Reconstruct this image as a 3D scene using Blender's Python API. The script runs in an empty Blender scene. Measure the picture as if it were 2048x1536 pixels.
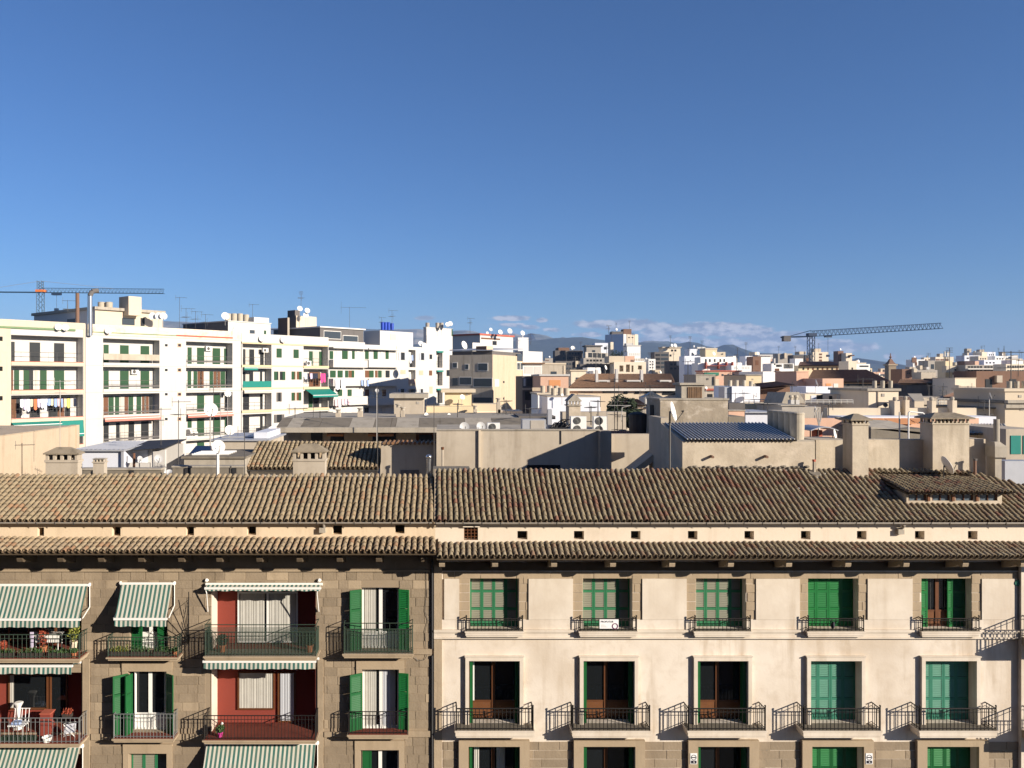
import bpy, math, random
from mathutils import Matrix, Vector
random.seed(7)
SC = bpy.context.scene
COL = SC.collection
# ------------------------------------------------------------------ camera, sky, sun, exposure
F, PX, PY, CZ = 1650.0, 880.0, 755.0, 22.0          # focal length and principal point (photo pixels), eye height (m)
cam_d = bpy.data.cameras.new('camera'); cam = bpy.data.objects.new('camera', cam_d); COL.objects.link(cam)
cam.location = (0, 0, CZ); cam.rotation_euler = (math.radians(90), 0, 0)
cam_d.sensor_fit = 'HORIZONTAL'; cam_d.sensor_width = 36.0
cam_d.lens = 36.0 * F / 2048.0
cam_d.shift_x = (1024 - PX) / 2048.0
cam_d.shift_y = -(768 - PY) / 2048.0
cam_d.clip_start = 0.5; cam_d.clip_end = 60000
SC.camera = cam
SUN_AZ, SUN_EL = math.radians(56), math.radians(18.5)    # azimuth to the right of straight behind the camera
world = bpy.data.worlds.new('World'); SC.world = world; world.use_nodes = True
SKY_STRENGTH = 0.05
sun_d = bpy.data.lights.new('sun', 'SUN'); sun = bpy.data.objects.new('sun', sun_d); COL.objects.link(sun)
sun_d.energy = 5.0; sun_d.angle = math.radians(0.5); sun_d.color = (1.0, 0.89, 0.745)
tosun = Vector((math.sin(SUN_AZ) * math.cos(SUN_EL), -math.cos(SUN_AZ) * math.cos(SUN_EL), math.sin(SUN_EL)))
sun.rotation_euler = tosun.to_track_quat('Z', 'Y').to_euler(); sun.location = (30, -20, 60)
SC.view_settings.view_transform = 'Standard'; SC.view_settings.look = 'None'
SC.view_settings.gamma = 1.0; SC.view_settings.use_curve_mapping = False
SC.view_settings.exposure = 0.88
SC.cycles.max_bounces = 6; SC.cycles.diffuse_bounces = 3; SC.cycles.transparent_max_bounces = 8
SC.cycles.use_denoising = True

def build_world():
    nt = world.node_tree; nt.nodes.clear(); N = nt.nodes.new; L = nt.links.new
    out = N('ShaderNodeOutputWorld'); bg = N('ShaderNodeBackground'); bg.inputs[1].default_value = SKY_STRENGTH
    sky = N('ShaderNodeTexSky'); sky.sky_type = 'NISHITA'; sky.sun_disc = False
    sky.sun_elevation = SUN_EL; sky.sun_rotation = math.pi - SUN_AZ
    sky.altitude = 30; sky.air_density = 1.0; sky.dust_density = 0.0; sky.ozone_density = 7.0
    tc = N('ShaderNodeTexCoord'); sep = N('ShaderNodeSeparateXYZ'); L(tc.outputs['Generated'], sep.inputs[0])
    def m(op, a, b=None, c=None, clamp=False):
        n = N('ShaderNodeMath'); n.operation = op; n.use_clamp = clamp
        for i, v in enumerate((a, b, c)):
            if v is None: continue
            if isinstance(v, (int, float)): n.inputs[i].default_value = v
            else: L(v, n.inputs[i])
        return n.outputs[0]
    az = m('ARCTAN2', sep.outputs[0], sep.outputs[1])
    el = m('ARCSINE', sep.outputs[2])
    # clouds low over the mountains: (photo x, photo y, half width, half height, strength)
    blobs = [(848,636,24,5,.9),(1022,636,42,7,1),(1085,640,13,5,.8),(1010,650,40,5,.5),(1055,655,22,5,.6),(1105,660,18,5,.7),
             (1190,648,60,9,.7),(1255,650,75,13,1.1),(1325,660,45,18,1),(1180,669,35,6,.9),(1395,656,55,12,1),(1450,658,75,15,1.3),
             (1500,665,50,12,1),(1340,680,75,10,.8),(1560,678,70,16,1.1),(1500,690,90,14,.9),(1600,692,110,14,1),(1680,695,70,12,.9),
             (1780,712,10,7,.8),(1830,712,14,3,.4),(700,664,60,6,.5),(1440,685,60,10,.7)]
    acc = None
    for (bx, by, hw, hh, st) in blobs:
        a0 = math.atan((bx - PX) / F); e0 = math.atan((PY - by) / math.hypot(F, bx - PX))
        du = m('DIVIDE', m('SUBTRACT', az, a0), hw / F); dv = m('DIVIDE', m('SUBTRACT', el, e0), hh / F)
        r2 = m('ADD', m('MULTIPLY', du, du), m('MULTIPLY', dv, dv))
        b = m('MULTIPLY', m('SUBTRACT', 1.0, r2), st)
        b = m('MAXIMUM', b, -1.0)
        acc = b if acc is None else m('MAXIMUM', acc, b)
    cv = N('ShaderNodeCombineXYZ'); L(m('MULTIPLY', az, 1.0), cv.inputs[0]); L(m('MULTIPLY', el, 1.9), cv.inputs[1])
    nz = N('ShaderNodeTexNoise'); nz.inputs['Scale'].default_value = 46; nz.inputs['Detail'].default_value = 7; nz.inputs['Roughness'].default_value = .62
    L(cv.outputs[0], nz.inputs['Vector'])
    # the same low cloud band goes on all round the horizon outside the frame
    nb = N('ShaderNodeTexNoise'); nb.inputs['Scale'].default_value = 9; nb.inputs['Detail'].default_value = 3
    L(cv.outputs[0], nb.inputs['Vector'])
    band = m('SUBTRACT', 1.0, m('MULTIPLY', m('ABSOLUTE', m('SUBTRACT', el, 0.045)), 32.0))
    side = m('GREATER_THAN', m('ABSOLUTE', m('SUBTRACT', az, 0.07)), 0.62)
    allround = m('SUBTRACT', m('MULTIPLY', m('MULTIPLY', band, side), m('MULTIPLY', m('SUBTRACT', nb.outputs[0], .46), 7.0, None, True)), m('SUBTRACT', 1.0, side))
    acc = m('MAXIMUM', acc, allround)
    dens = m('ADD', m('MULTIPLY', acc, 0.95), m('MULTIPLY', m('SUBTRACT', nz.outputs[0], 0.50), 2.4))
    dens = m('MULTIPLY', dens, 2.0, None, True)
    dens = m('SMOOTH_MIN', dens, 0.9, 0.2)
    # thicker parts lit on the sunny upper right side
    cv2 = N('ShaderNodeCombineXYZ'); L(m('ADD', az, 0.006), cv2.inputs[0]); L(m('MULTIPLY', m('ADD', el, 0.004), 1.9), cv2.inputs[1])
    nz2 = N('ShaderNodeTexNoise'); nz2.inputs['Scale'].default_value = 46; nz2.inputs['Detail'].default_value = 5
    L(cv2.outputs[0], nz2.inputs['Vector'])
    lit = m('ADD', m('MULTIPLY', m('SUBTRACT', nz.outputs[0], nz2.outputs[0]), 5.0), 0.42, None, True)
    cc = N('ShaderNodeMixRGB'); L(lit, cc.inputs[0])
    k = 1.0 / SKY_STRENGTH
    cc.inputs[1].default_value = (.15*k, .17*k, .225*k, 1); cc.inputs[2].default_value = (.385*k, .375*k, .395*k, 1)
    hs = N('ShaderNodeHueSaturation'); hs.inputs['Saturation'].default_value = 1.0; hs.inputs['Value'].default_value = 1.0
    L(sky.outputs[0], hs.inputs['Color'])
    tint = N('ShaderNodeMixRGB'); tint.blend_type = 'MULTIPLY'; tint.inputs[0].default_value = 1; tint.inputs[2].default_value = (1.02, 1.08, 1.22, 1); L(hs.outputs[0], tint.inputs[1])
    mx = N('ShaderNodeMixRGB'); L(m('MULTIPLY', dens, .92), mx.inputs[0]); L(tint.outputs[0], mx.inputs[1]); L(cc.outputs[0], mx.inputs[2])
    L(mx.outputs[0], bg.inputs[0]); L(bg.outputs[0], out.inputs[0])
build_world()

# ------------------------------------------------------------------ materials
MATS = {}
def nodes(name):
    mt = bpy.data.materials.new(name); mt.use_nodes = True
    nt = mt.node_tree; b = nt.nodes['Principled BSDF']
    MATS[name] = mt
    return mt, nt, b, nt.nodes.new, nt.links.new
def pos_vec(N, L, sc=(1, 1, 1)):
    g = N('ShaderNodeNewGeometry'); mp = N('ShaderNodeMapping'); mp.inputs['Scale'].default_value = sc
    L(g.outputs['Position'], mp.inputs['Vector']); return mp.outputs[0]
def c3(c): return (c[0], c[1], c[2], 1.0)
def plain(name, col, rough=.7, metal=0.0, spec=.3, var=0.0):
    mt, nt, b, N, L = nodes(name)
    b.inputs['Base Color'].default_value = c3(col); b.inputs['Roughness'].default_value = rough
    b.inputs['Metallic'].default_value = metal; b.inputs['Specular IOR Level'].default_value = spec
    if var:
        v = pos_vec(N, L); n = N('ShaderNodeTexNoise'); n.inputs['Scale'].default_value = 4; n.inputs['Detail'].default_value = 5
        L(v, n.inputs['Vector'])
        mx = N('ShaderNodeMixRGB'); L(n.outputs[0], mx.inputs[0])
        mx.inputs[1].default_value = c3([x * (1 - var) for x in col]); mx.inputs[2].default_value = c3([min(1, x * (1 + var)) for x in col])
        L(mx.outputs[0], b.inputs['Base Color'])
    return mt
def stucco(name, col, dark=None, var=.10, stain=.35, scale=.7, bump=.25, rough=.9, patch=None, objvar=.0, blot=None):
    """weathered render: broad blotches, vertical rain streaks, fine grain; patch = colour of flaked-off areas"""
    mt, nt, b, N, L = nodes(name)
    dark = dark or [x * .55 for x in col]
    def noise(sc, s, det=4, ro=.55):
        n = N('ShaderNodeTexNoise'); n.inputs['Scale'].default_value = s; n.inputs['Detail'].default_value = det
        n.inputs['Roughness'].default_value = ro; L(pos_vec(N, L, sc), n.inputs['Vector']); return n.outputs[0]
    def ramp(x, a, c):
        r = N('ShaderNodeMapRange'); r.inputs[1].default_value = a; r.inputs[2].default_value = c; L(x, r.inputs[0]); return r.outputs[0]
    def mix(f, a, c):
        mx = N('ShaderNodeMixRGB')
        for i, v in ((0, f), (1, a), (2, c)):
            if isinstance(v, (int, float)): mx.inputs[i].default_value = v
            elif isinstance(v, (tuple, list)): mx.inputs[i].default_value = c3(v)
            else: L(v, mx.inputs[i])
        return mx.outputs[0]
    c = mix(noise((1, 1, 1), scale, 6), [x * (1 - var) for x in col], [min(.95, x * (1 + var)) for x in col])
    if objvar:
        oi = N('ShaderNodeObjectInfo'); hsv = N('ShaderNodeHueSaturation')
        mr = N('ShaderNodeMapRange'); mr.inputs[3].default_value = 1 - objvar; mr.inputs[4].default_value = 1 + objvar
        L(oi.outputs['Random'], mr.inputs[0]); L(mr.outputs[0], hsv.inputs['Value']); L(c, hsv.inputs['Color']); c = hsv.outputs[0]
    if stain:
        s1 = ramp(noise((2.2, 2.2, .22), 1.0, 6, .6), .52, .78)
        s2 = ramp(noise((1, 1, 1), 2.3, 8, .65), .5, .8)
        st = N('ShaderNodeMath'); st.operation = 'MULTIPLY_ADD'; L(s2, st.inputs[0]); st.inputs[1].default_value = .5 * stain
        ms = N('ShaderNodeMath'); ms.operation = 'MULTIPLY'; L(s1, ms.inputs[0]); ms.inputs[1].default_value = stain
        L(ms.outputs[0], st.inputs[2]); st.use_clamp = True
        c = mix(st.outputs[0], c, dark)
    if blot:
        q = N('ShaderNodeMath'); q.operation = 'MULTIPLY'; L(ramp(noise((1, 1, .8), blot[2], 7, .6), .42, .70), q.inputs[0]); q.inputs[1].default_value = blot[1]; c = mix(q.outputs[0], c, blot[0])
    if patch:
        c = mix(ramp(noise((1, 1, 1.6), 1.1, 9, .6), .52, .72), c, patch)
    L(c, b.inputs['Base Color']); b.inputs['Roughness'].default_value = rough; b.inputs['Specular IOR Level'].default_value = .2
    if bump:
        bp = N('ShaderNodeBump'); bp.inputs['Strength'].default_value = bump; bp.inputs['Distance'].default_value = .02
        L(noise((1, 1, 1), 14, 6), bp.inputs['Height']); L(bp.outputs[0], b.inputs['Normal'])
    return mt
def tilemat(name, cols, dirt=(.07, .06, .04), dirtamt=.5):
    """cols: list of (pos, colour) picked per tile"""
    mt, nt, b, N, L = nodes(name)
    g = N('ShaderNodeNewGeometry'); oi = N('ShaderNodeObjectInfo')
    ad = N('ShaderNodeMath'); ad.operation = 'ADD'; L(g.outputs['Random Per Island'], ad.inputs[0]); L(oi.outputs['Random'], ad.inputs[1])
    fr = N('ShaderNodeMath'); fr.operation = 'FRACT'; L(ad.outputs[0], fr.inputs[0])
    bl = N('ShaderNodeTexNoise'); bl.inputs['Scale'].default_value = 1.3; bl.inputs['Detail'].default_value = 3; L(pos_vec(N, L), bl.inputs['Vector'])
    mad = N('ShaderNodeMath'); mad.operation = 'MULTIPLY_ADD'; L(bl.outputs[0], mad.inputs[0]); mad.inputs[1].default_value = .9; mad.inputs[2].default_value = -.45
    f2 = N('ShaderNodeMath'); f2.operation = 'ADD'; f2.use_clamp = True; L(fr.outputs[0], f2.inputs[0]); L(mad.outputs[0], f2.inputs[1])
    r = N('ShaderNodeValToRGB'); e = r.color_ramp.elements
    while len(e) > 1: e.remove(e[0])
    e[0].position = cols[0][0]; e[0].color = c3(cols[0][1])
    for p, c in cols[1:]:
        x = e.new(p); x.color = c3(c)
    L(f2.outputs[0], r.inputs[0])
    n = N('ShaderNodeTexNoise'); n.inputs['Scale'].default_value = 5; n.inputs['Detail'].default_value = 8; n.inputs['Roughness'].default_value = .65; L(pos_vec(N, L), n.inputs['Vector'])
    mr = N('ShaderNodeMapRange'); mr.inputs[1].default_value = .48; mr.inputs[2].default_value = .75; mr.inputs[4].default_value = dirtamt * .7; L(n.outputs[0], mr.inputs[0])
    mx = N('ShaderNodeMixRGB'); L(mr.outputs[0], mx.inputs[0]); L(r.outputs[0], mx.inputs[1]); mx.inputs[2].default_value = c3(dirt)
    L(mx.outputs[0], b.inputs['Base Color']); b.inputs['Roughness'].default_value = .92; b.inputs['Specular IOR Level'].default_value = .15
    bp = N('ShaderNodeBump'); bp.inputs['Strength'].default_value = .3; bp.inputs['Distance'].default_value = .01; L(n.outputs[0], bp.inputs['Height']); L(bp.outputs[0], b.inputs['Normal'])
    return mt
def stripes(name, a, bcol, period, axis=0, phase=0.0, fade=.1):
    mt, nt, b, N, L = nodes(name)
    g = N('ShaderNodeNewGeometry'); sp = N('ShaderNodeSeparateXYZ'); L(g.outputs['Position'], sp.inputs[0])
    m1 = N('ShaderNodeMath'); m1.operation = 'MULTIPLY_ADD'; L(sp.outputs[axis], m1.inputs[0]); m1.inputs[1].default_value = 1 / period; m1.inputs[2].default_value = 100 + phase
    m2 = N('ShaderNodeMath'); m2.operation = 'FRACT'; L(m1.outputs[0], m2.inputs[0])
    m3 = N('ShaderNodeMath'); m3.operation = 'GREATER_THAN'; L(m2.outputs[0], m3.inputs[0]); m3.inputs[1].default_value = .52
    mx = N('ShaderNodeMixRGB'); L(m3.outputs[0], mx.inputs[0]); mx.inputs[1].default_value = c3(a); mx.inputs[2].default_value = c3(bcol)
    n = N('ShaderNodeTexNoise'); n.inputs['Scale'].default_value = 3; n.inputs['Detail'].default_value = 5; L(pos_vec(N, L), n.inputs['Vector'])
    mr = N('ShaderNodeMapRange'); mr.inputs[1].default_value = .4; mr.inputs[2].default_value = .8; mr.inputs[4].default_value = fade * 2; L(n.outputs[0], mr.inputs[0])
    mx2 = N('ShaderNodeMixRGB'); L(mr.outputs[0], mx2.inputs[0]); L(mx.outputs[0], mx2.inputs[1]); mx2.inputs[2].default_value = (.3, .27, .2, 1)
    L(mx2.outputs[0], b.inputs['Base Color']); b.inputs['Roughness'].default_value = .85
    tr = N('ShaderNodeBsdfTranslucent'); L(mx2.outputs[0], tr.inputs[0]); ms = N('ShaderNodeMixShader'); ms.inputs[0].default_value = .2
    o = nt.nodes['Material Output']; L(b.outputs[0], ms.inputs[1]); L(tr.outputs[0], ms.inputs[2]); L(ms.outputs[0], o.inputs[0])
    return mt
# main street front
stucco('cream', (.69, .62, .535), (.40, .315, .225), .09, .85, .5, .2, blot=((.48, .395, .30), .65, .55))
stucco('cream_panel', (.66, .59, .50), (.44, .36, .27), .08, .6, 1.0, .15, blot=((.50, .42, .33), .55, 1.1))
stucco('attic', (.66, .53, .38), (.34, .26, .17), .08, .45, 1.0, .2)
stucco('attic_light', (.68, .59, .48), (.42, .33, .23), .07, .40, 1.0, .2)
stucco('mortar', (.30, .235, .165), (.24, .18, .12), .10, .3, 2.0, .2)
stucco('stone_brown', (.275, .218, .155), (.165, .125, .085), .20, .55, 2.6, .5, objvar=.12)
stucco('stone_pale', (.36, .285, .20), (.2, .15, .10), .14, .5, 2.2, .4, objvar=.10)
stucco('stone_trim', (.375, .295, .205), (.2, .155, .105), .10, .5, 1.6, .3)
stucco('stone_dark', (.10, .075, .05), (.04, .03, .02), .15, .5, 1.6, .3)
stucco('red_wall', (.225, .048, .034), (.15, .036, .028), .08, .2, 1.0, .1)
stucco('red_floor', (.17, .045, .03), (.08, .03, .02), .25, .5, 5, .2)
plain('eave_wood', (.055, .04, .028), .9)
plain('black_iron', (.018, .016, .015), .55, .3)
plain('grey_iron', (.20, .21, .21), .5, .4)
plain('green_iron', (.03, .05, .035), .6)
plain('white_paint', (.78, .77, .74), .5)
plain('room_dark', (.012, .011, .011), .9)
plain('glass', (.010, .012, .014), .04, 0, .5)
plain('glass_pale', (.10, .13, .16), .08, 0, .5)
plain('curtain', (.43, .42, .385), .9, var=.12)
plain('curtain_shade', (.42, .40, .38), .9, var=.12)
plain('brown_frame', (.12, .045, .018), .5, var=.2)
plain('brown_panel', (.15, .06, .024), .5, var=.2)
plain('shutter_green', (.010, .095, .027), .45, var=.18)
plain('shutter_bright', (.014, .155, .040), .42, var=.15)
plain('shutter_faded', (.03, .165, .075), .55, var=.15)
plain('shutter_teal', (.035, .175, .115), .55, var=.15)
plain('louvre_grey', (.215, .215, .165), .6, var=.12)
plain('louvre_teal', (.075, .225, .16), .6, var=.12)
stripes('awning_stripe', (.04, .15, .13), (.64, .62, .54), .148, fade=.16)
stripes('awning_far', (.05, .30, .26), (.035, .25, .22), 1.2)
tilemat('tile_left', [(0, (.30, .22, .14)), (.15, (.295, .235, .152)), (.5, (.275, .218, .142)), (.88, (.242, .19, .125)), (1, (.285, .175, .105))])
tilemat('tile_right', [(0, (.25, .207, .138)), (.5, (.23, .184, .12)), (.78, (.198, .148, .096)), (.92, (.185, .122, .085)), (1, (.20, .105, .072))])
tilemat('tile_eave_right', [(0, (.285, .235, .16)), (.5, (.26, .21, .145)), (.88, (.225, .172, .118)), (1, (.235, .15, .10))])
tilemat('tile_eave', [(0, (.305, .22, .14)), (.25, (.30, .235, .155)), (.65, (.28, .22, .15)), (.92, (.245, .185, .125)), (1, (.27, .165, .10))])
tilemat('tile_brown', [(0, (.22, .14, .08)), (.5, (.19, .115, .065)), (1, (.26, .13, .065))])
tilemat('tile_pan', [(0, (.15, .11, .07)), (1, (.18, .125, .08))])  # channels darker as dirt and as stand-in for shade between the covers
stucco('roof_bed', (.075, .055, .035), None, .2, .4, 2, .2)
plain('gutter', (.42, .38, .33), .45, .3, var=.15)
plain('gutter_dark', (.05, .05, .052), .5)
# roofscape
stucco('wall_tan', (.465, .405, .325), (.21, .165, .12), .08, .55, .8, .2, blot=((.35, .295, .225), .6, .5))
stucco('wall_tan_rough', (.51, .44, .34), (.22, .17, .12), .16, .6, 1.0, .4, patch=(.56, .48, .38), blot=((.33, .27, .20), .7, .8))
stucco('wall_blotch', (.33, .28, .215), (.18, .145, .105), .25, .7, 2.8, .6, patch=(.60, .53, .44))
stucco('wall_ochre', (.51, .41, .295), (.30, .21, .13), .07, .5, .5, .2)
stucco('wall_cream', (.58, .49, .37), (.40, .32, .22), .05, .3, .5, .15)
stucco('wall_yellow', (.57, .49, .37), (.4, .3, .18), .05, .3, .5, .15)
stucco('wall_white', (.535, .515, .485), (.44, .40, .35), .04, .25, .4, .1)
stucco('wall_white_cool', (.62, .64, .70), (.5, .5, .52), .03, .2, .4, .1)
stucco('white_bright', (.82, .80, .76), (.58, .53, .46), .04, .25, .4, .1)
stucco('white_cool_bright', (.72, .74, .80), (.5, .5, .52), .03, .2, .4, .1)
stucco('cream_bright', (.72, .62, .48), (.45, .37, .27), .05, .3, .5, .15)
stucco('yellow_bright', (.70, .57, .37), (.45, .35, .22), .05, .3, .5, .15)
stucco('wall_pink', (.62, .40, .29), (.4, .25, .18), .05, .25, .5, .1)
stucco('wall_grey', (.38, .345, .30), (.2, .175, .15), .12, .5, .8, .3)
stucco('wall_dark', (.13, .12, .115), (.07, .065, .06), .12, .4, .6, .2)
stucco('wall_brown', (.20, .12, .085), (.10, .06, .04), .12, .4, .6, .2)
stucco('concrete', (.38, .34, .28), (.13, .115, .095), .12, .6, 1.4, .4)
stucco('concrete_dark', (.20, .175, .14), (.07, .062, .05), .15, .6, 1.8, .4)
stucco('concrete_cap', (.27, .225, .165), (.085, .075, .06), .18, .7, 3.5, .5)
stucco('peeling', (.70, .60, .48), (.4, .33, .25), .06, .3, .6, .1, patch=(.45, .39, .32))
plain('red_band', (.42, .11, .07), .8, var=.15)
plain('green_band', (.16, .24, .12), .8, var=.2)
plain('cream_band', (.66, .50, .30), .8, var=.08)
plain('salmon', (.60, .22, .17), .8, var=.1)
plain('teal_cloth', (.01, .19, .155), .7, var=.1)
plain('orange_cloth', (.62, .28, .12), .8, var=.1)
plain('sheet_white', (.80, .80, .82), .8)
plain('tank_cement', (.42, .37, .29), .85, var=.2)
plain('tank_blue', (.02, .06, .40), .4)
plain('tank_black', (.03, .03, .032), .6)
plain('dish_white', (.76, .74, .70), .45)
plain('dish_grey', (.42, .42, .42), .5)
plain('aerial', (.10, .095, .09), .5, .3)
plain('aerial_pale', (.45, .43, .40), .45, .3)
plain('steel', (.55, .55, .55), .22, .9)
plain('ac_white', (.74, .73, .70), .5)
plain('ac_fan', (.09, .085, .08), .6)
plain('metal_roof', (.40, .41, .44), .4, .2, var=.1)
plain('corrugated', (.17, .16, .15), .85, .0, .05, var=.3)
plain('solar', (.015, .025, .06), .12)
plain('plum_frame', (.10, .07, .06), .6)
plain('wood_old', (.16, .10, .06), .9, var=.5)
plain('far_green', (.016, .062, .024), .6)
plain('far_dark', (.022, .024, .026), .35)
plain('far_glass', (.05, .062, .075), .12)
plain('far_brown', (.14, .06, .03), .7)
plain('far_curtain', (.50, .46, .40), .9)
plain('far_pale', (.62, .60, .56), .7)
plain('shutter_grey', (.42, .44, .48), .7)
plain('crane_blue', (.04, .085, .14), .5)
plain('crane_dark', (.025, .045, .085), .5)
plain('crane_orange', (.62, .18, .05), .5)
plain('terracotta', (.40, .15, .07), .85, var=.15)
plain('leaf', (.05, .10, .03), .7, var=.4)
plain('leaf_yellow', (.20, .22, .04), .7, var=.3)
plain('leaf_red', (.30, .06, .03), .7, var=.3)
plain('leaf_dark', (.024, .036, .018), .8, var=.4)
plain('trunk', (.09, .06, .04), .9)
plain('flower_pink', (.55, .05, .28), .7)
plain('purple', (.13, .015, .09), .6)
plain('ink', (.02, .018, .03), .6)
plain('chair_white', (.75, .75, .75), .4)
plain('sign_white', (.80, .80, .80), .5)
plain('planter', (.045, .035, .03), .8)
for n_, c_ in (('cloth_white', (.74, .75, .80)), ('cloth_lilac', (.55, .50, .66)), ('cloth_orange', (.70, .22, .10)), ('cloth_yellow', (.72, .68, .20)),
               ('cloth_blue', (.32, .42, .66)), ('cloth_navy', (.03, .035, .06)), ('cloth_pink', (.75, .08, .28)), ('cloth_rose', (.72, .50, .52)), ('cloth_brown', (.17, .09, .05)), ('cloth_cream', (.66, .60, .44))):
    plain(n_, c_, .9)

# ------------------------------------------------------------------ geometry helpers
def X(px, d): return (px - PX) / F * d
def Z(py, d): return CZ - (py - PY) / F * d
LOC = {}
def thing(name, label, cat, loc=(0, 0, 0), group=None):
    o = bpy.data.objects.new(name, None); COL.objects.link(o); o.location = loc; o.empty_display_size = .3
    LOC[o] = Vector(loc); o['label'] = label; o['category'] = cat
    if group: o['group'] = group
    return o
def tag(o, label, cat, group=None):
    o['label'] = label; o['category'] = cat
    if group: o['group'] = group
    return o
def adopt(o, parent):
    if parent is not None:
        o.parent = parent
        l = LOC.get(parent)
        if l is not None: o.matrix_parent_inverse = Matrix.Translation(-l)
class MB:
    def __init__(s): s.v = []; s.f = []
    def quad(s, a, b, c, d):
        i = len(s.v); s.v += [a, b, c, d]; s.f.append((i, i + 1, i + 2, i + 3)); return s
    def poly(s, pts):
        i = len(s.v); s.v += list(pts); s.f.append(tuple(range(i, i + len(pts)))); return s
    def hexa(s, p):   # 8 points: bottom ring 0-3, top ring 4-7
        i = len(s.v); s.v += [tuple(q) for q in p]
        for q in ((3, 2, 1, 0), (4, 5, 6, 7), (0, 1, 5, 4), (1, 2, 6, 5), (2, 3, 7, 6), (3, 0, 4, 7)): s.f.append(tuple(i + k for k in q))
        return s
    def box(s, x0, x1, y0, y1, z0, z1):
        return s.hexa([(x0, y0, z0), (x1, y0, z0), (x1, y1, z0), (x0, y1, z0), (x0, y0, z1), (x1, y0, z1), (x1, y1, z1), (x0, y1, z1)])
    def fbox(s, fr, a0, a1, o0, o1, z0, z1):
        P = fr.p
        return s.hexa([P(a0, o1, z0), P(a1, o1, z0), P(a1, o0, z0), P(a0, o0, z0), P(a0, o1, z1), P(a1, o1, z1), P(a1, o0, z1), P(a0, o0, z1)])
    def bar(s, p, q, r, n=4, r2=None):
        p = Vector(p); q = Vector(q); d = (q - p)
        if d.length < 1e-6: return s
        d.normalize(); a = d.orthogonal().normalized(); b = d.cross(a); r2 = r if r2 is None else r2
        i = len(s.v)
        for c, rr in ((p, r), (q, r2)):
            for k in range(n):
                t = 2 * math.pi * (k + .5) / n
                s.v.append(tuple(c + a * math.cos(t) * rr + b * math.sin(t) * rr))
        for k in range(n): s.f.append((i + k, i + (k + 1) % n, i + n + (k + 1) % n, i + n + k))
        s.f.append(tuple(i + k for k in reversed(range(n)))); s.f.append(tuple(i + n + k for k in range(n)))
        return s
    def path(s, pts, r, n=5):
        for a, b in zip(pts, pts[1:]): s.bar(a, b, r, n)
        return s
    def lathe(s, c, axis, prof, n=16, cap=True):   # prof: (distance along axis, radius)
        c = Vector(c); d = Vector(axis).normalized(); a = d.orthogonal().normalized(); b = d.cross(a); i = len(s.v)
        for (t, r) in prof:
            for k in range(n):
                w = 2 * math.pi * k / n; s.v.append(tuple(c + d * t + (a * math.cos(w) + b * math.sin(w)) * r))
        for j in range(len(prof) - 1):
            for k in range(n): s.f.append((i + j * n + k, i + j * n + (k + 1) % n, i + (j + 1) * n + (k + 1) % n, i + (j + 1) * n + k))
        if cap:
            s.f.append(tuple(i + k for k in reversed(range(n)))); m = i + (len(prof) - 1) * n; s.f.append(tuple(m + k for k in range(n)))
        return s
    def blob(s, c, r, seed=0, sq=1.0):   # low-poly lumpy ball
        rng = random.Random(seed); c = Vector(c); i = len(s.v); n, m = 7, 4
        s.v.append(tuple(c + Vector((0, 0, -r * sq))))
        for j in range(1, m):
            ph = math.pi * j / m - math.pi / 2
            for k in range(n):
                th = 2 * math.pi * k / n; q = r * rng.uniform(.75, 1.2)
                s.v.append(tuple(c + Vector((math.cos(th) * math.cos(ph) * q, math.sin(th) * math.cos(ph) * q, math.sin(ph) * q * sq))))
        s.v.append(tuple(c + Vector((0, 0, r * sq)))); e = len(s.v) - 1
        for k in range(n):
            s.f.append((i, i + 1 + (k + 1) % n, i + 1 + k)); b0 = i + 1 + (m - 2) * n; s.f.append((e, b0 + k, b0 + (k + 1) % n))
        for j in range(m - 2):
            for k in range(n):
                a0 = i + 1 + j * n; s.f.append((a0 + k, a0 + (k + 1) % n, a0 + n + (k + 1) % n, a0 + n + k))
        return s
    def build(s, name, mat, parent=None, smooth=False, kind=None):
        me = bpy.data.meshes.new(name); off = Vector((0, 0, 0))
        top = parent is None
        if top and s.v:
            xs = [v[0] for v in s.v]; ys = [v[1] for v in s.v]; zs = [v[2] for v in s.v]
            off = Vector(((min(xs) + max(xs)) / 2, (min(ys) + max(ys)) / 2, min(zs)))
            me.from_pydata([(v[0] - off.x, v[1] - off.y, v[2] - off.z) for v in s.v], [], s.f)
        else: me.from_pydata([tuple(v) for v in s.v], [], s.f)
        me.materials.append(MATS[mat])
        if smooth: me.polygons.foreach_set('use_smooth', [True] * len(me.polygons))
        me.update()
        o = bpy.data.objects.new(name, me); COL.objects.link(o)
        if top: o.location = off
        adopt(o, parent)
        if kind: o['kind'] = kind
        return o
class Fr:
    """a vertical face: s runs along it, o out of it towards the viewer, z up"""
    def __init__(s, org, u, n=None):
        s.o = Vector((org[0], org[1])); s.u = Vector((u[0], u[1])).normalized()
        s.n = Vector((s.u.y, -s.u.x)) if n is None else Vector(n).normalized()
    def p(s, a, o, z):
        q = s.o + s.u * a + s.n * o; return (q.x, q.y, z)
    def s_of(s, px, o=0.0):
        k = (px - PX) / F; b = s.o + s.n * o; return (k * b.y - b.x) / (s.u.x - k * s.u.y)
    def d_of(s, px, o=0.0): return (s.o + s.n * o + s.u * s.s_of(px, o)).y
    def z_of(s, py, px, o=0.0): return Z(py, s.d_of(px, o))
UB = {}
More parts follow.
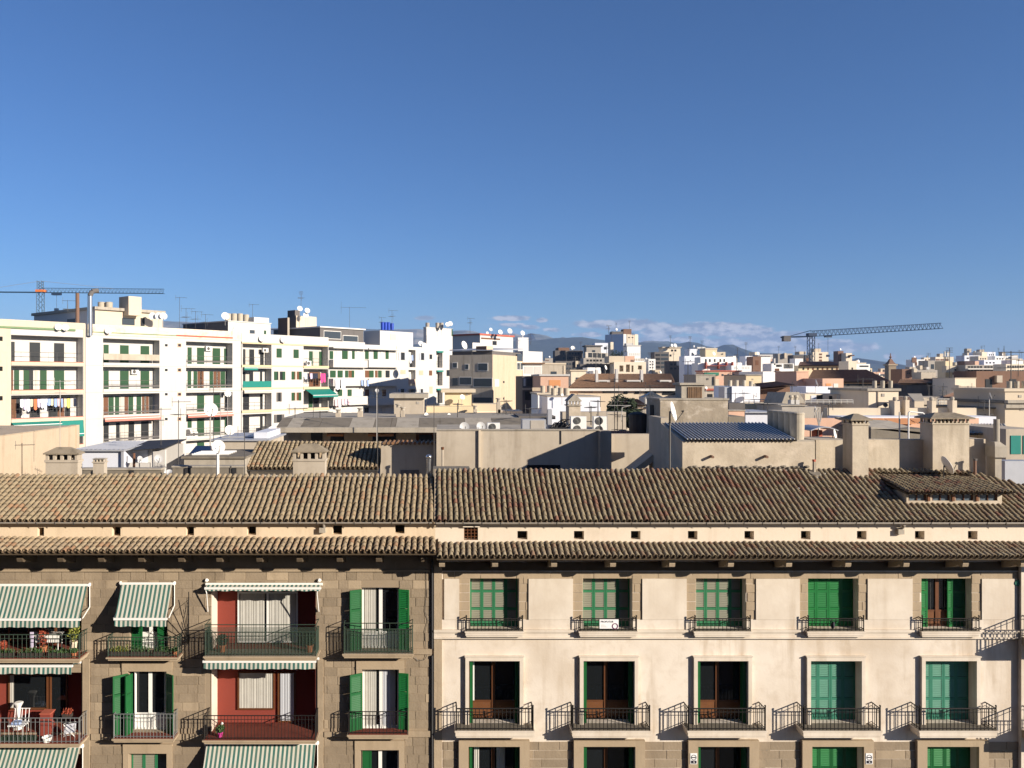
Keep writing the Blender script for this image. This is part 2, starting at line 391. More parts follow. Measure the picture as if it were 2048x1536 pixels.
def ubox(name, mat, parent, fr, a0, a1, o0, o1, z0, z1, bev=0.0):
    """box object that shares one mesh per (name, material)"""
    key = (name, mat, bev)
    me = UB.get(key)
    if me is None:
        mb = MB()
        if bev:   # chamfered front edges (front = +y local)
            e = bev; h = .5
            mb.v = [(-h, -h, -h), (h, -h, -h), (h, -h, h), (-h, -h, h), (-h, h - e, -h), (h, h - e, -h), (h, h - e, h), (-h, h - e, h),
                    (-h + e, h, -h + e), (h - e, h, -h + e), (h - e, h, h - e), (-h + e, h, h - e)]
            mb.f = [(0, 1, 5, 4), (1, 2, 6, 5), (2, 3, 7, 6), (3, 0, 4, 7), (4, 5, 9, 8), (5, 6, 10, 9), (6, 7, 11, 10), (7, 4, 8, 11), (8, 9, 10, 11), (3, 2, 1, 0)]
        else: mb.box(-.5, .5, -.5, .5, -.5, .5)
        me = bpy.data.meshes.new(name); me.from_pydata(mb.v, [], mb.f); me.materials.append(MATS[mat]); me.update(); UB[key] = me
    o = bpy.data.objects.new(name, me); COL.objects.link(o)
    c = fr.p((a0 + a1) / 2, (o0 + o1) / 2, (z0 + z1) / 2)
    R = Matrix(((fr.u.x * (a1 - a0), fr.n.x * (o1 - o0), 0, c[0]), (fr.u.y * (a1 - a0), fr.n.y * (o1 - o0), 0, c[1]), (0, 0, z1 - z0, c[2]), (0, 0, 0, 1)))
    adopt(o, parent); o.matrix_basis = R
    return o
def wall(mb, fr, a0, a1, z0, z1, holes, back=True):
    """sheet wall with rectangular holes (a0,a1,z0,z1,depth): reveals and a back face at that depth"""
    S = sorted({a0, a1} | {min(max(h[i], a0), a1) for h in holes for i in (0, 1)})
    T = sorted({z0, z1} | {min(max(h[i], z0), z1) for h in holes for i in (2, 3)})
    for i in range(len(S) - 1):
        run = None
        for j in range(len(T)):
            solid = False
            if j < len(T) - 1:
                cs, cz = (S[i] + S[i + 1]) / 2, (T[j] + T[j + 1]) / 2
                solid = not any(h[0] < cs < h[1] and h[2] < cz < h[3] for h in holes)
            if solid and run is None: run = T[j]
            if not solid and run is not None:
                mb.quad(fr.p(S[i], 0, run), fr.p(S[i + 1], 0, run), fr.p(S[i + 1], 0, T[j]), fr.p(S[i], 0, T[j])); run = None
    for (h0, h1, b, t, dp) in holes:
        P = fr.p
        mb.quad(P(h0, 0, b), P(h0, 0, t), P(h0, -dp, t), P(h0, -dp, b)); mb.quad(P(h1, 0, b), P(h1, -dp, b), P(h1, -dp, t), P(h1, 0, t))
        mb.quad(P(h0, 0, t), P(h1, 0, t), P(h1, -dp, t), P(h0, -dp, t)); mb.quad(P(h0, 0, b), P(h0, -dp, b), P(h1, -dp, b), P(h1, 0, b))
        if back: mb.quad(P(h0, -dp, b), P(h0, -dp, t), P(h1, -dp, t), P(h1, -dp, b))
def ground():
    mt, nt, b, N, L = nodes('asphalt'); b.inputs['Base Color'].default_value = (.06, .058, .055, 1); b.inputs['Roughness'].default_value = .9
    g = MB(); g.quad((-14000, -800, 0), (14000, -800, 0), (14000, 26000, 0), (-14000, 26000, 0)); o = g.build('ground', 'asphalt'); o['kind'] = 'structure'
ground()
# ------------------------------------------------------------------ the two street-front buildings
FD = 28.0
FA = Fr((0, FD), (1, 0))
sx = FA.s_of
def zf(py, o=0.0): return Z(py, FD - o)
ZT = zf(1108)                                    # wall top under the eave
SPLIT = sx(867)
LEFT = thing('stone_apartment_building', 'brown stone apartment building with striped awnings and red loggias under a long tan tile roof', 'building', (-8, FD, 0))
RIGHT = thing('cream_apartment_building', 'cream plastered apartment building with green louvred shutters and small black iron balconies', 'building', (10, FD, 0))

TILE_ME = {}
def tile_mesh(pitch, expo):
    rb, rt, Lh, th = pitch * .405, pitch * .36, expo * 1.2, .014
    v = []; f = []; n = 6
    for (y, r, dz) in ((0.045, rb - th, .022), (0, rb - th, .022), (0, rb, .024), (Lh, rt, 0)):
        for k in range(n + 1):
            t = math.pi * (k / n - .5); v.append((r * math.sin(t), y, r * math.cos(t) * 1.12 + dz))
    ring = list(range(0, n + 1))
    f.append(tuple(reversed(ring)))
    for j in range(3):
        for k in range(n): a = j * (n + 1) + k; f.append((a, a + 1, a + n + 2, a + n + 1))
    return v, f
def tile_roof(parent, x0, x1, pitch, d0, z0, slope, dtop, expo, mat, nparts=0, seed=1, skip=None, first=0):
    """barrel tiles on a plane that rises away from the camera from the eave (depth d0, height z0)"""
    rng = random.Random(seed); th = math.atan(slope); ca, sa = math.cos(th), math.sin(th)
    v, f = tile_mesh(pitch, expo); n = int(round((x1 - x0) / pitch)); pitch = (x1 - x0) / n
    stuff = MB(); pan = MB(); cnt = 0; parts = []
    key = (round(pitch, 3), expo, mat)
    for i in range(n):
        x = x0 + (i + .5) * pitch; ln = (dtop(x) - d0) / ca
        j = 0
        while j * expo < ln - .06:
            a = j * expo - .05
            yy, zz = d0 + a * ca, z0 + a * sa
            if skip is None or not skip(x, yy):
                M = Matrix(((1, 0, 0, x + .012 * math.sin(j * .55 + i * .37 + seed)), (0, ca, -sa, yy), (0, sa, ca, zz + .018 * math.sin(x * .9 + seed) * min(1, j / 4)), (0, 0, 0, 1))) @ Matrix.Translation((rng.uniform(-.009, .009), rng.uniform(-.02, .02), rng.uniform(-.004, .010))) @ Matrix.Rotation(rng.uniform(-.035, .035), 4, 'Z') @ Matrix.Rotation(rng.uniform(-.02, .02), 4, 'X')
                if rng.random() < .01: M = M @ Matrix.Rotation(rng.uniform(-.16, .16), 4, 'Z')
                parts.append((abs(X(900, yy) - x) * .0 + j, M))
            j += 1
        # channel tiles between the covers
        xm = x + pitch / 2
        lm = (dtop(xm) - d0) / ca
        prev = None
        for a in (-.06, lm):
            row = []
            for k in range(5):
                t = math.pi * (k / 4 - .5); ox = pitch * .36 * math.sin(t); oz = .03 - .055 * math.cos(t)
                row.append((xm + ox, d0 + a * ca - oz * sa, z0 + a * sa + oz * ca))
            if prev:
                for k in range(4): pan.quad(prev[k], prev[k + 1], row[k + 1], row[k])
            prev = row
    parts.sort(key=lambda q: q[0])
    me = None
    for q, M in parts:
        if cnt < nparts:
            if me is None:
                me = bpy.data.meshes.new('roof_tile'); me.from_pydata(v, [], f); me.materials.append(MATS[mat]); me.polygons.foreach_set('use_smooth', [True] * len(f)); me.update()
            o = bpy.data.objects.new('roof_tile', me); COL.objects.link(o); adopt(o, parent); o.matrix_basis = M; cnt += 1
        else:
            b = len(stuff.v)
            for p in v: stuff.v.append(tuple(M @ Vector(p)))
            for q4 in f: stuff.f.append(tuple(b + k for k in q4))
    if stuff.v: stuff.build('roof_tiles', mat, parent, smooth=True, kind='stuff')
    pan.build('channel_tiles', 'tile_pan', parent, smooth=True, kind='stuff')

def roof_deck(parent, name, x0, x1, d0, z0, slope, d1, th=.10):
    m = MB(); za, zb = z0 - .02, z0 + slope * (d1 - d0) - .02
    m.hexa([(x0, d0, za - th), (x1, d0, za - th), (x1, d1, zb - th), (x0, d1, zb - th), (x0, d0, za), (x1, d0, za), (x1, d1, zb), (x0, d1, zb)])
    return m.build(name, 'roof_bed', parent)
# lower (eave) roofs
UD0, USL = 27.4, .48                                # upper roof eave depth and slope
UZ_L, UZ_R = Z(1041.5, UD0), Z(1042, UD0)
EO = 1.28                                           # eave overhang
ED = FD - EO; EZ_L, EZ_R = Z(1103, ED), Z(1113, ED)
XL0, XR1 = -17.4, 21.6
XS_U = X(870, UD0); XS_E = X(873, ED)
ATT = 27.62
deckL = roof_deck(LEFT, 'eave_roof', XL0, XS_E - .01, ED + .03, EZ_L, .25, ATT)
deckR = roof_deck(RIGHT, 'eave_roof', XS_E + .01, XR1, ED + .03, EZ_R, .26, ATT)
tile_roof(deckL, XL0, XS_E - .02, .205, ED, EZ_L, .25, lambda x: ATT, .28, 'tile_eave', 300, 3)
tile_roof(deckR, XS_E + .02, XR1, .188, ED, EZ_R, .26, lambda x: ATT, .27, 'tile_eave_right', 300, 4)
# upper roofs
RL, RR = 30.18, 30.25
USL_L = .40
def topR(x):
    hip = X(1925, 30.2)
    return RR if x < hip else max(UD0 + .5, RR - (x - hip) * .62)
upL = roof_deck(LEFT, 'upper_roof', XL0, XS_U - .03, UD0 + .03, UZ_L, USL_L, RL)
upR = roof_deck(RIGHT, 'upper_roof', XS_U + .03, X(1925, 30.2), UD0 + .03, UZ_R, USL, RR)
m = MB(); xa, xb = X(1925, 30.2) + .002, XR1; zz = lambda d: UZ_R + USL * (d - UD0) - .02
m.hexa([(xa, UD0 + .03, zz(UD0) - .1), (xb, UD0 + .03, zz(UD0) - .1), (xb, topR(xb), zz(topR(xb)) - .1), (xa, RR, zz(RR) - .1), (xa, UD0 + .03, zz(UD0)), (xb, UD0 + .03, zz(UD0)), (xb, topR(xb), zz(topR(xb))), (xa, RR, zz(RR))])
m.build('hip_deck', 'roof_bed', upR)
dorm = (X(1813, 28.22), X(2004, 28.22))
tile_roof(upL, XL0, XS_U - .04, .200, UD0, UZ_L, USL_L, lambda x: RL, .262, 'tile_left', 0, 5)
tile_roof(upR, XS_U + .04, XR1, .186, UD0, UZ_R, USL, topR, .245, 'tile_right', 0, 6, skip=lambda x, y: dorm[0] - .05 < x < dorm[1] + .05 and 28.2 < y < 29.9)
# slipped mortar dabs on the right roof
for k, (px, py) in enumerate(((1650, 953), (1636, 961), (1613, 968), (1684, 967), (1598, 982), (1730, 981), (1672, 996), (1669, 1011), (1676, 1018), (1714, 1034), (1741, 981))):
    d = (4.85 + .48 * 27.4) / (.48 + (py - PY) / F); c = (X(px, d), d, Z(py, d) + .10)
    mb = MB(); mb.blob(c, .055, k, .5); mb.build('mortar_dab', 'white_paint', upR)
# attic strips with vents
def attic(parent, x0, x1, zb, zt, vents, mat, name='attic_wall'):
    fr = Fr((0, ATT), (1, 0)); m = MB()
    wall(m, fr, x0, x1, zb, zt, [(fr.s_of(a), fr.s_of(b), Z(d, ATT), Z(c, ATT), .35) for a, b, c, d in vents], back=False)
    w = m.build(name, mat, parent)
    for a, b, c, d in vents:
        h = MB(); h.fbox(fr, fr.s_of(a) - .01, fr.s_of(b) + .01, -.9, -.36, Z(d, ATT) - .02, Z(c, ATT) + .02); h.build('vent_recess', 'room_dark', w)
    return w
LV = [(75, 88, 1055, 1072), (224, 241, 1054, 1072), (372, 388, 1054, 1071), (494, 512, 1053, 1070), (665, 684, 1051, 1069), (790, 809, 1050, 1067)]
attic(LEFT, XL0, XS_U, EZ_L + .1, UZ_L, LV, 'attic')
RV = [(1035, 1055, 1062, 1079), (1148, 1168, 1062, 1079), (1262, 1281, 1062, 1079), (1376, 1395, 1062, 1079), (1489, 1508, 1062, 1079), (1602, 1621, 1062, 1079), (1714, 1733, 1062, 1079), (1830, 1849, 1062, 1079), (1936, 1955, 1062, 1079), (928, 956, 1054, 1080)]
aw = attic(RIGHT, XS_U, XR1, EZ_R + .1, UZ_R, RV, 'attic_light')
g = MB(); fa = Fr((0, ATT), (1, 0)); s0, s1, z0, z1 = fa.s_of(928), fa.s_of(956), Z(1080, ATT), Z(1054, ATT)
for k in range(5):
    a = s0 + (s1 - s0) * (k + .0) / 4; g.bar(fa.p(a, -.03, z0), fa.p(a, -.03, z1), .016); b = z0 + (z1 - z0) * k / 4; g.bar(fa.p(s0, -.03, b), fa.p(s1, -.03, b), .016)
g.build('iron_grille', 'brown_frame', aw)
g = MB(); g.fbox(fa, s0 - .04, s1 + .06, .0, .1, z1 + .01, z1 + .05); g.build('lintel', 'attic_light', aw)
# gutters below the upper roofs
def gutter(parent, x0, x1, z, y, mat='gutter'):
    m = MB(); n = 5; r = .055
    for k in range(n):
        t0, t1 = math.pi * k / n, math.pi * (k + 1) / n
        m.quad((x0, y - r * math.cos(t0), z - r * math.sin(t0)), (x1, y - r * math.cos(t0), z - r * math.sin(t0)), (x1, y - r * math.cos(t1), z - r * math.sin(t1)), (x0, y - r * math.cos(t1), z - r * math.sin(t1)))
    m.fbox(Fr((0, y), (1, 0)), x0, x1, .05, .062, z - .012, z + .012)
    o = m.build('gutter', mat, parent, smooth=False)
    j = MB(); x = x0 + .3
    while x < x1: j.bar((x, y - .07, z + .01), (x, y - .02, z - .08), .012); x += .62
    j.build('gutter_brackets', 'gutter_dark', o, kind='stuff')
gutter(LEFT, XL0, XS_U - .1, UZ_L - .05, UD0 - .02); gutter(RIGHT, XS_U + .02, XR1, UZ_R - .05, UD0 - .02)
for nm, par, px, py in (('downpipe_elbow', LEFT, 648, 1046), ('downpipe_elbow', RIGHT, 1806, 1049)):
    m = MB(); x = X(px, 27.5); z = Z(py, 27.5); m.path([(x, 27.42, z), (x, 27.5, z - .12), (x - .02, 27.68, z - .2), (x - .02, 27.70, z - .32)], .045, 6); m.build(nm, 'gutter', par)
    m = MB(); m.fbox(Fr((0, ATT), (1, 0)), x - .16, x + .04, .0, .14, z - .33, z - .16); m.build('drain_box', 'concrete', par)

# ---- wall sheets with openings
def opn(a, b, zb, zt, dp): return (sx(a), sx(b), zb, zt, dp)
# floor levels
R1, R2, R3 = zf(1263, .25), zf(1462, .58), 6.75
L1, L2, L3 = zf(1312, .55), zf(1478, .55), 6.6
RW1 = [(940, 1037.5), (1166, 1264), (1392, 1491.5), (1616, 1716), (1842.5, 1942.5)]
RW2 = [(938, 1039), (1166, 1268), (1393.5, 1494.5), (1619, 1720.5), (1847.5, 1949.5)]
RW3 = [(937, 1039), (1166, 1269), (1394, 1496), (1621, 1724), (1850, 1953)]
RB2 = [(911, 1068), (1144.5, 1301.5), (1376, 1533), (1607, 1763), (1839.5, 1995)]
RB1 = [(931, 1047), (1159, 1275), (1389, 1503), (1615.5, 1730), (1844, 1961)]
holesR = [opn(a, b, R1, zf(1151), .37) for a, b in RW1] + [opn(a, b, R2, zf(1320), .37) for a, b in RW2] + [opn(a, b, R3, zf(1490), .37) for a, b in RW3]
XW = sx(2036)                                        # where the projecting wing starts
m = MB(); wall(m, FA, SPLIT, XW, 0, ZT, holesR, back=False)
m.quad((XW, FD, 0), (XR1, FD, 0), (XR1, FD, ZT), (XW, FD, ZT))
m.build('wall', 'cream', RIGHT)
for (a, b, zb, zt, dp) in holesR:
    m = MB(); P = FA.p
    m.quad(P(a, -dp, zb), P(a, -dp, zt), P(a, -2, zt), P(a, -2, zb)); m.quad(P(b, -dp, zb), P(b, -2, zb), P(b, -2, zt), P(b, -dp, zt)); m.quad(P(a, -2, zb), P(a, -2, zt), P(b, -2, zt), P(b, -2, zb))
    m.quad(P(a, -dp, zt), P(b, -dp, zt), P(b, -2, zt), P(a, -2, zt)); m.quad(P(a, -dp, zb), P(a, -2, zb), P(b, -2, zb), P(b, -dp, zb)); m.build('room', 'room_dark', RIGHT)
# left building openings: loggias A and C, windows B and D
LA = [(-90, 163, L1, zf(1178)), (-90, 163, L2, zf(1345)), (-90, 163, L3, zf(1508))]
LC = [(423, 631.5, L1, zf(1178)), (423, 631.5, L2, zf(1338)), (423, 631.5, L3, zf(1500))]
LB = [(260, 335, L1, zf(1180)), (256, 334, L2, zf(1343)), (258, 334, L3, zf(1507))]
LD = [(723, 798, L1 + .02, zf(1175)), (724, 798, L2 + .03, zf(1339)), (721, 798, L3, zf(1500))]
holesL = [opn(a, b, c, d, .70) for a, b, c, d in LA + LC] + [opn(a, b, c, d, .30) for a, b, c, d in LB + LD]
m = MB(); wall(m, FA, XL0, SPLIT, 0, ZT, holesL, back=False); m.build('wall', 'mortar', LEFT)
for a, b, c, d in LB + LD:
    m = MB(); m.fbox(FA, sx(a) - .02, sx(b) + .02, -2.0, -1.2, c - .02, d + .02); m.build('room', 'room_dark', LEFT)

# ---- stone blocks
def subtract(iv, cuts):
    out = [iv]
    for c0, c1 in cuts:
        nx = []
        for a, b in out:
            if c1 <= a or c0 >= b: nx.append((a, b)); continue
            if c0 - a > .06: nx.append((a, c0))
            if b - c1 > .06: nx.append((c1, b))
        out = nx
    return out
def blocks(parent, a0, a1, z0, z1, excl, row, wr, mat, proud, seed, budget, o0=.0):
    rng = random.Random(seed); z = z1; rest = MB(); n = 0
    while z - row > z0 - .05:
        zb = z - row; x = a0 - rng.uniform(0, wr[0])
        while x < a1:
            w = rng.uniform(*wr); s0, s1 = max(x, a0), min(x + w, a1); x += w
            if s1 - s0 < .05: continue
            cuts = [(e[0], e[1]) for e in excl if e[2] < z - .03 and e[3] > zb + .03]
            for p, q in subtract((s0, s1), cuts):
                pr = proud * rng.uniform(.35, 1.25); gp = .008
                if n < budget:
                    ubox('stone_block', mat if rng.random() < .9 else 'stone_pale', parent, FA, p + gp, q - gp, o0 - .02, o0 + pr, zb + gp, z - gp, .06)
                else: rest.fbox(FA, p + gp, q - gp, o0 - .02, o0 + pr, zb + gp, z - gp)
                n += 1
        z = zb
    if rest.v: rest.build('stone_blocks', mat, parent, kind='stuff')
    return n
exL = [(sx(a) - (.0 if a > 400 else 0), sx(b), c - .02, d + .02) for a, b, c, d in LA + LC] + [(sx(a) - .01, sx(b) + .01, c, d) for a, b, c, d in LB[:1] + LD[:1]]
exL += [(sx(a) - .19, sx(b) + .19, c, d + .34) for a, b, c, d in LB[1:] + LD[1:]]
exL += [(sx(165), sx(181), 0, zf(1316)), (sx(634), sx(648), 0, zf(1316)), (sx(411), sx(424), 0, zf(1330)), (sx(823), sx(868), zf(1309), zf(1296)), (sx(812), sx(868), zf(1474), zf(1460)), (sx(181), sx(411), zf(1480), zf(1466)), (sx(648), sx(702), zf(1474), zf(1462))]
nb = blocks(LEFT, XL0 + 2.0, SPLIT - .12, 8.2, zf(1143), exL, .296, (.30, .78), 'stone_brown', .016, 11, 300)
print('left blocks', nb)
m = MB()
m.fbox(FA, XL0, SPLIT - .13, 0, .07, zf(1142.5), zf(1139)); m.build('cornice', 'stone_trim', LEFT)
m = MB(); m.fbox(FA, XL0, SPLIT - .13, 0, .03, zf(1139), ZT - .01); m.build('frieze', 'stone_brown', LEFT)
m = MB()
for a, b, c, d in ((166, 180, 1317, 1700), (635.5, 646.5, 1317, 1700)): m.fbox(FA, sx(a), sx(b), 0, .045, 0, zf(c))
for a, b, c, d in ((824, 864, 1297, 1308), (812, 864, 1461, 1473), (183, 224, 1467, 1479), (350, 405, 1467, 1479), (649, 694, 1463, 1473)): m.fbox(FA, sx(a), sx(b), 0, .05, zf(d), zf(c))
m.build('pilaster_bands', 'stone_pale', LEFT)
for a, b, c, d in LB[1:] + LD[1:]:
    m = MB(); A, B = sx(a), sx(b)
    m.fbox(FA, A - .19, A, 0, .05, c, d + .02); m.fbox(FA, B, B + .19, 0, .05, c, d + .02); m.fbox(FA, A - .19, B + .19, 0, .06, d + .02, d + .33); m.build('window_surround', 'stone_trim', LEFT)
# pilaster and pipe between the buildings
m = MB(); m.fbox(FA, SPLIT + .02, sx(884), 0, .06, 0, ZT - .1); m.build('corner_pilaster', 'stone_pale', RIGHT)
m = MB(); m.bar(FA.p(sx(864.5), .06, zf(1296)), FA.p(sx(864.5), .06, zf(1120)), .035, 6); m.bar(FA.p(sx(864.5), .06, zf(1310)), FA.p(sx(864.5), .06, 2), .035, 6); m.build('downpipe', 'gutter_dark', LEFT)
m = MB(); pts = [(852, 1138), (853, 1180), (850, 1222), (856, 1240), (850, 1262), (851, 1285), (853, 1312), (848, 1319), (836, 1321), (830, 1314)]
m.path([FA.p(sx(a), .04, zf(b)) for a, b in pts], .008, 4); m.build('cable', 'gutter_dark', LEFT)
# right building stone: jambs and lintels of the top floor, blocks below the second balconies
exR = [(sx(a) - .0, sx(b) + .0, R1 - 1, zf(1151)) for a, b in RW1]
PAN = [(888.5, 918.5), (1057, 1145.5), (1284, 1372.5), (1511, 1598.5), (1734, 1823.5), (1962, 2032)]
exR += [(sx(a), sx(b), zf(1260), zf(1157)) for a, b in PAN] + [(sx(868), sx(886), 0, 99)]
n1 = 0
for (a, b) in RW1:
    n1 += blocks(RIGHT, sx(a) - .36, sx(b) + .36, zf(1242), zf(1150), [(sx(a), sx(b), 0, zf(1150))], .30, (1.2, 1.4), 'stone_trim', .022, int(a), 60)
n1 += blocks(RIGHT, sx(886), XW, zf(1157), zf(1143), [], .24, (.8, 1.5), 'stone_trim', .02, 77, 60)
n1 += blocks(RIGHT, sx(886), XW, 7.2, zf(1483), [(sx(a) - .34, sx(b) + .34, 0, zf(1478)) for a, b in RW3], .295, (.45, 1.15), 'stone_brown', .022, 78, 190)
print('right blocks', n1)
for a, b in PAN:
    m = MB(); m.fbox(FA, sx(a), sx(b), 0, .055, zf(1238.5), zf(1157)); m.build('plaster_panel', 'cream_panel', RIGHT)
ed = [sx(869)] + [q for a, b in RW1 for q in (sx(a), sx(b))] + [XW]
for q0, q1 in zip(ed[::2], ed[1::2]): m = MB(); m.fbox(FA, q0, q1, 0, .05, zf(1258), zf(1239)); m.build('dado_band', 'cream', RIGHT)
m = MB()
for o, t, b in ((.13, 1258.2, 1262), (.10, 1262, 1265), (.075, 1265, 1273), (.11, 1273, 1276)): m.fbox(FA, sx(868), XW, 0, o, zf(b), zf(t))
m.build('string_course', 'cream_panel', RIGHT)
m = MB(); m.fbox(FA, SPLIT + .03, XW, 0, .03, zf(1141), zf(1124)); m.build('frieze', 'stone_dark', RIGHT)  # dark stone, its darkness also standing in for the eave shade
for a, b in RW2:
    m = MB(); A, B, t = sx(a), sx(b), zf(1320)
    m.fbox(FA, A - .125, A, 0, .115, R2, t); m.fbox(FA, B, B + .125, 0, .115, R2, t); m.fbox(FA, A - .125, B + .125, 0, .115, t, t + .13); m.fbox(FA, A - .15, B + .15, 0, .14, t + .13, t + .16); m.build('window_surround', 'cream_panel', RIGHT)
for a, b in RW3:
    m = MB(); A, B, t = sx(a), sx(b), zf(1490)
    m.fbox(FA, A - .33, A, 0, .14, R3, t); m.fbox(FA, B, B + .33, 0, .14, R3, t); m.fbox(FA, A - .33, B + .33, 0, .14, t, t + .20); m.build('window_surround', 'stone_trim', RIGHT)
# eave soffits and brackets
def eave(parent, x0, x1, z, brx, mat):
    m = MB(); m.hexa([(x0, ED + .06, z - .14), (x1, ED + .06, z - .14), (x1, FD, z + .06), (x0, FD, z + .06), (x0, ED + .06, z - .10), (x1, ED + .06, z - .10), (x1, FD, z + .10), (x0, FD, z + .10)])
    m.build('soffit', 'eave_wood', parent)
    for px in brx:
        x = X(px, FD - .9); b = MB()
        prof = [(0, -.10), (.98, -.24), (1.0, -.36), (.97, -.46), (.86, -.50), (.74, -.46), (.62, -.50), (.46, -.58), (.25, -.64), (0, -.70)]
        n = len(prof); w = .095
        for sgn in (-1, 1): b.v += [(x + sgn * w, FD - o, z + dz + .06) for o, dz in prof]
        b.f.append(tuple(range(n))); b.f.append(tuple(reversed(range(n, 2 * n))))
        for k in range(n): b.f.append((k, n + k, n + (k + 1) % n, (k + 1) % n))
        b.build('eave_bracket', mat, parent)
eave(RIGHT, XS_E + .02, XR1, EZ_R, [884, 990, 1107.5, 1225, 1343, 1460, 1576, 1694, 1810, 1928, 2044], 'stone_pale')
eave(LEFT, XL0, XS_E - .02, EZ_L, [-40, 42, 123, 204, 284, 364, 440, 520, 600, 680, 758, 848], 'stone_dark')

# ---- shutters, doors, balconies
def shutter(parent, a0, a1, z0, z1, o, fm, lm, rows=3, fr=FA, th=.04, solid=.0, label=None):
    """louvred leaf: stiles and rails, with the slats as a sub-part"""
    m = MB(); w = min(.05, (a1 - a0) * .16)
    m.fbox(fr, a0, a0 + w, o, o + th, z0, z1); m.fbox(fr, a1 - w, a1, o, o + th, z0, z1)
    zz = [z0 + (z1 - z0) * k / rows for k in range(rows + 1)]
    for k, z in enumerate(zz):
        b, t = (z, z + .09) if k == 0 else (z - .09, z) if k == rows else (z - .04, z + .04)
        m.fbox(fr, a0 + w, a1 - w, o + .003, o + th - .003, b, t)
    if solid: m.fbox(fr, a0 + w, a1 - w, o + .008, o + th - .012, z0 + .09, z0 + solid)
    s = m.build('shutter', fm, parent)
    if label: s['label'] = label
    l = MB()
    for k in range(rows):
        b, t = zz[k] + .06, zz[k + 1] - .05
        if k == 0 and solid: b = z0 + solid
        z = b
        while z < t:
            P = fr.p; h = .052
            l.hexa([P(a0 + w, o + th * .95, z), P(a1 - w, o + th * .95, z), P(a1 - w, o + .005, z + h), P(a0 + w, o + .005, z + h), P(a0 + w, o + th * .95, z + .012), P(a1 - w, o + th * .95, z + .012), P(a1 - w, o + .005, z + h + .012), P(a0 + w, o + .005, z + h + .012)])
            z += .060
    l.build('louvre_slats', lm, s)
    return s
def closed(parent, a, b, zb, zt, fm, lm, o=-.36, leaves=4, rows=3, lab=None):
    A, B = sx(a) + .01, sx(b) - .01; w = (B - A) / leaves
    for k in range(leaves): shutter(parent, A + k * w + .004, A + (k + 1) * w - .004, zb + .01, zt - .02, o, fm, lm if not isinstance(lm, (list, tuple)) else lm[k % len(lm)], rows, solid=.20)
for i, (a, b) in enumerate(RW1):
    if i < 3: closed(RIGHT, a, b, R1, zf(1151), 'shutter_faded', 'louvre_grey')
    elif i == 3: closed(RIGHT, a, b, R1, zf(1151), 'shutter_bright', 'shutter_bright')
    else:
        A, B = sx(a), sx(b); zb, zt = R1, zf(1151); w = B - A
        shutter(RIGHT, A + .03, A + .22 * w, zb, zt - .03, -.30, 'shutter_bright', 'shutter_bright'); shutter(RIGHT, B - .38 * w, B - .28 * w, zb, zt - .03, -.30, 'shutter_bright', 'shutter_bright')
        shutter(RIGHT, B - .27 * w, B - .02, zb, zt - .03, -.34, 'shutter_green', 'shutter_green')
def french(parent, a, b, zb, zt, o, fm, glass='glass', panel=.55, pm=None, leaves=2, fr=FA, mid=None, fw=.065):
    """glazed double door: frame, with panes and bottom panels as sub-parts"""
    A, B = sx(a), sx(b); m = MB()
    m.fbox(fr, A, A + fw, o, o + .06, zb, zt); m.fbox(fr, B - fw, B, o, o + .06, zb, zt); m.fbox(fr, A + fw, B - fw, o, o + .06, zt - fw, zt); m.fbox(fr, A + fw, B - fw, o, o + .06, zb, zb + fw)
    for k in range(1, leaves):
        c = A + (B - A) * k / leaves; m.fbox(fr, c - fw * .9, c + fw * .9, o + .002, o + .07, zb + fw, zt - fw)
    if panel: m.fbox(fr, A + fw, B - fw, o + .004, o + .055, zb + panel, zb + panel + .06)
    f = m.build('window_frame', fm, parent)
    for k in range(leaves):
        p, q = A + (B - A) * k / leaves + fw, A + (B - A) * (k + 1) / leaves - fw
        g = MB(); g.fbox(fr, p - .03, q + .03, o + .02, o + .03, zb + (panel or 0) + .03, zt - fw * .5); g.build('pane', glass, f)
        if panel: g = MB(); g.fbox(fr, p, q, o + .015, o + .045, zb + fw, zb + panel); g.build('door_panel', pm or fm, f)
    return f
def drape(parent, a0, a1, z0, z1, o, mat, folds, name='curtain', fr=FA, amp=.03):
    amp *= .28
    m = MB(); n = folds * 4; prev = None
    for k in range(n + 1):
        a = a0 + (a1 - a0) * k / n; oo = o + amp * (math.sin(k * math.pi / 2 + 1.3 * math.sin(k * .37)) + .6 * math.sin(k * .61))
        cur = (fr.p(a, oo, z0), fr.p(a, oo, z1))
        if prev: m.quad(prev[0], cur[0], cur[1], prev[1])
        prev = cur
    return m.build(name, mat, parent, smooth=True)
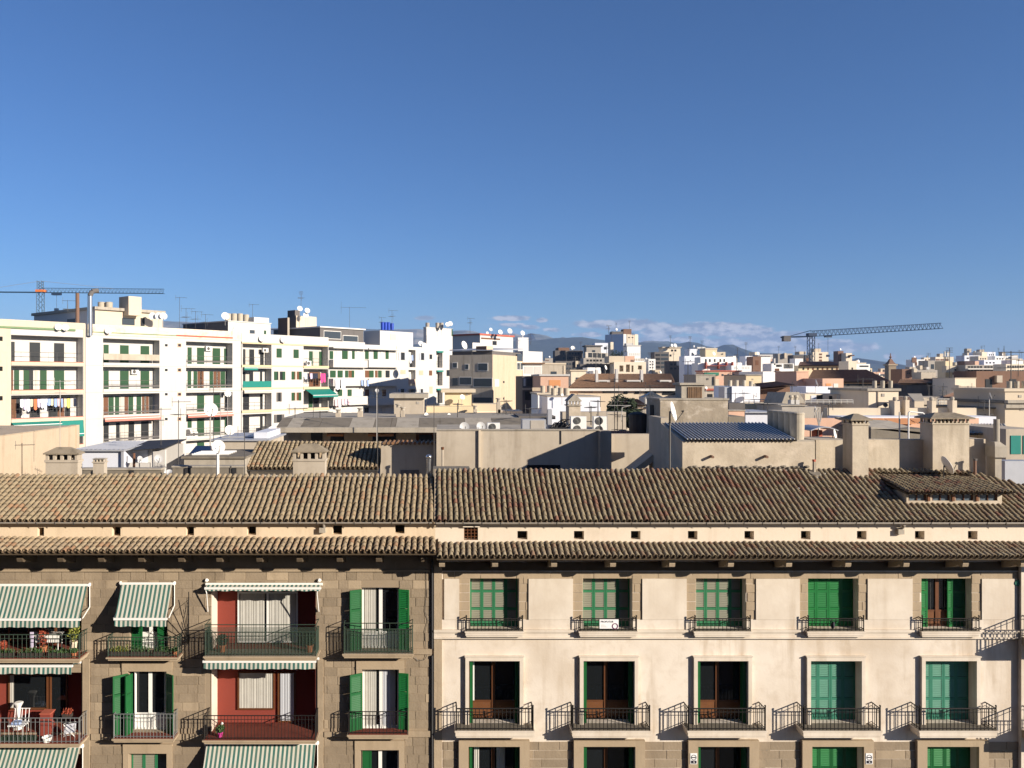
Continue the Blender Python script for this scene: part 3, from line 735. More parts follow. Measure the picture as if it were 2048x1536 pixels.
# W5 top floor: brown door and curtains between the half-open leaves
A, B = RW1[4]; w5 = french(RIGHT, A + 18, B - 30, R1, zf(1153), -.42, 'brown_frame', 'glass', .5, 'brown_panel')
drape(w5, sx(A + 24), sx(A + 36), R1 + .1, zf(1155), -.40, 'curtain_shade', 5); drape(w5, sx(A + 50), sx(A + 66), R1 + .1, zf(1155), -.40, 'curtain_shade', 5)
for rows_, base, top in ((RW2, R2, 1320), (RW3, R3, 1490)):
    for i, (a, b) in enumerate(rows_):
        A, B, zt = sx(a), sx(b), zf(top)
        if i < 3:
            f = french(RIGHT, a + 1, b - 1, base, zt - .01, -.55, 'brown_frame', 'glass', .55, 'brown_panel')
            for s0, s1, oo in ((A + .035, A + .095, -.36), (B - .095, B - .035, -.36), (A + .10, A + .13, -.30), (B - .13, B - .10, -.30)):
                m = MB(); m.fbox(FA, s0, s1, oo, -.03, base + .01, zt - .03); m.build('shutter', 'shutter_green', RIGHT)
            if i == 0:
                if base == R2: m = MB(); m.fbox(FA, A + .15, A + .2, -.47, -.44, base + .62, zt - .1); m.build('blind_edge', 'white_paint', RIGHT)
                else: drape(RIGHT, B - .75, B - .45, base + .3, zt - .05, -.48, 'shutter_grey', 4); drape(RIGHT, A + .2, A + .38, base + .3, zt - .05, -.46, 'curtain', 3)
        else:
            if base == R2: closed(RIGHT, a, b, base, zt, 'shutter_teal', 'louvre_teal')
            else: closed(RIGHT, a, b, base, zt, 'shutter_green', 'shutter_bright')
def railing(parent, a0, a1, o1, z0, z1, mat, sp=.115, r=.009, fin=False, extra=None, o0=0.0, low=.06):
    m = MB(); P = FA.p; R = r * 1.7
    pts = [P(a0, o0, z1), P(a0, o1, z1), P(a1, o1, z1), P(a1, o0, z1)]
    for q, e in zip(pts, pts[1:]): m.bar(q, e, R * 1.15)
    lp = [(q[0], q[1], z0 + low) for q in pts]
    for q, e in zip(lp, lp[1:]): m.bar(q, e, R * .8)
    mid = [(q[0], q[1], z1 - (z1 - z0) * .16) for q in pts]
    for q, e in zip(mid, mid[1:]): m.bar(q, e, R * .6)
    n = max(2, int((a1 - a0) / sp))
    for k in range(n + 1): a = a0 + (a1 - a0) * k / n; m.bar(P(a, o1, z0), P(a, o1, z1), r)
    n = max(1, int((o1 - o0) / sp))
    for k in range(n):
        oo = o0 + (o1 - o0) * (k + .5) / n; m.bar(P(a0, oo, z0), P(a0, oo, z1), r); m.bar(P(a1, oo, z0), P(a1, oo, z1), r)
    if extra:
        ex = [P(a0, o0, extra), P(a0, o1, extra), P(a1, o1, extra), P(a1, o0, extra)]
        for q, e in zip(ex, ex[1:]): m.bar(q, e, R)
        for a in (a0, a0 + (a1 - a0) / 3, a0 + (a1 - a0) * 2 / 3, a1): m.bar(P(a, o1, z1), P(a, o1, extra), r * 1.2)
    for a in (a0, a1): m.bar(P(a, o1, z0 - .02), P(a, o1, z1 + (.09 if fin else 0)), r * 1.9)
    if fin:
        for a in (a0, a1): m.blob(P(a, o1, z1 + .09), .03, 1, 1.3)
    return m.build('railing', mat, parent)
def balcony(parent, pa, pb, o, pyt, pyb, railpy, mat, slab='stone_trim', floor='concrete_dark', extra=None, fin=False, sp=.115, lip=True, r=.009, over=0.0):
    d = FD - o; A, B = X(pa, d), X(pb, d); zt, zb = Z(pyt, d), Z(pyb, d); m = MB()
    m.fbox(FA, A, B, 0, o, zb + .06, zt); m.fbox(FA, A + .03, B - .03, 0, o - .03, zb, zb + .06)
    if lip: m.fbox(FA, A - .025, B + .025, 0, o + .025, zt - .045, zt - .002)
    s = m.build('balcony', slab, parent)
    f = MB(); f.fbox(FA, A + .02, B - .02, -.02, o - .015, zt, zt + .012); f.build('balcony_floor', floor, s)
    railing(s, A + .03, B - .03, o - .03, zt + .012, Z(railpy, d), mat, sp, fin=fin, extra=Z(extra, d) if extra else None, r=r)
    return s
for a, b in RB1: balcony(RIGHT, a, b, .27, 1263, 1275, 1238, 'black_iron', 'cream_panel', fin=True, sp=.125, r=.011)
for a, b in RB2:
    s = balcony(RIGHT, a, b, .58, 1462, 1476.5, 1418, 'black_iron', 'cream_panel', fin=True, sp=.125, r=.012)
for a, b, c, d, e, mt, ex, fl in ((213.5, 356.5, 1315, 1322, 1275, 'green_iron', None, 'red_floor'), (686, 826.5, 1308, 1317, 1259, 'green_iron', 1247, 'concrete_dark'), (408, 633.5, 1313, 1322, 1265, 'green_iron', 1250, 'concrete_dark'),
                       (225, 348, 1478, 1486, 1429, 'grey_iron', None, 'red_floor'), (695.5, 816.5, 1470, 1479, 1424, 'black_iron', None, 'red_floor'), (406, 632, 1481, 1489, 1432, 'black_iron', None, 'red_floor')):
    o = .70 if b - a > 200 else .48
    balcony(LEFT, a, b, o, c, d, e, mt, 'stone_trim', fl, extra=ex, sp=.11)
for c, d, e, mt in ((1318, 1326.5, 1270, 'green_iron'), (1488, 1496, 1437, 'grey_iron')):
    balcony(LEFT, -90, 159, .70, c, d, e, mt, 'stone_trim', 'red_floor', sp=.14)
# loggia interiors of the left building
def loggia_room(a, b, zb, zt, mat, side='cream_panel'):
    m = MB(); A, B = sx(a), sx(b); m.fbox(FA, A - .05, B + .05, -.80, -.70, zb - .1, zt + .05); w = m.build('loggia_wall', mat, LEFT)
    f = MB(); f.fbox(FA, A, B, -.699, 0, zb - .02, zb + .012); f.build('terrace_floor', 'red_floor', w)
    j = MB(); j.fbox(FA, A, A + .012, -.699, .02, zb, zt); j.build('jamb_lining', side, w)
    j = MB(); j.fbox(FA, B - .012, B, -.699, -.002, zb, zt); j.build('jamb_lining', mat, w)
    return w
def back(px): return (px - PX) / F * (FD + .7)     # along the recessed wall
def zb_(py): return Z(py, FD + .7)
def recess_window(w, a, b, t, bt, fm, leaves=2, glass='glass', curt=None, fw=.05, oo=-.695):
    m = MB(); A, B, zt, zb = back(a), back(b), zb_(t), zb_(bt)
    m.fbox(FA, A, A + fw, oo, oo + .06, zb, zt); m.fbox(FA, B - fw, B, oo, oo + .06, zb, zt); m.fbox(FA, A + fw, B - fw, oo, oo + .06, zt - fw, zt); m.fbox(FA, A + fw, B - fw, oo, oo + .06, zb, zb + fw)
    for k in range(1, leaves): c = A + (B - A) * k / leaves; m.fbox(FA, c - fw * .7, c + fw * .7, oo, oo + .062, zb + fw, zt - fw)
    f = m.build('window_frame', fm, w)
    g = MB(); g.fbox(FA, A + fw * .5, B - fw * .5, oo + .002, oo + .012, zb + fw * .5, zt - fw * .5); g.build('pane', glass, w)
    if curt:
        for (p, q, fo, cm) in curt: drape(w, back(p), back(q), zb + .05, zt - .04, oo + .035, cm, fo, amp=.016)
    return f
w = loggia_room(*LC[0], 'red_wall'); recess_window(w, 476, 596, 1183, 1284, 'white_paint', 2, 'glass_pale', [(481, 530, 9, 'curtain'), (539, 592, 9, 'curtain')])
w = loggia_room(*LC[1], 'red_wall'); recess_window(w, 476, 550, 1342, 1418, 'brown_frame', 1, 'glass', [(479, 547, 14, 'curtain')]); recess_window(w, 556, 592, 1342, 1443, 'brown_frame', 1, 'glass', [(561, 588, 6, 'shutter_grey')])
w = loggia_room(*LC[2], 'red_wall')
w = loggia_room(*LA[0], 'wall_dark'); recess_window(w, -20, 60, 1186, 1290, 'brown_frame', 2); recess_window(w, 75, 150, 1186, 1300, 'brown_frame', 2)
w = loggia_room(*LA[1], 'red_wall'); recess_window(w, 18, 98, 1346, 1418, 'brown_frame', 1, 'glass', [(20, 29, 2, 'curtain')], .06); recess_window(w, 101, 136, 1346, 1446, 'brown_frame', 1)
w = loggia_room(*LA[2], 'red_wall')
# windows B and D with open shutters
def leaf_open(parent, px_hinge, width, zb, zt, ang, side, mat='shutter_bright'):
    """leaf hinged at the jamb and swung out towards the wall"""
    a = sx(px_hinge); t = math.radians(ang); u = (math.cos(t) * side, -math.sin(t))
    if side > 0: fr = Fr((a, FD - .02), u)
    else: fr = Fr((a, FD - .02), (-u[0], -u[1])); 
    if side > 0: return shutter(parent, .0, width, zb, zt, 0, mat, mat, 3, fr, solid=.5)
    return shutter(parent, -width, 0, zb, zt, 0, mat, mat, 3, fr, solid=.5)
def white_door(a, b, zb, zt, cur, o=-.28, panel=.5):
    f = french(LEFT, a, b, zb, zt, o, 'white_paint', 'glass', panel, 'white_paint')
    for p, q, fo, cm in cur: drape(f, sx(p), sx(q), zb + (panel or .05), zt - .06, o + .055, cm, fo, amp=.014)
a, b, zb, zt = LD[0]; white_door(a, b, zb, zt - .01, [(728, 751, 6, 'curtain')]); leaf_open(LEFT, a, .42, zb, zt - .05, 25, -1, 'shutter_green'); leaf_open(LEFT, b, .36, zb, zt - .05, 14, 1)
a, b, zb, zt = LD[1]; white_door(a, b, zb, zt - .01, [(727, 752, 6, 'curtain'), (765, 790, 6, 'shutter_grey')], panel=.06); leaf_open(LEFT, a, .45, zb, zt - .1, 30, -1, 'shutter_green'); leaf_open(LEFT, b, .34, zb, zt - .1, 16, 1)
a, b, zb, zt = LD[2]; white_door(a, b, zb, zt - .01, []); shutter(LEFT, sx(a) + .05, sx(a) + .36, zb, zt - .03, -.2, 'shutter_green', 'shutter_green')
a, b, zb, zt = LB[0]; white_door(a, b, zb, zt - .01, []); shutter(LEFT, sx(a) + .02, sx(a) + .38, zb, zt - .05, -.14, 'shutter_green', 'shutter_green'); shutter(LEFT, sx(b) - .38, sx(b) - .1, zb, zt - .05, -.14, 'shutter_green', 'shutter_green')
a, b, zb, zt = LB[1]; white_door(a + 8, b - 6, zb, zt - .01, []); leaf_open(LEFT, a, .5, zb, zt - .05, 38, -1, 'shutter_green'); leaf_open(LEFT, a + 8, .34, zb, zt - .05, 70, -1, 'shutter_green'); leaf_open(LEFT, b, .36, zb, zt - .05, 35, 1, 'shutter_green')
dm = MB(); dm.hexa([FA.p(*q) for q in ((sx(264), -.25, zb + .05), (sx(268), -.06, zb + .05), (sx(269), -.06, zb + .05), (sx(265), -.25, zb + .05), (sx(264), -.25, zt - .05), (sx(268), -.06, zt - .05), (sx(269), -.06, zt - .05), (sx(265), -.25, zt - .05))]); dm.build('door_leaf', 'white_paint', LEFT)
a, b, zb, zt = LB[2]; closed(LEFT, a, b, zb, zt, 'shutter_faded', 'louvre_grey', o=-.25, leaves=3)
# projecting wing at the right edge with its own balconies
WX = XW
m = MB(); m.fbox(FA, WX, XR1, 0, .16, 0, ZT); m.build('wing_wall', 'cream', RIGHT)
for (zt, zb, rl) in ((zf(1271, .0), zf(1271) - .26, .72), (zf(1455), zf(1455) - .26, .80)):
    m = MB(); m.fbox(FA, WX + .02, XR1, .16, 1.0, zb, zt); s = m.build('balcony', 'stone_trim', RIGHT); railing(s, WX + .05, XR1 - .1, .97, zt + .005, zt + rl, 'black_iron', .125, r=.012, fin=True, o0=.16)
m = MB(); m.lathe(FA.p(sx(2033), .03, zf(1165)), (0, -1, 0), [(0, .09), (.02, .12), (.05, .10), (.055, .05)], 14); m.build('round_plaque', 'shutter_teal', RIGHT)

# ---- awnings
def awning(label, pa, pb, pyt, o1, py_bar, val, group='green and white striped awnings', o0=.12, arms=True, sag=.03, xs=None, brk=True):
    A, B = sx(pa, o0), sx(pb, o0); d0, d1 = FD - o0, FD - o1; zt = Z(pyt, d0); zb = Z(py_bar, d1)
    t = thing('awning', label, 'awning', FA.p((A + B) / 2, 0, zb), group); m = MB(); n = 10; P = FA.p
    rows = []
    for k in range(n + 1):
        f = k / n; rows.append((o0 + (o1 - o0) * f, zt + (zb - zt) * f - sag * math.sin(math.pi * f)))
    for (oa, za), (ob, zb2) in zip(rows, rows[1:]):
        m.quad(P(A, oa, za), P(B, oa, za), P(B, ob, zb2), P(A, ob, zb2)); m.quad(P(A, oa, za - .012), P(A, ob, zb2 - .012), P(B, ob, zb2 - .012), P(B, oa, za - .012))
    m.build('fabric', 'awning_stripe', t)
    b = MB(); b.fbox(FA, A - .03, B + .03, o1 - .03, o1 + .035, zb - .05, zb + .02); b.build('front_bar', 'white_paint', t)
    v = MB(); ns = int((B - A) / .1); 
    for k in range(ns):
        a, c = A + (B - A) * k / ns, A + (B - A) * (k + 1) / ns; dz = lambda x: val + .03 * abs(math.sin((x - A) * math.pi / .45)); w = lambda x: .012 * math.sin(x * 5)
        v.quad(P(a, o1 + .012 + w(a), zb - .05), P(c, o1 + .012 + w(c), zb - .05), P(c, o1 + .03 + w(c), zb - .05 - dz(c)), P(a, o1 + .03 + w(a), zb - .05 - dz(a)))
    v.build('valance', 'awning_stripe', t)
    r = MB(); r.bar(P(A - .05, .09, zt + .0), P(B + .05, .09, zt + .0), .05, 8); r.build('roller', 'white_paint', t)
    if arms:
        for a in (A - .06, B + .06):
            m = MB(); m.path([P(a, .05, zt), P(a, .05, zt - .75)], .018, 5); m.path([P(a, .06, zt - .75), P(a, o1 * .9, zb)], .018, 5); m.blob(P(a, .07, zt + .02), .06, 2); m.build('arm', 'white_paint', t)
    return t
awning('wide extended striped awning over the plant-filled top balcony', -95, 174, 1171, .68, 1238, .20)
awning('small extended striped awning over the balcony beside the wide one', 243, 344, 1168, .70, 1237, .19)
t = awning('rolled-up striped awning above the red loggia with white curtains', 414, 642, 1169, .30, 1175.5, .03, arms=False, sag=0)
for px in (415, 640):
    m = MB(); m.path([FA.p(sx(px), .30, zf(1175, .3)), FA.p(sx(px) + (.05 if px < 500 else -.06), .28, zf(1182)), FA.p(sx(px) + .03 * (1 if px < 500 else -1), .06, zf(1222))], .018, 5); m.blob(FA.p(sx(px) - .02, .05, zf(1160)), .07, 3); m.build('arm', 'white_paint', t)
awning('narrow striped valance hanging below the balcony with two clipped potted bushes', 416, 635, 1318, .62, 1322, .19, arms=False, sag=0)
awning('striped valance hanging below the plant-filled top balcony', -95, 158, 1325, .66, 1331, .20, arms=False, sag=0)
awning('wide faded striped awning at the lower left below the balcony with a clothes rack', -95, 160, 1494, .72, 1556, .2)
awning('striped awning below the red-tiled terrace at the bottom of the picture', 413, 631, 1488, .66, 1552, .2)
# ------------------------------------------------------------------ generic roofscape builders
AX = (1, 0)
def front(d): return Fr((0, d), AX)
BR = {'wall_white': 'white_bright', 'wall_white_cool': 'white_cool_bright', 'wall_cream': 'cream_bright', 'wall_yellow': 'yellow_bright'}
ALL = []
class Bld:
    """axis-aligned block: front face at depth d between photo columns, dd metres deep, standing on z0"""
    def __init__(s, name, label, cat, px0, px1, pyt, d, dd, mat, z0=0.0, cap=None, capmat='concrete', group=None, pxb=None, holes=None):
        if d > 100: dd = min(dd, 5.0)
        s.nw = 0; ALL.append(s)
        s.x0, s.x1, s.d, s.dd, s.zt, s.z0 = X(px0, d), X(px1, d), d, dd, Z(pyt, d), z0
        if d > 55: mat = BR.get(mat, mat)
        s.t = thing(name, label, cat, ((s.x0 + s.x1) / 2, d + dd / 2, z0), group); s.fr = front(d)
        m = MB(); zt = s.zt
        if holes:
            wall(m, s.fr, s.x0, s.x1, z0, zt, [(s.sx(a), s.sx(b), s.z(e), s.z(c), dp) for a, b, c, e, dp in holes])
            m.quad((s.x0, d, z0), (s.x0, d, zt), (s.x0, d + dd, zt), (s.x0, d + dd, z0)); m.quad((s.x1, d, z0), (s.x1, d + dd, z0), (s.x1, d + dd, zt), (s.x1, d, zt)); m.quad((s.x0, d + dd, z0), (s.x0, d + dd, zt), (s.x1, d + dd, zt), (s.x1, d + dd, z0)); m.quad((s.x0, d, zt), (s.x1, d, zt), (s.x1, d + dd, zt), (s.x0, d + dd, zt))
        else: m.box(s.x0, s.x1, d, d + dd, z0, zt)
        m.build('wall', mat, s.t)
        if cap:
            h, ov = cap; c = MB(); c.box(s.x0 - ov, s.x1 + ov, d - ov, d + dd + ov, zt + .002, zt + h); c.build('roof_cap', capmat, s.t)
    def sx(s, px): return X(px, s.d)
    def z(s, py): return Z(py, s.d)
    def win(s, a, b, t, e, mat='far_dark', name='window', o=.03, frame=None, fw=.06):
        A, B, zt, zb = s.sx(a), s.sx(b), s.z(t), s.z(e); s.nw += 1
        if frame:
            m = MB(); f = s.fr
            m.fbox(f, A - fw, A, 0, o + .03, zb, zt); m.fbox(f, B, B + fw, 0, o + .03, zb, zt); m.fbox(f, A - fw, B + fw, 0, o + .03, zt, zt + fw); m.fbox(f, A - fw, B + fw, 0, o + .05, zb - fw, zb)
            if B - A > .7: c = (A + B) / 2; m.fbox(f, c - fw * .5, c + fw * .5, 0, o + .025, zb, zt)
            w = m.build(name, frame, s.t); ubox('pane', mat, w, s.fr, A, B, .002, o * .5, zb, zt); return w
        return ubox(name, mat, s.t, s.fr, A, B, -.02, o, zb, zt)
    def lwin(s, y0, y1, z0, z1, mat='far_dark', name='window'):
        """window on the left-hand side wall"""
        fr = Fr((s.x0, s.d + s.dd), (0, -1)); ubox(name, mat, s.t, fr, s.dd - y1, s.dd - y0, -.02, .03, z0, z1)
    def slab(s, a, b, t, e, o0, o1, mat, name):
        m = MB(); m.fbox(s.fr, s.sx(a), s.sx(b), o0, o1, s.z(e), s.z(t)); return m.build(name, mat, s.t)
def perp(f):
    f = Vector(f).normalized(); return f
def dish(label, px, py, d, rpx, face=(.45, -.8, .4), mat='dish_white', base=None, group='satellite dishes', arm=True, pole='aerial_pale', pr=.022):
    R = rpx / F * d; c = Vector((X(px, d), d, Z(py, d))); f = perp(face); base = c.z - R * 1.6 if base is None else base
    t = thing('satellite_dish', label, 'satellite dish', (c.x, c.y, base), group)
    m = MB(); n = 20; dp = .20 * R
    m.lathe(c, f, [(-dp, R * .06), (-dp * .93, R * .3), (-dp * .6, R * .65), (0, R), (-.03 * R, R * 1.01), (-dp * .75, R * .65), (-dp * 1.15, R * .3), (-dp * 1.2, R * .06)], n, cap=True)
    m.build('reflector', mat, t, smooth=False)
    side = f.cross(Vector((0, 0, 1))).normalized(); up = side.cross(f).normalized()
    if arm:
        m = MB(); feed = c + f * R * .95 - up * R * .15; m.bar(c - up * R * .98, feed, R * .03 + .004); m.bar(c - up * R * .98, c - f * R * .25 - up * R * .3, R * .03 + .004); a = m.build('arm', 'aerial', t)
        m = MB(); m.bar(feed, feed - f * R * .22, R * .09, 8); m.build('feed', 'aerial', t)
    m = MB(); b = c - f * (R * .3 + .03); m.bar((b.x, b.y, base), (b.x, b.y, b.z + R * .1), pr, 6); m.bar(b, c - f * dp, pr * 1.2, 6); m.build('mount', pole, t)
    return t
def aerial(label, px, pyt, pyb, d, els=6, ang=.6, group='television aerials', mat='aerial', r=.016, boom=.9, second=True, top='yagi'):
    x, zt, zb = X(px, d), Z(pyt, d), Z(pyb, d); t = thing('television_aerial', label, 'aerial', (x, d, zb), group)
    m = MB(); m.bar((x, d, zb), (x, d, zt), r, 5); m.build('mast', mat, t)
    def yagi(z, L, w, a, n):
        m = MB(); u = Vector((math.cos(a), math.sin(a), 0)); v = Vector((-math.sin(a), math.cos(a), 0)); c = Vector((x, d, z)); e = r * .55
        m.bar(c - u * L * .35, c + u * L * .65, e * 1.4)
        for k in range(n):
            p = c + u * L * (-.33 + k / (n - 1) * .96); ww = w * (1 - .35 * k / n); m.bar(p - v * ww / 2, p + v * ww / 2, e)
        for q in (-1, 1): m.bar(c - u * L * .33 + Vector((0, 0, 0)), c - u * L * .33 + Vector((0, 0, q * w * .5)), e)
        m.build('yagi', mat, t)
    if top == 'yagi': yagi(zt - .08, boom, .5 * boom, ang, els)
    elif top == 'panel':
        m = MB()
        for k in range(4): m.bar((x - .35, d, zt - .08 - k * .14), (x + .35, d, zt - .08 - k * .14), r * .5)
        m.bar((x - .2, d, zt - .02), (x - .2, d, zt - .58), r * .4); m.bar((x + .2, d, zt - .02), (x + .2, d, zt - .58), r * .4); m.build('yagi', mat, t)
    if second: yagi(zt - .55 * boom - .2, boom * .8, .7 * boom, ang + 1.9, 4)
    return t
def tank(label, px0, px1, pyt, pyb, d, mat='tank_cement', group='cement water tanks', dome=False):
    x, r = X((px0 + px1) / 2, d), (px1 - px0) / 2 / F * d; z0, z1 = Z(pyb, d), Z(pyt, d)
    t = thing('water_tank', label, 'water tank', (x, d, z0), group); m = MB(); h = z1 - z0
    m.lathe((x, d, z0), (0, 0, 1), [(0, r * .93), (h * .5, r), (h * .96, r), (h * .96, r * 1.05), (h, r * 1.05)], 18); m.build('shell', mat, t, smooth=False)
    m = MB(); m.lathe((x, d, z1 + .002), (0, 0, 1), [(0, r * 1.0), (.12 * r, r * .9), (.3 * r if dome else .16 * r, r * .25)], 18); m.build('lid', mat, t)
    return t
def ac_unit(label, px0, px1, pyt, pyb, d, fans=1, group='air conditioner units', dd=.4, face=0, mat='ac_white'):
    x0, x1, z0, z1 = X(px0, d), X(px1, d), Z(pyb, d), Z(pyt, d); t = thing('air_conditioner', label, 'air conditioner', ((x0 + x1) / 2, d, z0), group)
    m = MB(); m.box(x0, x1, d, d + dd, z0 + .04, z1); m.box(x0 + .03, x0 + .09, d + .03, d + dd - .03, z0, z0 + .04); m.box(x1 - .09, x1 - .03, d + .03, d + dd - .03, z0, z0 + .04); m.build('casing', mat, t)
    w, h = x1 - x0, z1 - z0; r = min(w * .36, h * .44 / fans)
    for k in range(fans):
        c = (x0 + w * .40, d - .004, z0 + h * ((k + .5) / fans)); m = MB(); m.lathe(c, (0, -1, 0), [(0, r), (.015, r), (.02, r * .92)], 20); fn = m.build('fan', 'ac_fan', t)
        m = MB()
        for q in range(4): m.lathe((c[0], d - .028, c[2]), (0, -1, 0), [(0, r * (.3 + .2 * q)), (.006, r * (.3 + .2 * q) + .006), (.006, r * (.3 + .2 * q)), (0, r * (.3 + .2 * q))], 20, cap=False)
        for q in range(4): a = q * math.pi / 4; m.bar((c[0] - r * math.cos(a), d - .026, c[2] - r * math.sin(a)), (c[0] + r * math.cos(a), d - .026, c[2] + r * math.sin(a)), .005)
        m.build('guard', 'grey_iron', fn)
    return t
def chimney(parent, px0, px1, d, dd, py_peak, py_eave, py_ob, py_band, zbase, nop, mat='wall_tan', capmat='concrete_cap', flat=.45, over=.07):
    """shaft, a row of smoke openings and a hipped stone cap"""
    x0, x1 = X(px0, d), X(px1, d); zb, zo, ze, zp = Z(py_band, d), Z(py_ob, d), Z(py_eave, d), Z(py_peak, d)
    m = MB(); m.box(x0, x1, d, d + dd, zbase, zb); s = m.build('chimney', mat, parent)
    m = MB(); m.box(x0 - .035, x1 + .035, d - .035, d + dd + .035, zb + .001, zo); m.build('band', mat, s)
    m = MB(); n = nop; w = x1 - x0; pw = w * (.42 / (n + 1)) if n else w / 2
    ow = (w - (n + 1) * pw * 1.0) / n
    for k in range(n + 1): a = x0 + k * (pw + ow); m.box(a, a + pw, d, d + .09, zo + .001, ze); m.box(a, a + pw, d + dd - .09, d + dd, zo + .001, ze)
    if dd > .3: m.box(x0, x0 + .08, d + dd * .4, d + dd * .6, zo + .001, ze); m.box(x1 - .08, x1, d + dd * .4, d + dd * .6, zo + .001, ze)
    m.build('cap_posts', mat, s)
    m = MB(); m.box(x0 + w * .3, x1 - w * .3, d + dd * .35, d + dd * .65, zo + .001, ze - .01); m.build('flue', 'room_dark', s)
    m = MB(); o = over; h = min(.05, (zp - ze) * .3); xc = (x0 + x1) / 2; yc = d + dd / 2; f = w * flat
    B = [(x0 - o, d - o), (x1 + o, d - o), (x1 + o, d + dd + o), (x0 - o, d + dd + o)]
    T = [(xc - f / 2, yc - .03), (xc + f / 2, yc - .03), (xc + f / 2, yc + .03), (xc - f / 2, yc + .03)]
    m.hexa([(a, b, ze + .001) for a, b in B] + [(a, b, ze + h) for a, b in B]); i = len(m.v); m.hexa([(a, b, ze + h + .001) for a, b in B] + [(a, b, zp) for a, b in T]); m.build('chimney_cap', capmat, s)
    return s
def pipe_run(name, parent, pts, r, mat, n=7):
    m = MB(); m.path(pts, r, n); return m.build(name, mat, parent, smooth=False)
def roof_z(d): return UZ_R + USL * (d - UD0)

# ------------------------------------------------------------------ bodies behind the street front
m = MB(); m.box(XL0, SPLIT, FD + 2.0, 46, 0, 16.4); m.build('rear_block', 'wall_tan', LEFT)
m = MB(); m.box(SPLIT + .01, XR1, FD + 2.45, 41, 0, 16.4); m.build('rear_block', 'wall_tan', RIGHT)
m = MB(); m.box(XL0, XS_U - .04, RL - .06, RL + .1, 16.4, UZ_L + USL_L * (RL - UD0) + .02); m.build('ridge_wall', 'wall_tan', LEFT)
m = MB(); m.box(XS_U + .04, X(1925, 30.2), RR - .06, RR + .1, 16.4, UZ_R + USL * (RR - UD0) + .02); m.build('ridge_wall', 'wall_tan', RIGHT)
m = MB(); m.box(XS_U - .04, XS_U + .035, UD0 + .3, RR, UZ_L - .2, UZ_L + .05); m.hexa([(XS_U - .03, UD0 + .05, UZ_R - .2), (XS_U + .03, UD0 + .05, UZ_R - .2), (XS_U + .03, RR, roof_z(RR) - .3), (XS_U - .03, RR, roof_z(RR) - .3), (XS_U - .03, UD0 + .05, UZ_R + .04), (XS_U + .03, UD0 + .05, UZ_R + .04), (XS_U + .03, RR, roof_z(RR) + .04), (XS_U - .03, RR, roof_z(RR) + .04)]); m.build('verge', 'stone_trim', RIGHT)
# chimneys of the left building
chimney(LEFT, 91, 155, 31.3, .42, 895, 909, 920, 925, 16.4, 4)
chimney(LEFT, 186, 208, 31.3, .30, 916.5, 918.5, 923.5, 926, 16.4, 3, capmat='concrete', flat=.9, over=.03)
chimney(LEFT, 586, 650, 31.3, .45, 888, 905, 918, 922, 16.4, 4)
# silver flue at the joint of the roofs
t = thing('metal_flue', 'shiny steel flue pipe with a ball cowl at the joint of the two roofs', 'flue', (X(857.5, 30.4), 30.4, 17))
x, d = X(857.5, 30.4), 30.4
m = MB(); m.bar((x, d, 17), (x, d, Z(922, d)), .075, 12); m.bar((x, d, Z(922, d)), (x, d, Z(918, d)), .085, 12); m.build('pipe', 'steel', t)
m = MB(); m.lathe((x, d, Z(918, d)), (0, 0, 1), [(0, .05), (.04, .10), (.09, .115), (.14, .09), (.17, .03)], 14); m.build('cowl', 'steel', t, smooth=True)
# ochre neighbour at the far left
t = thing('ochre_building', 'ochre rendered building with a plain side wall at the left edge', 'building', (-26, 42, 0))
m = MB(); zt = Z(872, 40); m.box(-33, X(0, 40), 37, 48.3, 0, zt); m.build('wall', 'wall_ochre', t)
m = MB(); m.box(X(0, 40) - .35, X(0, 40) + .05, 48.3, 48.7, 0, zt + .05); m.box(-33, X(0, 40) + .03, 37, 48.3, zt + .002, zt + .03); m.build('coping', 'wall_ochre', t)
m = MB(); m.box(-33, X(2, 50), 49.5, 52, 0, Z(861, 50)); m.build('rear_annex', 'wall_white', t)
aerial('thin dark aerial in front of the ochre side wall', 44, 886, 952, 33, 5, .3, boom=.7, second=False)
aerial('tall pale aerial pole rising beside the green striped laundry block', 120, 760, 897, 42, 5, .2, mat='aerial_pale', boom=.8)
# low stained parapet behind the left roof
for px0, px1, pt, d, lab in ((160, 322, 940, 33.5, 'low stained concrete parapet behind the left roof by the small chimney'), (345, 487, 935, 34.5, 'thick stained parapet behind the left roof below the white pole dish')):
    t = thing('parapet', lab, 'parapet', (X((px0 + px1) / 2, d), d, 16.4)); m = MB(); m.box(X(px0, d), X(px1, d), d, d + .35, 16.4, Z(pt, d)); m.build('wall', 'concrete_dark', t)
    m = MB(); m.box(X(px0, d) - .03, X(px1, d) + .03, d - .04, d + .4, Z(pt, d) + .002, Z(pt, d) + .07); m.build('coping', 'concrete', t)
    for k in range(2): px = (185 + k * 75) if px0 < 200 else (370 + 95 * k); m = MB(); m.box(X(px, d), X(px + 8, d), d - .05, d - .002, 16.4, Z(pt + 1, d)); m.build('drain_slot', 'tank_black', t)
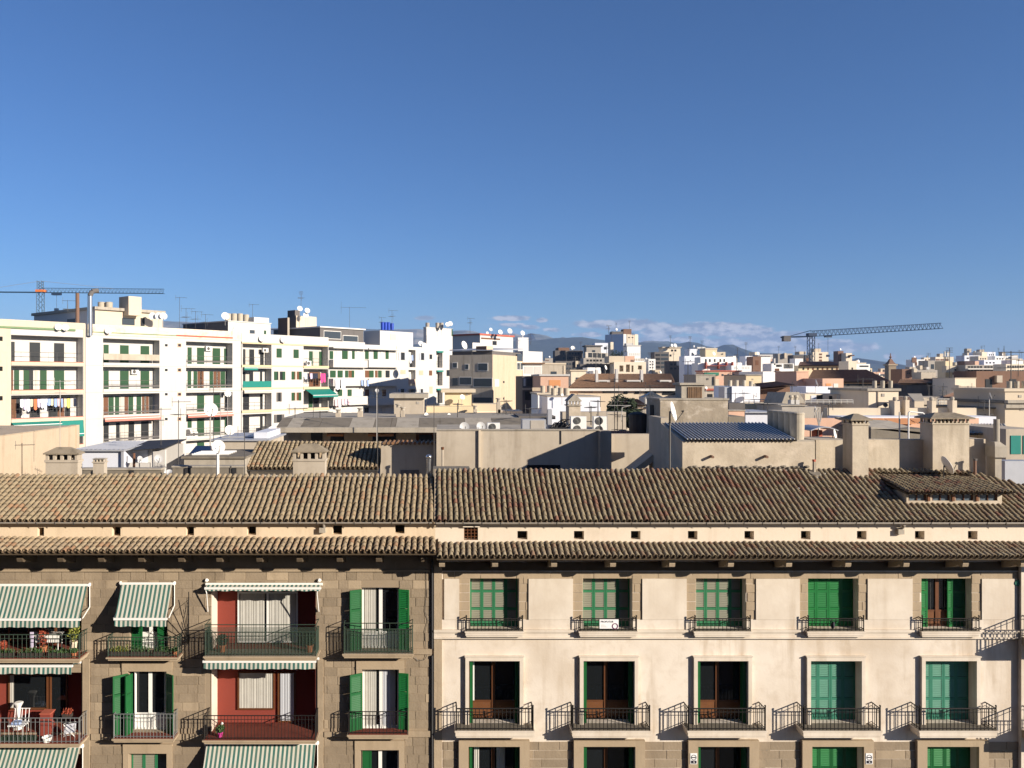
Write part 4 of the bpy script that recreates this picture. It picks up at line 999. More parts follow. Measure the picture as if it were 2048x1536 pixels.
# white shed with ribbed roof and its lean-to
t = thing('white_shed', 'white rooftop shed with a ribbed light grey metal roof', 'shed', (X(205, 37), 38, 16.4))
m = MB(); d = 36.5; x0, x1 = X(160, d), X(246, d); zt = Z(902, d); m.box(x0, x1, d, 40.5, 16.4, zt); m.build('wall', 'wall_white_cool', t)
m = MB(); zb2 = Z(886, 40.8); m.hexa([(x0 - .2, d - .15, zt), (x1 + .1, d - .15, zt), (x1 + .1, 41, zb2), (x0 - .2, 41, zb2), (x0 - .2, d - .15, zt + .07), (x1 + .1, d - .15, zt + .07), (x1 + .1, 41, zb2 + .07), (x0 - .2, 41, zb2 + .07)])
for k in range(12):
    x = x0 - .2 + (x1 - x0 + .3) * k / 11; m.bar((x, d - .15, zt + .08), (x, 41, zb2 + .08), .03)
m.build('metal_roof', 'metal_roof', t)
m = MB(); m.box(x1 - .04, x1 + .06, d - .12, d - .02, 16.4, zt); m.build('corner_post', 'metal_roof', t)
t = thing('lean_to', 'open white lean-to with a dark sloping roof beside the white shed', 'shed', (X(290, 37), 38, 16.4)); d = 37
for q in ((304, 330, 0, 900), (254, 298, 0, 926), (254, 330, 2.6, 897)): m = MB(); m.box(X(q[0], d), X(q[1], d), d + q[2], d + q[2] + .2, 16.4, Z(q[3], d)); m.build('wall', 'wall_white', t)
m = MB(); m.hexa([(X(250, d), d - .2, Z(903, d)), (X(331, d), d - .2, Z(897, d)), (X(331, d), d + 3, Z(890, d)), (X(250, d), d + 3, Z(893, d)), (X(250, d), d - .2, Z(901, d)), (X(331, d), d - .2, Z(895, d)), (X(331, d), d + 3, Z(888, d)), (X(250, d), d + 3, Z(891, d))]); m.build('roof', 'tank_black', t)
m = MB(); m.bar((X(268, d - .3), d - .3, 16.4), (X(268, d - .3), d - .3, Z(905, d)), .06); m.build('post', 'brown_frame', t)
dish('small grey dish inside the lean-to opening', 280, 917, 36.4, 5.5, (.6, -.7, .3), 'dish_grey', 16.4)
dish('grey oval dish on a post right of the lean-to', 317, 917, 35.6, 8.5, (.55, -.8, .25), 'dish_grey', 16.4)
dish('small tilted dish lying low on the stained parapet', 336, 944, 33.2, 8, (-.1, -.55, .83), 'dish_white', 16.4)
dish('bright white dish on a thick white pole behind the left roof', 437, 893, 33.4, 13.5, (.45, -.82, .33), 'dish_white', 16.4, pole='white_paint', pr=.055)
dish('big cream dish with a square mark on a tall mast', 422, 819, 40, 14, (.5, -.82, .28), 'dish_white', 16.4, pole='aerial_pale', pr=.03)
dish('round dish standing right of the thick white pole', 460, 860, 43, 10, (.4, -.86, .3), 'dish_white', 16.4)
dish('large dish at the left end of the concrete canopy', 546, 864, 47, 12, (.35, -.88, .3), 'dish_white', 16.4)
dish('small dish on a mast in front of the green shutter loggia', 456, 787, 60, 7, (.5, -.8, .3), 'dish_white', 12)
dish('dark edge-on dish beside the small mast dish', 443, 790, 60, 6, (.9, -.3, .3), 'aerial', 12)
aerial('thin mast with crossed rods in front of the white stair panel', 357, 800, 930, 36, 6, .4, boom=.8)
aerial('short aerial left of the crossed-rod mast', 322, 815, 915, 38, 5, .5, boom=.7)
aerial('slender pole rising through the big cream dish', 427, 775, 900, 41, 4, .8, boom=.6, second=False)
aerial('bare pole left of the tiled hut', 489, 858, 952, 34, 4, .1, boom=.8, second=False)
aerial('dark aerial mast at the right end of the tiled hut', 755, 772, 950, 36, 6, .9, 'television aerials', boom=1.0, top='panel', second=False)
aerial('dark mast with a flat top bar behind the hut gable', 868, 806, 940, 36.2, 4, .1, boom=1.0, second=False)
# flat-roofed tan house with rooflights
b = Bld('flat_roof_house', 'tan flat-roofed rooftop house with a pale grey roof left of the tiled hut', 'house', 425, 534, 882, 42, 4.5, 'wall_tan', 10, cap=(.08, .12), capmat='metal_roof')
m = MB(); m.box(b.x0 + .2, b.x1 - .9, 43, 46, b.zt + .09, b.zt + .16); m.build('roof_sheet', 'metal_roof', b.t); m = MB(); m.box(b.x1 - .8, b.x1 - .1, 42.6, 46, b.zt + .09, b.zt + .4); m.build('rooflight', 'wall_white_cool', b.t)
t = thing('solar_panel', 'dark blue tilted solar panel on the roof left of the thick white pole', 'solar panel', (X(398, 39), 39, 16.4)); d = 38.5
m = MB(); m.hexa([(X(374, d), d, Z(914, d)), (X(418, d), d, Z(914, d)), (X(425, d + 1.5), d + 1.5, Z(893, d + 1.5)), (X(392, d + 1.5), d + 1.5, Z(893, d + 1.5)), (X(374, d), d, Z(912.5, d)), (X(418, d), d, Z(912.5, d)), (X(425, d + 1.5), d + 1.5, Z(891.5, d + 1.5)), (X(392, d + 1.5), d + 1.5, Z(891.5, d + 1.5))]); m.build('panel', 'solar', t)
m = MB(); m.bar((X(380, d), d, 16.4), (X(380, d), d, Z(914, d)), .03); m.bar((X(412, d), d, 16.4), (X(412, d), d, Z(914, d)), .03); m.bar((X(420, d + 1.4), d + 1.4, 16.4), (X(420, d + 1.4), d + 1.4, Z(893, d + 1.4)), .03); m.build('frame', 'aerial_pale', t)
b = Bld('roof_slab_house', 'low rooftop slab with loose battens behind the thick white pole', 'house', 368, 489, 917, 37.5, 3.6, 'concrete', 10, cap=(.1, .1), capmat='concrete_dark')
m = MB()
for k in range(5): m.bar((b.x0 + .3, 37.7 + k * .35, b.zt + .16), (b.x1 - .8, 37.9 + k * .35, b.zt + .16), .045)
m.build('battens', 'white_paint', b.t)
# tiled hut
t = thing('tiled_hut', 'small rooftop hut with a weathered tan barrel tile roof and dark gutter', 'hut', (X(620, 39), 39, 16.4)); d0 = 38.0; z0 = Z(936, d0); hx0, hx1 = X(490, d0), X(757, d0); ds = 40.5; sl = (Z(886, ds) - z0) / (ds - d0)
m = MB(); m.box(hx0 + .15, hx1 - .1, d0 + .3, ds + .1, 16.0, z0 - .02); m.hexa([(hx0 + .15, d0 + .3, z0 - .02), (hx1 - .1, d0 + .3, z0 - .02), (hx1 - .1, ds, z0 - .02), (hx0 + .15, ds, z0 - .02), (hx0 + .15, d0 + .3, z0 + .0), (hx1 - .1, d0 + .3, z0), (hx1 - .1, ds, Z(888, ds)), (hx0 + .15, ds, Z(888, ds))]); m.build('wall', 'wall_white', t)
dk = roof_deck(t, 'roof', hx0, hx1, d0 + .03, z0, sl, ds); tile_roof(dk, hx0, hx1, .213, d0, z0, sl, lambda x: ds, .25, 'tile_left', 0, 21)
m = MB(); x = hx0
while x < hx1 - .1: m.lathe((x, ds + .03, Z(886, ds) + .0), (1, 0, 0), [(0, .085), (.34, .07)], 8); x += .3
m.build('ridge_tiles', 'tile_left', t)
gutter(t, hx0, hx1, z0 - .10, d0 - .03, 'gutter_dark')
# shaded gable behind the joint, then the long tan wall
d = 38.0
b = Bld('shaded_gable_wall', 'tan wall with a tile-edged top in the shade left of the long wall', 'wall', 762, 876, 886, d, 1.0, 'wall_tan', 12)
m = MB()
for k in range(13): m.lathe((b.x0 + .05 + k * (b.x1 - b.x0) / 13 + .1, d - .12, b.zt + .0), (0, 1, 0), [(0, .075), (1.2, .075)], 8)
m.build('coping_tiles', 'tile_brown', b.t); b.slab(801, 838, 940, 960, .0, .03, 'wall_dark', 'door')
G = Bld('long_tan_wall', 'long plain tan rooftop wall crossed by a diagonal shadow', 'wall', 873, 1200, 861, 36.6, .35, 'wall_tan', 12)
m = MB(); m.box(G.x0, G.x1, 36.55, 37.0, G.zt + .002, G.zt + .05); m.build('coping', 'concrete', G.t)
m = MB(); m.fbox(G.fr, G.sx(957), G.sx(961.5), .0, .10, 12, G.zt + .02); m.build('cable_duct', 'wall_cream', G.t)
m = MB(); m.fbox(G.fr, G.sx(1121), G.sx(1122.5), .0, .04, G.z(888), G.zt); m.build('cable', 'tank_black', G.t)
m = MB(); m.bar(G.fr.p(G.sx(885), .3, 12), G.fr.p(G.sx(885), .3, G.z(898)), .045, 8); m.build('vent_pipe', 'wall_tan', G.t); m = MB(); m.bar(G.fr.p(G.sx(885), .3, G.z(898)), G.fr.p(G.sx(885), .3, G.z(893)), .07, 8); m.build('vent_cowl', 'brown_frame', G.t)
b2 = Bld('low_ridge_house', 'low grey lean-to roof at the left end of the red-speckled roof', 'lean-to', 866, 940, 938, 31.2, 1.0, 'concrete_dark', 16.4)
G.slab(1054, 1120, 930, 960, 0, .03, 'room_dark', 'doorway')
b = Bld('wall_pier', 'shaded pier at the right end of the long tan wall', 'pier', 1200, 1223, 862, 36.2, .7, 'wall_tan', 12)
b = Bld('stepped_wall', 'lower stretch of tan wall with a lit triangle left of the stair', 'wall', 1223, 1312, 868, 36.9, .35, 'wall_tan', 12)
t = thing('roof_stair', 'sloping concrete stair flight in shade beside the corrugated roof house', 'stair', (X(1285, 35), 35, 15)); a, c = 35.6, 34.4
m = MB(); m.hexa([(X(1232, a), c, Z(950, a)), (X(1250, a), c, Z(950, a)), (X(1250, a), a, Z(950, a)), (X(1232, a), a, Z(950, a)), (X(1322, a), c, Z(880, a)), (X(1342, a), c, Z(880, a)), (X(1342, a), a, Z(880, a)), (X(1322, a), a, Z(880, a))]); m.build('flight', 'wall_tan', t)
m = MB(); m.box(X(1318, a), X(1352, a), c, a, Z(884, a), Z(874, a)); m.build('landing', 'wall_tan', t)
# corrugated roof house J and rough block K behind it
JD = 30.25; JX = X(1365, JD)
JT = t = thing('corrugated_roof_house', 'tan rooftop house with a dark blue-grey corrugated roof and two stub pipes', 'house', (X(1490, 31), 31.5, 17)); zt = Z(883, JD); zbk = Z(849, 33.2); JR = X(1630, JD)
m = MB(); m.box(JX, JR, JD, 33.2, 16.4, zt); m.hexa([(JX, JD + .01, zt), (JX + .3, JD + .01, zt), (JX + .3, 33.2, zt), (JX, 33.2, zt), (JX, JD + .01, zt + .01), (JX + .3, JD + .01, zt + .01), (JX + .3, 33.2, zbk + .06), (JX, 33.2, zbk + .06)]); m.build('wall', 'wall_tan_rough', t)
m = MB(); x0, x1 = JX + .12, X(1592, JD); n = 29
for k in range(n * 4):
    xa, xb = x0 + (x1 - x0) * k / (n * 4), x0 + (x1 - x0) * (k + 1) / (n * 4); ha, hb = .045 * math.sin(k * math.pi / 2), .045 * math.sin((k + 1) * math.pi / 2)
    xa2, xb2 = xa + 0, xb + 0
    m.quad((xa, JD - .12, zt + .06 + ha), (xb, JD - .12, zt + .06 + hb), (xb2, 33.15, zbk + .05 + hb), (xa2, 33.15, zbk + .05 + ha))
m.build('corrugated_sheet', 'corrugated', t, smooth=True)
m = MB()
for k in range(n): xq = x0 + (x1 - x0) * (k + .25) / n; m.bar((xq, JD - .125, zt + .10), (xq, 33.15, zbk + .09), .022)
m.build('rib_highlights', 'white_paint', t)  # white bars along the corrugations stand in for highlights
m = MB(); m.box(x1 + .02, JR, JD + .02, 33.2, zt + .002, zt + .05); m.build('flat_roof', 'concrete', t)
m = MB()
for k in range(26): m.blob((JX + .3 + k * (JR - JX - .6) / 25, JD - .0, roof_z(JD) + .10 + .03 * math.sin(k * 2.3)), .10, k, .55)
m.build('mortar_fillet', 'concrete_dark', t, kind='stuff')
for px in (1414, 1522):
    m = MB(); x = X(px + 8, JD); z = Z(912, JD); m.bar((x, JD - .22, z - .02), (x, JD + .1, z), .05, 8); m.build('stub_pipe', 'wall_brown', t)
for k, lab in enumerate(('rearmost', 'second from the rear', 'middle', 'second from the front', 'foremost')):
    d = 32.75 - k * .52; x = X(1604, JD); px = PX + x / d * F; rp = .26 / d * F
    tank(lab + ' cement tank in the row beside the corrugated roof', px - rp, px + rp, PY + (CZ - (zt + 1.02)) / d * F, PY + (CZ - (zt + .05)) / d * F, d, group='cement tanks beside the corrugated roof')
dish('big white dish on a post at the corner of the corrugated roof', 1347.5, 823, 30.1, 20.5, (.86, -.42, .22), 'dish_white', 17.2, pole='aerial', pr=.035)
m = MB(); m.box(JX, JX + .3, 33.21, 35.1, 16.4, 20.38); m.build('side_parapet', 'wall_tan', JT)
K = Bld('rough_block', 'rough blotchy plaster stair tower behind the corrugated roof', 'tower', 1320.5, 1456, 800, 36.9, 2.4, 'wall_blotch', 12, cap=(.07, .04))
m = MB(); fr = Fr((K.x0, K.d + 2.4), (0, -1)); m.fbox(fr, .7, 1.3, -.03, .03, 16, K.z(812)); m.build('side_door', 'room_dark', K.t)
kb = Bld('vent_housing', 'square vent housing with old wooden boards on the blotchy tower', 'vent housing', 1363, 1409, 770, 37.6, 1.0, 'concrete', K.zt + .07, cap=(.1, .1))
for k in range(8): a = 1375 + k * 3.6; m = MB(); m.fbox(kb.fr, kb.sx(a + .2), kb.sx(a + 3.4), 0, .03 + .01 * (k % 3), kb.z(796), kb.z(774)); m.build('board', 'wood_old', kb.t)
ch = Bld('shaded_wall', 'shaded wall between the corrugated roof house and the tall slim chimney', 'wall', 1632, 1700, 880, 31.3, 1.8, 'wall_tan_rough', 16.4)
chimney(RIGHT, 1705, 1737, 29.75, .72, 828, 841, 847, 850, 16.8, 4, 'wall_tan_rough', flat=.25, over=.10)
N_ = Bld('parapet_wall', 'sunlit flaking wall between the two big chimneys', 'wall', 1728, 1866, 879, 30.75, .4, 'wall_tan_rough', 16.4)
chimney(RIGHT, 1865.5, 1938.5, 30.15, .80, 826, 838, 846, 849, 16.8, 9, 'wall_tan_rough', flat=.55, over=.14)
Bld('end_parapet', 'sunlit end wall right of the wide chimney', 'wall', 1939, 1971, 878, 30.4, 1.0, 'wall_tan_rough', 16.4)
t = thing('clay_vent_pipe', 'short clay vent pipe with a red cap on the red-speckled roof', 'vent pipe', (X(1628, 30.0), 30.0, 18)); d = 30.0
m = MB(); m.bar((X(1628, d), d, 18), (X(1628, d), d, Z(923, d)), .05, 8); m.build('pipe', 'wall_tan', t); m = MB(); m.bar((X(1628, d), d, Z(923, d)), (X(1628, d), d, Z(919, d)), .062, 8); m.build('cap', 'red_band', t); m = MB(); m.lathe((X(1628, d), d - .05, Z(947, d)), (0, -.4, 1), [(-.1, .28), (.05, .2)], 10); m.build('mortar_collar', 'concrete_dark', t)
t = thing('clay_vent_pipe', 'dark vent pipe right of the wide chimney', 'vent pipe', (X(1950, 29.9), 29.9, 18)); m = MB(); m.bar((X(1950, 29.9), 29.9, 17.5), (X(1950, 29.9), 29.9, Z(921, 29.9)), .05, 8); m.build('pipe', 'wall_brown', t); m = MB(); m.bar((X(1950, 29.9), 29.9, Z(921, 29.9)), (X(1950, 29.9), 29.9, Z(917, 29.9)), .07, 8); m.build('cap', 'wall_dark', t)
dish('edge-on dish on the wall of the wide chimney', 1895, 930, 29.6, 19.5, (.90, -.12, .42), 'dish_white', 18.2, pole='aerial')
dish('half-hidden dish left of the tall slim chimney', 1671, 870, 32.4, 12, (.80, -.55, .2), 'dish_white', 17)
# concrete flue stack at the right
t = thing('concrete_flue', 'concrete flue box on legs with a round pipe at the right end of the roof', 'flue', (X(2000, 30), 30, 17)); d = 29.8
m = MB(); m.box(X(1990, d), X(2014, d), d, d + .55, Z(915, d), Z(893, d)); m.hexa([(X(1990, d), d, Z(893, d)), (X(2014, d), d, Z(893, d)), (X(2014, d), d + .55, Z(893, d)), (X(1990, d), d + .55, Z(893, d)), (X(1993, d), d + .1, Z(884, d)), (X(2004, d), d + .1, Z(884, d)), (X(2004, d), d + .45, Z(884, d)), (X(1993, d), d + .45, Z(884, d))]); m.build('box', 'concrete', t)
m = MB(); m.box(X(1994, d), X(2007, d), d + .1, d + .5, 17, Z(915, d)); m.build('shaft', 'concrete', t); m = MB(); m.bar((X(1993, d + .3), d + .3, Z(886, d)), (X(1993, d + .3), d + .3, Z(839, d)), .10, 12); m.build('pipe', 'concrete', t)
# dormer with four windows in the right roof
t = RIGHT; d = 28.22; zb2, zt2 = roof_z(28.27) + .02, Z(985, d)
m = MB(); wall(m, front(d), dorm[0], dorm[1], zb2 - .25, zt2, [(X(a, d), X(a + 36, d), Z(1001.5, d), Z(986.5, d), .10) for a in (1817, 1864, 1911, 1959)], back=False); m.quad((dorm[0], d, zb2 - .3), (dorm[0], d, zt2), (dorm[0], 30.2, zt2), (dorm[0], 30.2, zb2)); m.quad((dorm[1], d, zb2 - .3), (dorm[1], 30.2, zb2), (dorm[1], 30.2, zt2), (dorm[1], d, zt2)); dr = m.build('dormer', 'wall_tan_rough', RIGHT)
m = MB(); m.box(dorm[0] + .02, dorm[1] - .02, d + .35, d + .4, zb2 - .25, zt2); m.build('dormer_room', 'curtain_shade', dr)
for a in (1817, 1864, 1911, 1959):
    m = MB(); A, B, zt, zb = X(a, d), X(a + 36, d), Z(986.5, d), Z(1001.5, d); f = front(d)
    for q in (A, (A + B) / 2 - .012, B - .04): m.fbox(f, q, q + (.025 if q not in (A, B - .04) else .04), -.09, -.03, zb, zt)
    m.build('dormer_window', 'brown_frame', dr); g = MB(); g.fbox(f, A + .02, B - .02, -.08, -.07, zb, zt); g.build('pane', 'glass_pale', dr)
for a in (1850, 1899, 1947): m = MB(); m.fbox(front(d), X(a + 4, d), X(a + 9, d), .0, .05, Z(1002, d), Z(985.5, d)); m.build('mullion', 'brown_panel', dr)
dx0, dx1 = X(1806, d), X(2013, d); dkz = zt2 + .04
dk = roof_deck(RIGHT, 'dormer_roof', dx0, dx1, 28.0, dkz, .14, 30.6, .06); tile_roof(dk, dx0, dx1, .186, 27.95, dkz, .14, lambda x: 30.6 if x < dx1 - 1.2 else 30.6 - (x - dx1 + 1.2) * .9, .245, 'tile_right', 0, 31)
# ------------------------------------------------------------------ things on the walls and terraces just behind
dish('grey dish with rings above the long tan wall', 929, 854, 37.3, 10, (.2, -.95, .25), 'dish_grey', 17.5)
dish('pale grey dish above the cable duct of the long wall', 962, 853, 37.3, 9.5, (.3, -.9, .3), 'dish_grey', 17.5)
tc = Bld('terrace_deck', 'flat terrace roof behind the long tan wall carrying air conditioners', 'roof', 873, 1225, 868, 37.05, 7.5, 'concrete', 12)
ac_unit('small air conditioner above the left part of the long wall', 975, 1000, 846, 862, 37.5, 1)
ac_unit('tall two-fan air conditioner fully lit by the sun', 1142, 1173, 833, 866, 37.8, 2, dd=.45)
ac_unit('two-fan air conditioner half in shade beside the tall one', 1188, 1214, 833, 868, 37.8, 2, dd=.45)
b = Bld('duct_cabinet', 'grey metal duct cabinet with a dark front left of the cables', 'cabinet', 1045, 1092, 839, 38, .8, 'metal_roof', tc.zt); b.slab(1061, 1089, 841, 861, 0, .02, 'wall_grey', 'front_grille')
b = Bld('duct_cabinet', 'narrow upright metal cabinet between the cables and the white house', 'cabinet', 1096, 1104, 819, 39, .5, 'metal_roof', tc.zt)
t = thing('cable_heap', 'tangle of black cables and pipes on the terrace left of the tall air conditioner', 'cables', (X(1120, 38.2), 38.2, tc.zt)); m = MB(); rng = random.Random(3)
for k in range(14):
    p = Vector((X(1100 + rng.uniform(0, 10), 38.2), 38.2 + rng.uniform(-.2, .3), tc.zt + rng.uniform(.02, .3))); pts = [p]
    for q in range(6): p = p + Vector((rng.uniform(.05, .2), rng.uniform(-.1, .1), rng.uniform(-.12, .16))); p.z = max(p.z, tc.zt + .02); pts.append(p.copy())
    m.path(pts, .022, 4)
m.build('cables', 'tank_black', t); m = MB(); m.box(X(1112, 38.4), X(1131, 38.4), 38.3, 38.8, tc.zt, Z(846, 38.4)); m.build('box', 'tank_black', t)
tank('large dark plastic water tank beside the blotchy tower', 1258, 1293, 829, 872, 38.0, 'tank_black', 'dark water tanks', True)
b = Bld('terrace_deck', 'small terrace slab under the dark plastic tank', 'roof', 1223, 1300, 870, 37.3, 3.0, 'red_floor', 12)
for px, top, lab in ((1229, 755, 'tall dark aerial mast left of the dark plastic tank'), (1235, 800, 'shorter mast beside the tall dark mast'), (1245, 830, 'low aerial mast next to the tank')):
    aerial(lab, px, top, 868, 38.4, 6, .4, boom=.9)
t = thing('bent_pipe', 'bent white pipe frame standing beside the dark mast', 'pipe frame', (X(1215, 37.6), 37.6, tc.zt)); m = MB(); d = 37.6; m.path([(X(1215, d), d, tc.zt), (X(1214, d), d, Z(825, d))], .02); m.path([(X(1216, d), d, Z(811, d)), (X(1262, d), d, Z(811, d)), (X(1244, d), d, Z(815, d)), (X(1243, d), d, Z(840, d))], .015); m.build('pipes', 'aerial_pale', t)
# gothic-looking pointed chimney
t = thing('pointed_chimney', 'tall weathered chimney with a pointed gable cap and three smoke holes', 'chimney', (X(1150, 44), 44, 10)); d = 44
m = MB(); x0, x1 = X(1138, d), X(1161, d); m.box(x0, x1, d, d + 1.1, 10, Z(812, d)); m.build('shaft', 'wall_tan_rough', t)
m = MB(); m.box(x0 - .08, x1 + .05, d - .06, d + 1.16, Z(812, d) + .001, Z(810, d)); m.build('band', 'concrete', t)
m = MB(); w = (x1 - x0) / 7
for k in range(4): m.box(x0 + 2 * k * w, x0 + (2 * k + 1) * w, d, d + .15, Z(810, d) + .001, Z(803, d)); m.box(x0 + 2 * k * w, x0 + (2 * k + 1) * w, d + .95, d + 1.1, Z(810, d) + .001, Z(803, d))
m.build('cap_posts', 'wall_tan', t)
m = MB(); xc = (x0 + x1) / 2; i = [(x0 - .05, Z(803, d)), (x1 + .05, Z(803, d)), (x1 + .05, Z(801, d)), (xc, Z(788, d)), (x0 - .05, Z(801, d))]
for y in (d - .05, d + 1.15): m.v += [(a, y, z) for a, z in i]
m.f += [(0, 1, 2, 3, 4), (9, 8, 7, 6, 5)] + [(k, k + 5, (k + 1) % 5 + 5, (k + 1) % 5) for k in range(5)]; m.build('gable_cap', 'concrete', t)
# unseen building across the street, sized to block skylight from the facade
t = thing('sky_blocking_building', 'unseen tall building at the viewpoint, sized to block sky light from the facade', 'building', (-15, -8, 0)); m = MB(); m.box(-60, 21, -16, -1.2, 0, 36); m.build('wall', 'wall_brown', t)
m = MB(); m.box(-60, 21, -1.2, -.2, 20.2, 20.4); m.build('balcony', 'concrete', t)
for k in range(9):
    for j in range(9): ubox('window', 'far_dark', t, Fr((21, -1.2), (-1, 0)), 3 + k * 8.5, 5 + k * 8.5, -.02, .05, 3 + j * 3.6, 5.2 + j * 3.6)
# ------------------------------------------------------------------ white apartment row receding to the right
UR = (.643, .766)
WR = Fr((-44.8, 84.0), UR)
FL = [(23.64, 26.40), (20.67, 23.20), (17.72, 20.15), (14.70, 17.20), (11.75, 14.25)]
def ws(px, o=0.0): return WR.s_of(px, o)
class Row:
    def __init__(s, name, label, pxa, pxb, ztop, mat, loggias, depth=11.0, rec=1.3):
        s.a, s.b, s.zt = ws(pxa), ws(pxb), ztop; s.rec = rec; s.log = loggias; P = WR.p
        base = P((s.a + s.b) / 2, -depth / 2, 0); s.t = thing(name, label, 'building', base, 'white apartment blocks in the row')
        holes = [(ws(q[0]), ws(q[1]), FL[k][0], FL[k][1], rec) for q in loggias for k in range(5)]
        m = MB(); wall(m, WR, s.a, s.b, 0, ztop, holes, back=True)
        for a, b, c, d in ((P(s.a, 0, 0), P(s.a, 0, ztop), P(s.a, -depth, ztop), P(s.a, -depth, 0)), (P(s.b, 0, 0), P(s.b, -depth, 0), P(s.b, -depth, ztop), P(s.b, 0, ztop)), (P(s.a, -depth, 0), P(s.a, -depth, ztop), P(s.b, -depth, ztop), P(s.b, -depth, 0)), (P(s.a, 0, ztop - .5), P(s.b, 0, ztop - .5), P(s.b, -depth, ztop - .5), P(s.a, -depth, ztop - .5))): m.quad(a, b, c, d)
        m.build('wall', mat, s.t)
    def band(s, pxa, pxb, z0, z1, o, mat, name='band'):
        m = MB(); m.fbox(WR, ws(pxa), ws(pxb), -.02, o, z0, z1); return m.build(name, mat, s.t)
    def doors(s, k, items, h=2.1):
        z0 = FL[k][0]
        for a, b, mat in items:
            ubox('door' if mat != 'far_curtain' else 'curtain', mat, s.t, WR, ws(a, -s.rec), ws(b, -s.rec), -s.rec - .02, -s.rec + .05, z0 + .03, z0 + h)
    def rail(s, pxa, pxb, k, style='thin', mat='aerial'):
        z0 = FL[k][0]; A, B = ws(pxa) + .05, ws(pxb) - .05; m = MB(); P = WR.p
        if style == 'solid': m.fbox(WR, A, B, -.05, .06, z0 + .35, z0 + 1.05)
        elif style == 'green': m.fbox(WR, A, B, .0, .05, z0 + .02, z0 + .85)
        else:
            m.bar(P(A, .02, z0 + 1.0), P(B, .02, z0 + 1.0), .022)
            m.bar(P(A, .02, z0 + .5), P(B, .02, z0 + .5), .012)
            if style == 'beam': m.fbox(WR, A, B, .0, .07, z0 + .24, z0 + .42)
            n = int((B - A) / 1.0) + 1
            for q in range(n + 1): a = A + (B - A) * q / n; m.bar(P(a, .02, z0), P(a, .02, z0 + 1.0), .012)
        m.build('railing', mat, s.t)
    def win(s, a, b, t, e, kind='G', pxz=None):
        A, B = ws(a), ws(b); zt, zb = WR.z_of(t, (a + b) / 2), WR.z_of(e, (a + b) / 2)
        if kind == 'G': ubox('shutter', 'far_green', s.t, WR, A, B, -.02, .06, zb, zt); return
        if kind in 'OWKB':
            w = (B - A) * .27; mat = {'O': 'far_green', 'W': 'shutter_grey', 'K': 'wall_dark', 'B': 'far_green'}[kind]
            ubox('window', 'far_dark' if kind != 'B' else 'far_brown', s.t, WR, A + w, B - w, -.02, .02, zb, zt)
            ubox('shutter', mat, s.t, WR, A, A + w * .96, .0, .07, zb, zt); ubox('shutter', mat, s.t, WR, B - w * .96, B, .0, .07, zb, zt)
            if kind in 'OB': ubox('curtain', 'far_curtain', s.t, WR, A + w * 1.4, A + w * 1.9, .0, .03, zb, zt)
            return
        if kind == 's':
            m = MB(); m.fbox(WR, A - .09, B + .09, 0, .03, zb - .09, zt + .09); m.build('window_frame', 'far_pale' if int(a) % 2 else 'wall_pink', s.t); ubox('window', 'far_dark', s.t, WR, A, B, .0, .04, zb, zt); return
        ubox('window', {'d': 'far_dark', 'w': 'far_pale', 'p': 'wall_pink', 'b': 'far_brown', 'c': 'far_curtain'}[kind], s.t, WR, A, B, -.02, .04, zb, zt)
g, k_, c_, b_ = 'far_green', 'far_dark', 'far_curtain', 'far_brown'
W1 = Row('apartment_block', 'cream-edged apartment block at the far left with laundry on its third balcony', -60, 170, 27.95, 'wall_white', [(-50, 4), (22, 166)])
W1.band(-60, 21, 0, 27.3, .04, 'wall_yellow', 'cream_wall'); W1.band(167, 169.8, 0, 27.3, .05, 'wall_yellow', 'cream_pier'); W1.band(-60, 150, 27.05, 27.25, .14, 'green_band', 'green_cornice'); W1.band(-60, 170, 27.3, 27.97, .05, 'wall_cream', 'parapet')
for k in range(5): W1.band(22, 166.5, FL[k][0] - .38, FL[k][0] - .02, .10, 'wall_cream', 'slab_edge'); W1.band(22, 166.5, FL[k][0] - .018, FL[k][0] + .05, .08, 'red_band', 'slab_tile'); W1.rail(22, 166, k)
W1.doors(0, [(22, 29, k_), (59, 80, k_), (108, 128, k_)]); W1.doors(1, [(22, 26, b_), (28, 38, g), (47, 58, g), (58, 66, k_), (70, 75, c_), (80, 93, g), (108, 128, g)]); W1.doors(2, [(22, 32, b_), (32, 42, k_), (59, 80, k_), (97, 115, k_), (115, 128, b_), (129, 140, k_)]); W1.doors(3, [(24, 44, k_), (62, 82, k_), (97, 117, k_)]); W1.doors(4, [(24, 44, k_), (62, 82, g)])
for y in (678, 738, 797, 857): W1.win(-2, 5, y - 5, y + 4, 's')
W2 = Row('apartment_block', 'plain white apartment block with two stacks of loggias and a steel flue', 171, 482, 27.9, 'wall_white', [(206, 319), (372, 465)])
W2.band(185, 482, 26.75, 27.92, .06, 'peeling', 'parapet'); W2.band(352, 465, 26.98, 27.16, .10, 'red_band', 'red_cornice'); W2.band(185, 352, 27.0, 27.1, .10, 'green_band', 'green_cornice')
for k in range(5):
    W2.band(206, 319, FL[k][0] - .30, FL[k][0] + .03, .09, 'wall_white', 'slab_edge'); W2.band(372, 465, FL[k][0] - .30, FL[k][0] + .03, .09, 'wall_white', 'slab_edge')
    W2.rail(206, 319, k, 'solid' if k == 0 else 'beam', 'wall_tan' if k == 0 else 'wall_dark'); W2.rail(372, 465, k, 'beam', 'wall_dark')
    W2.band(171, 482, FL[k][0] - .34, FL[k][0] - .30, .015, 'wall_cream', 'joint_line')
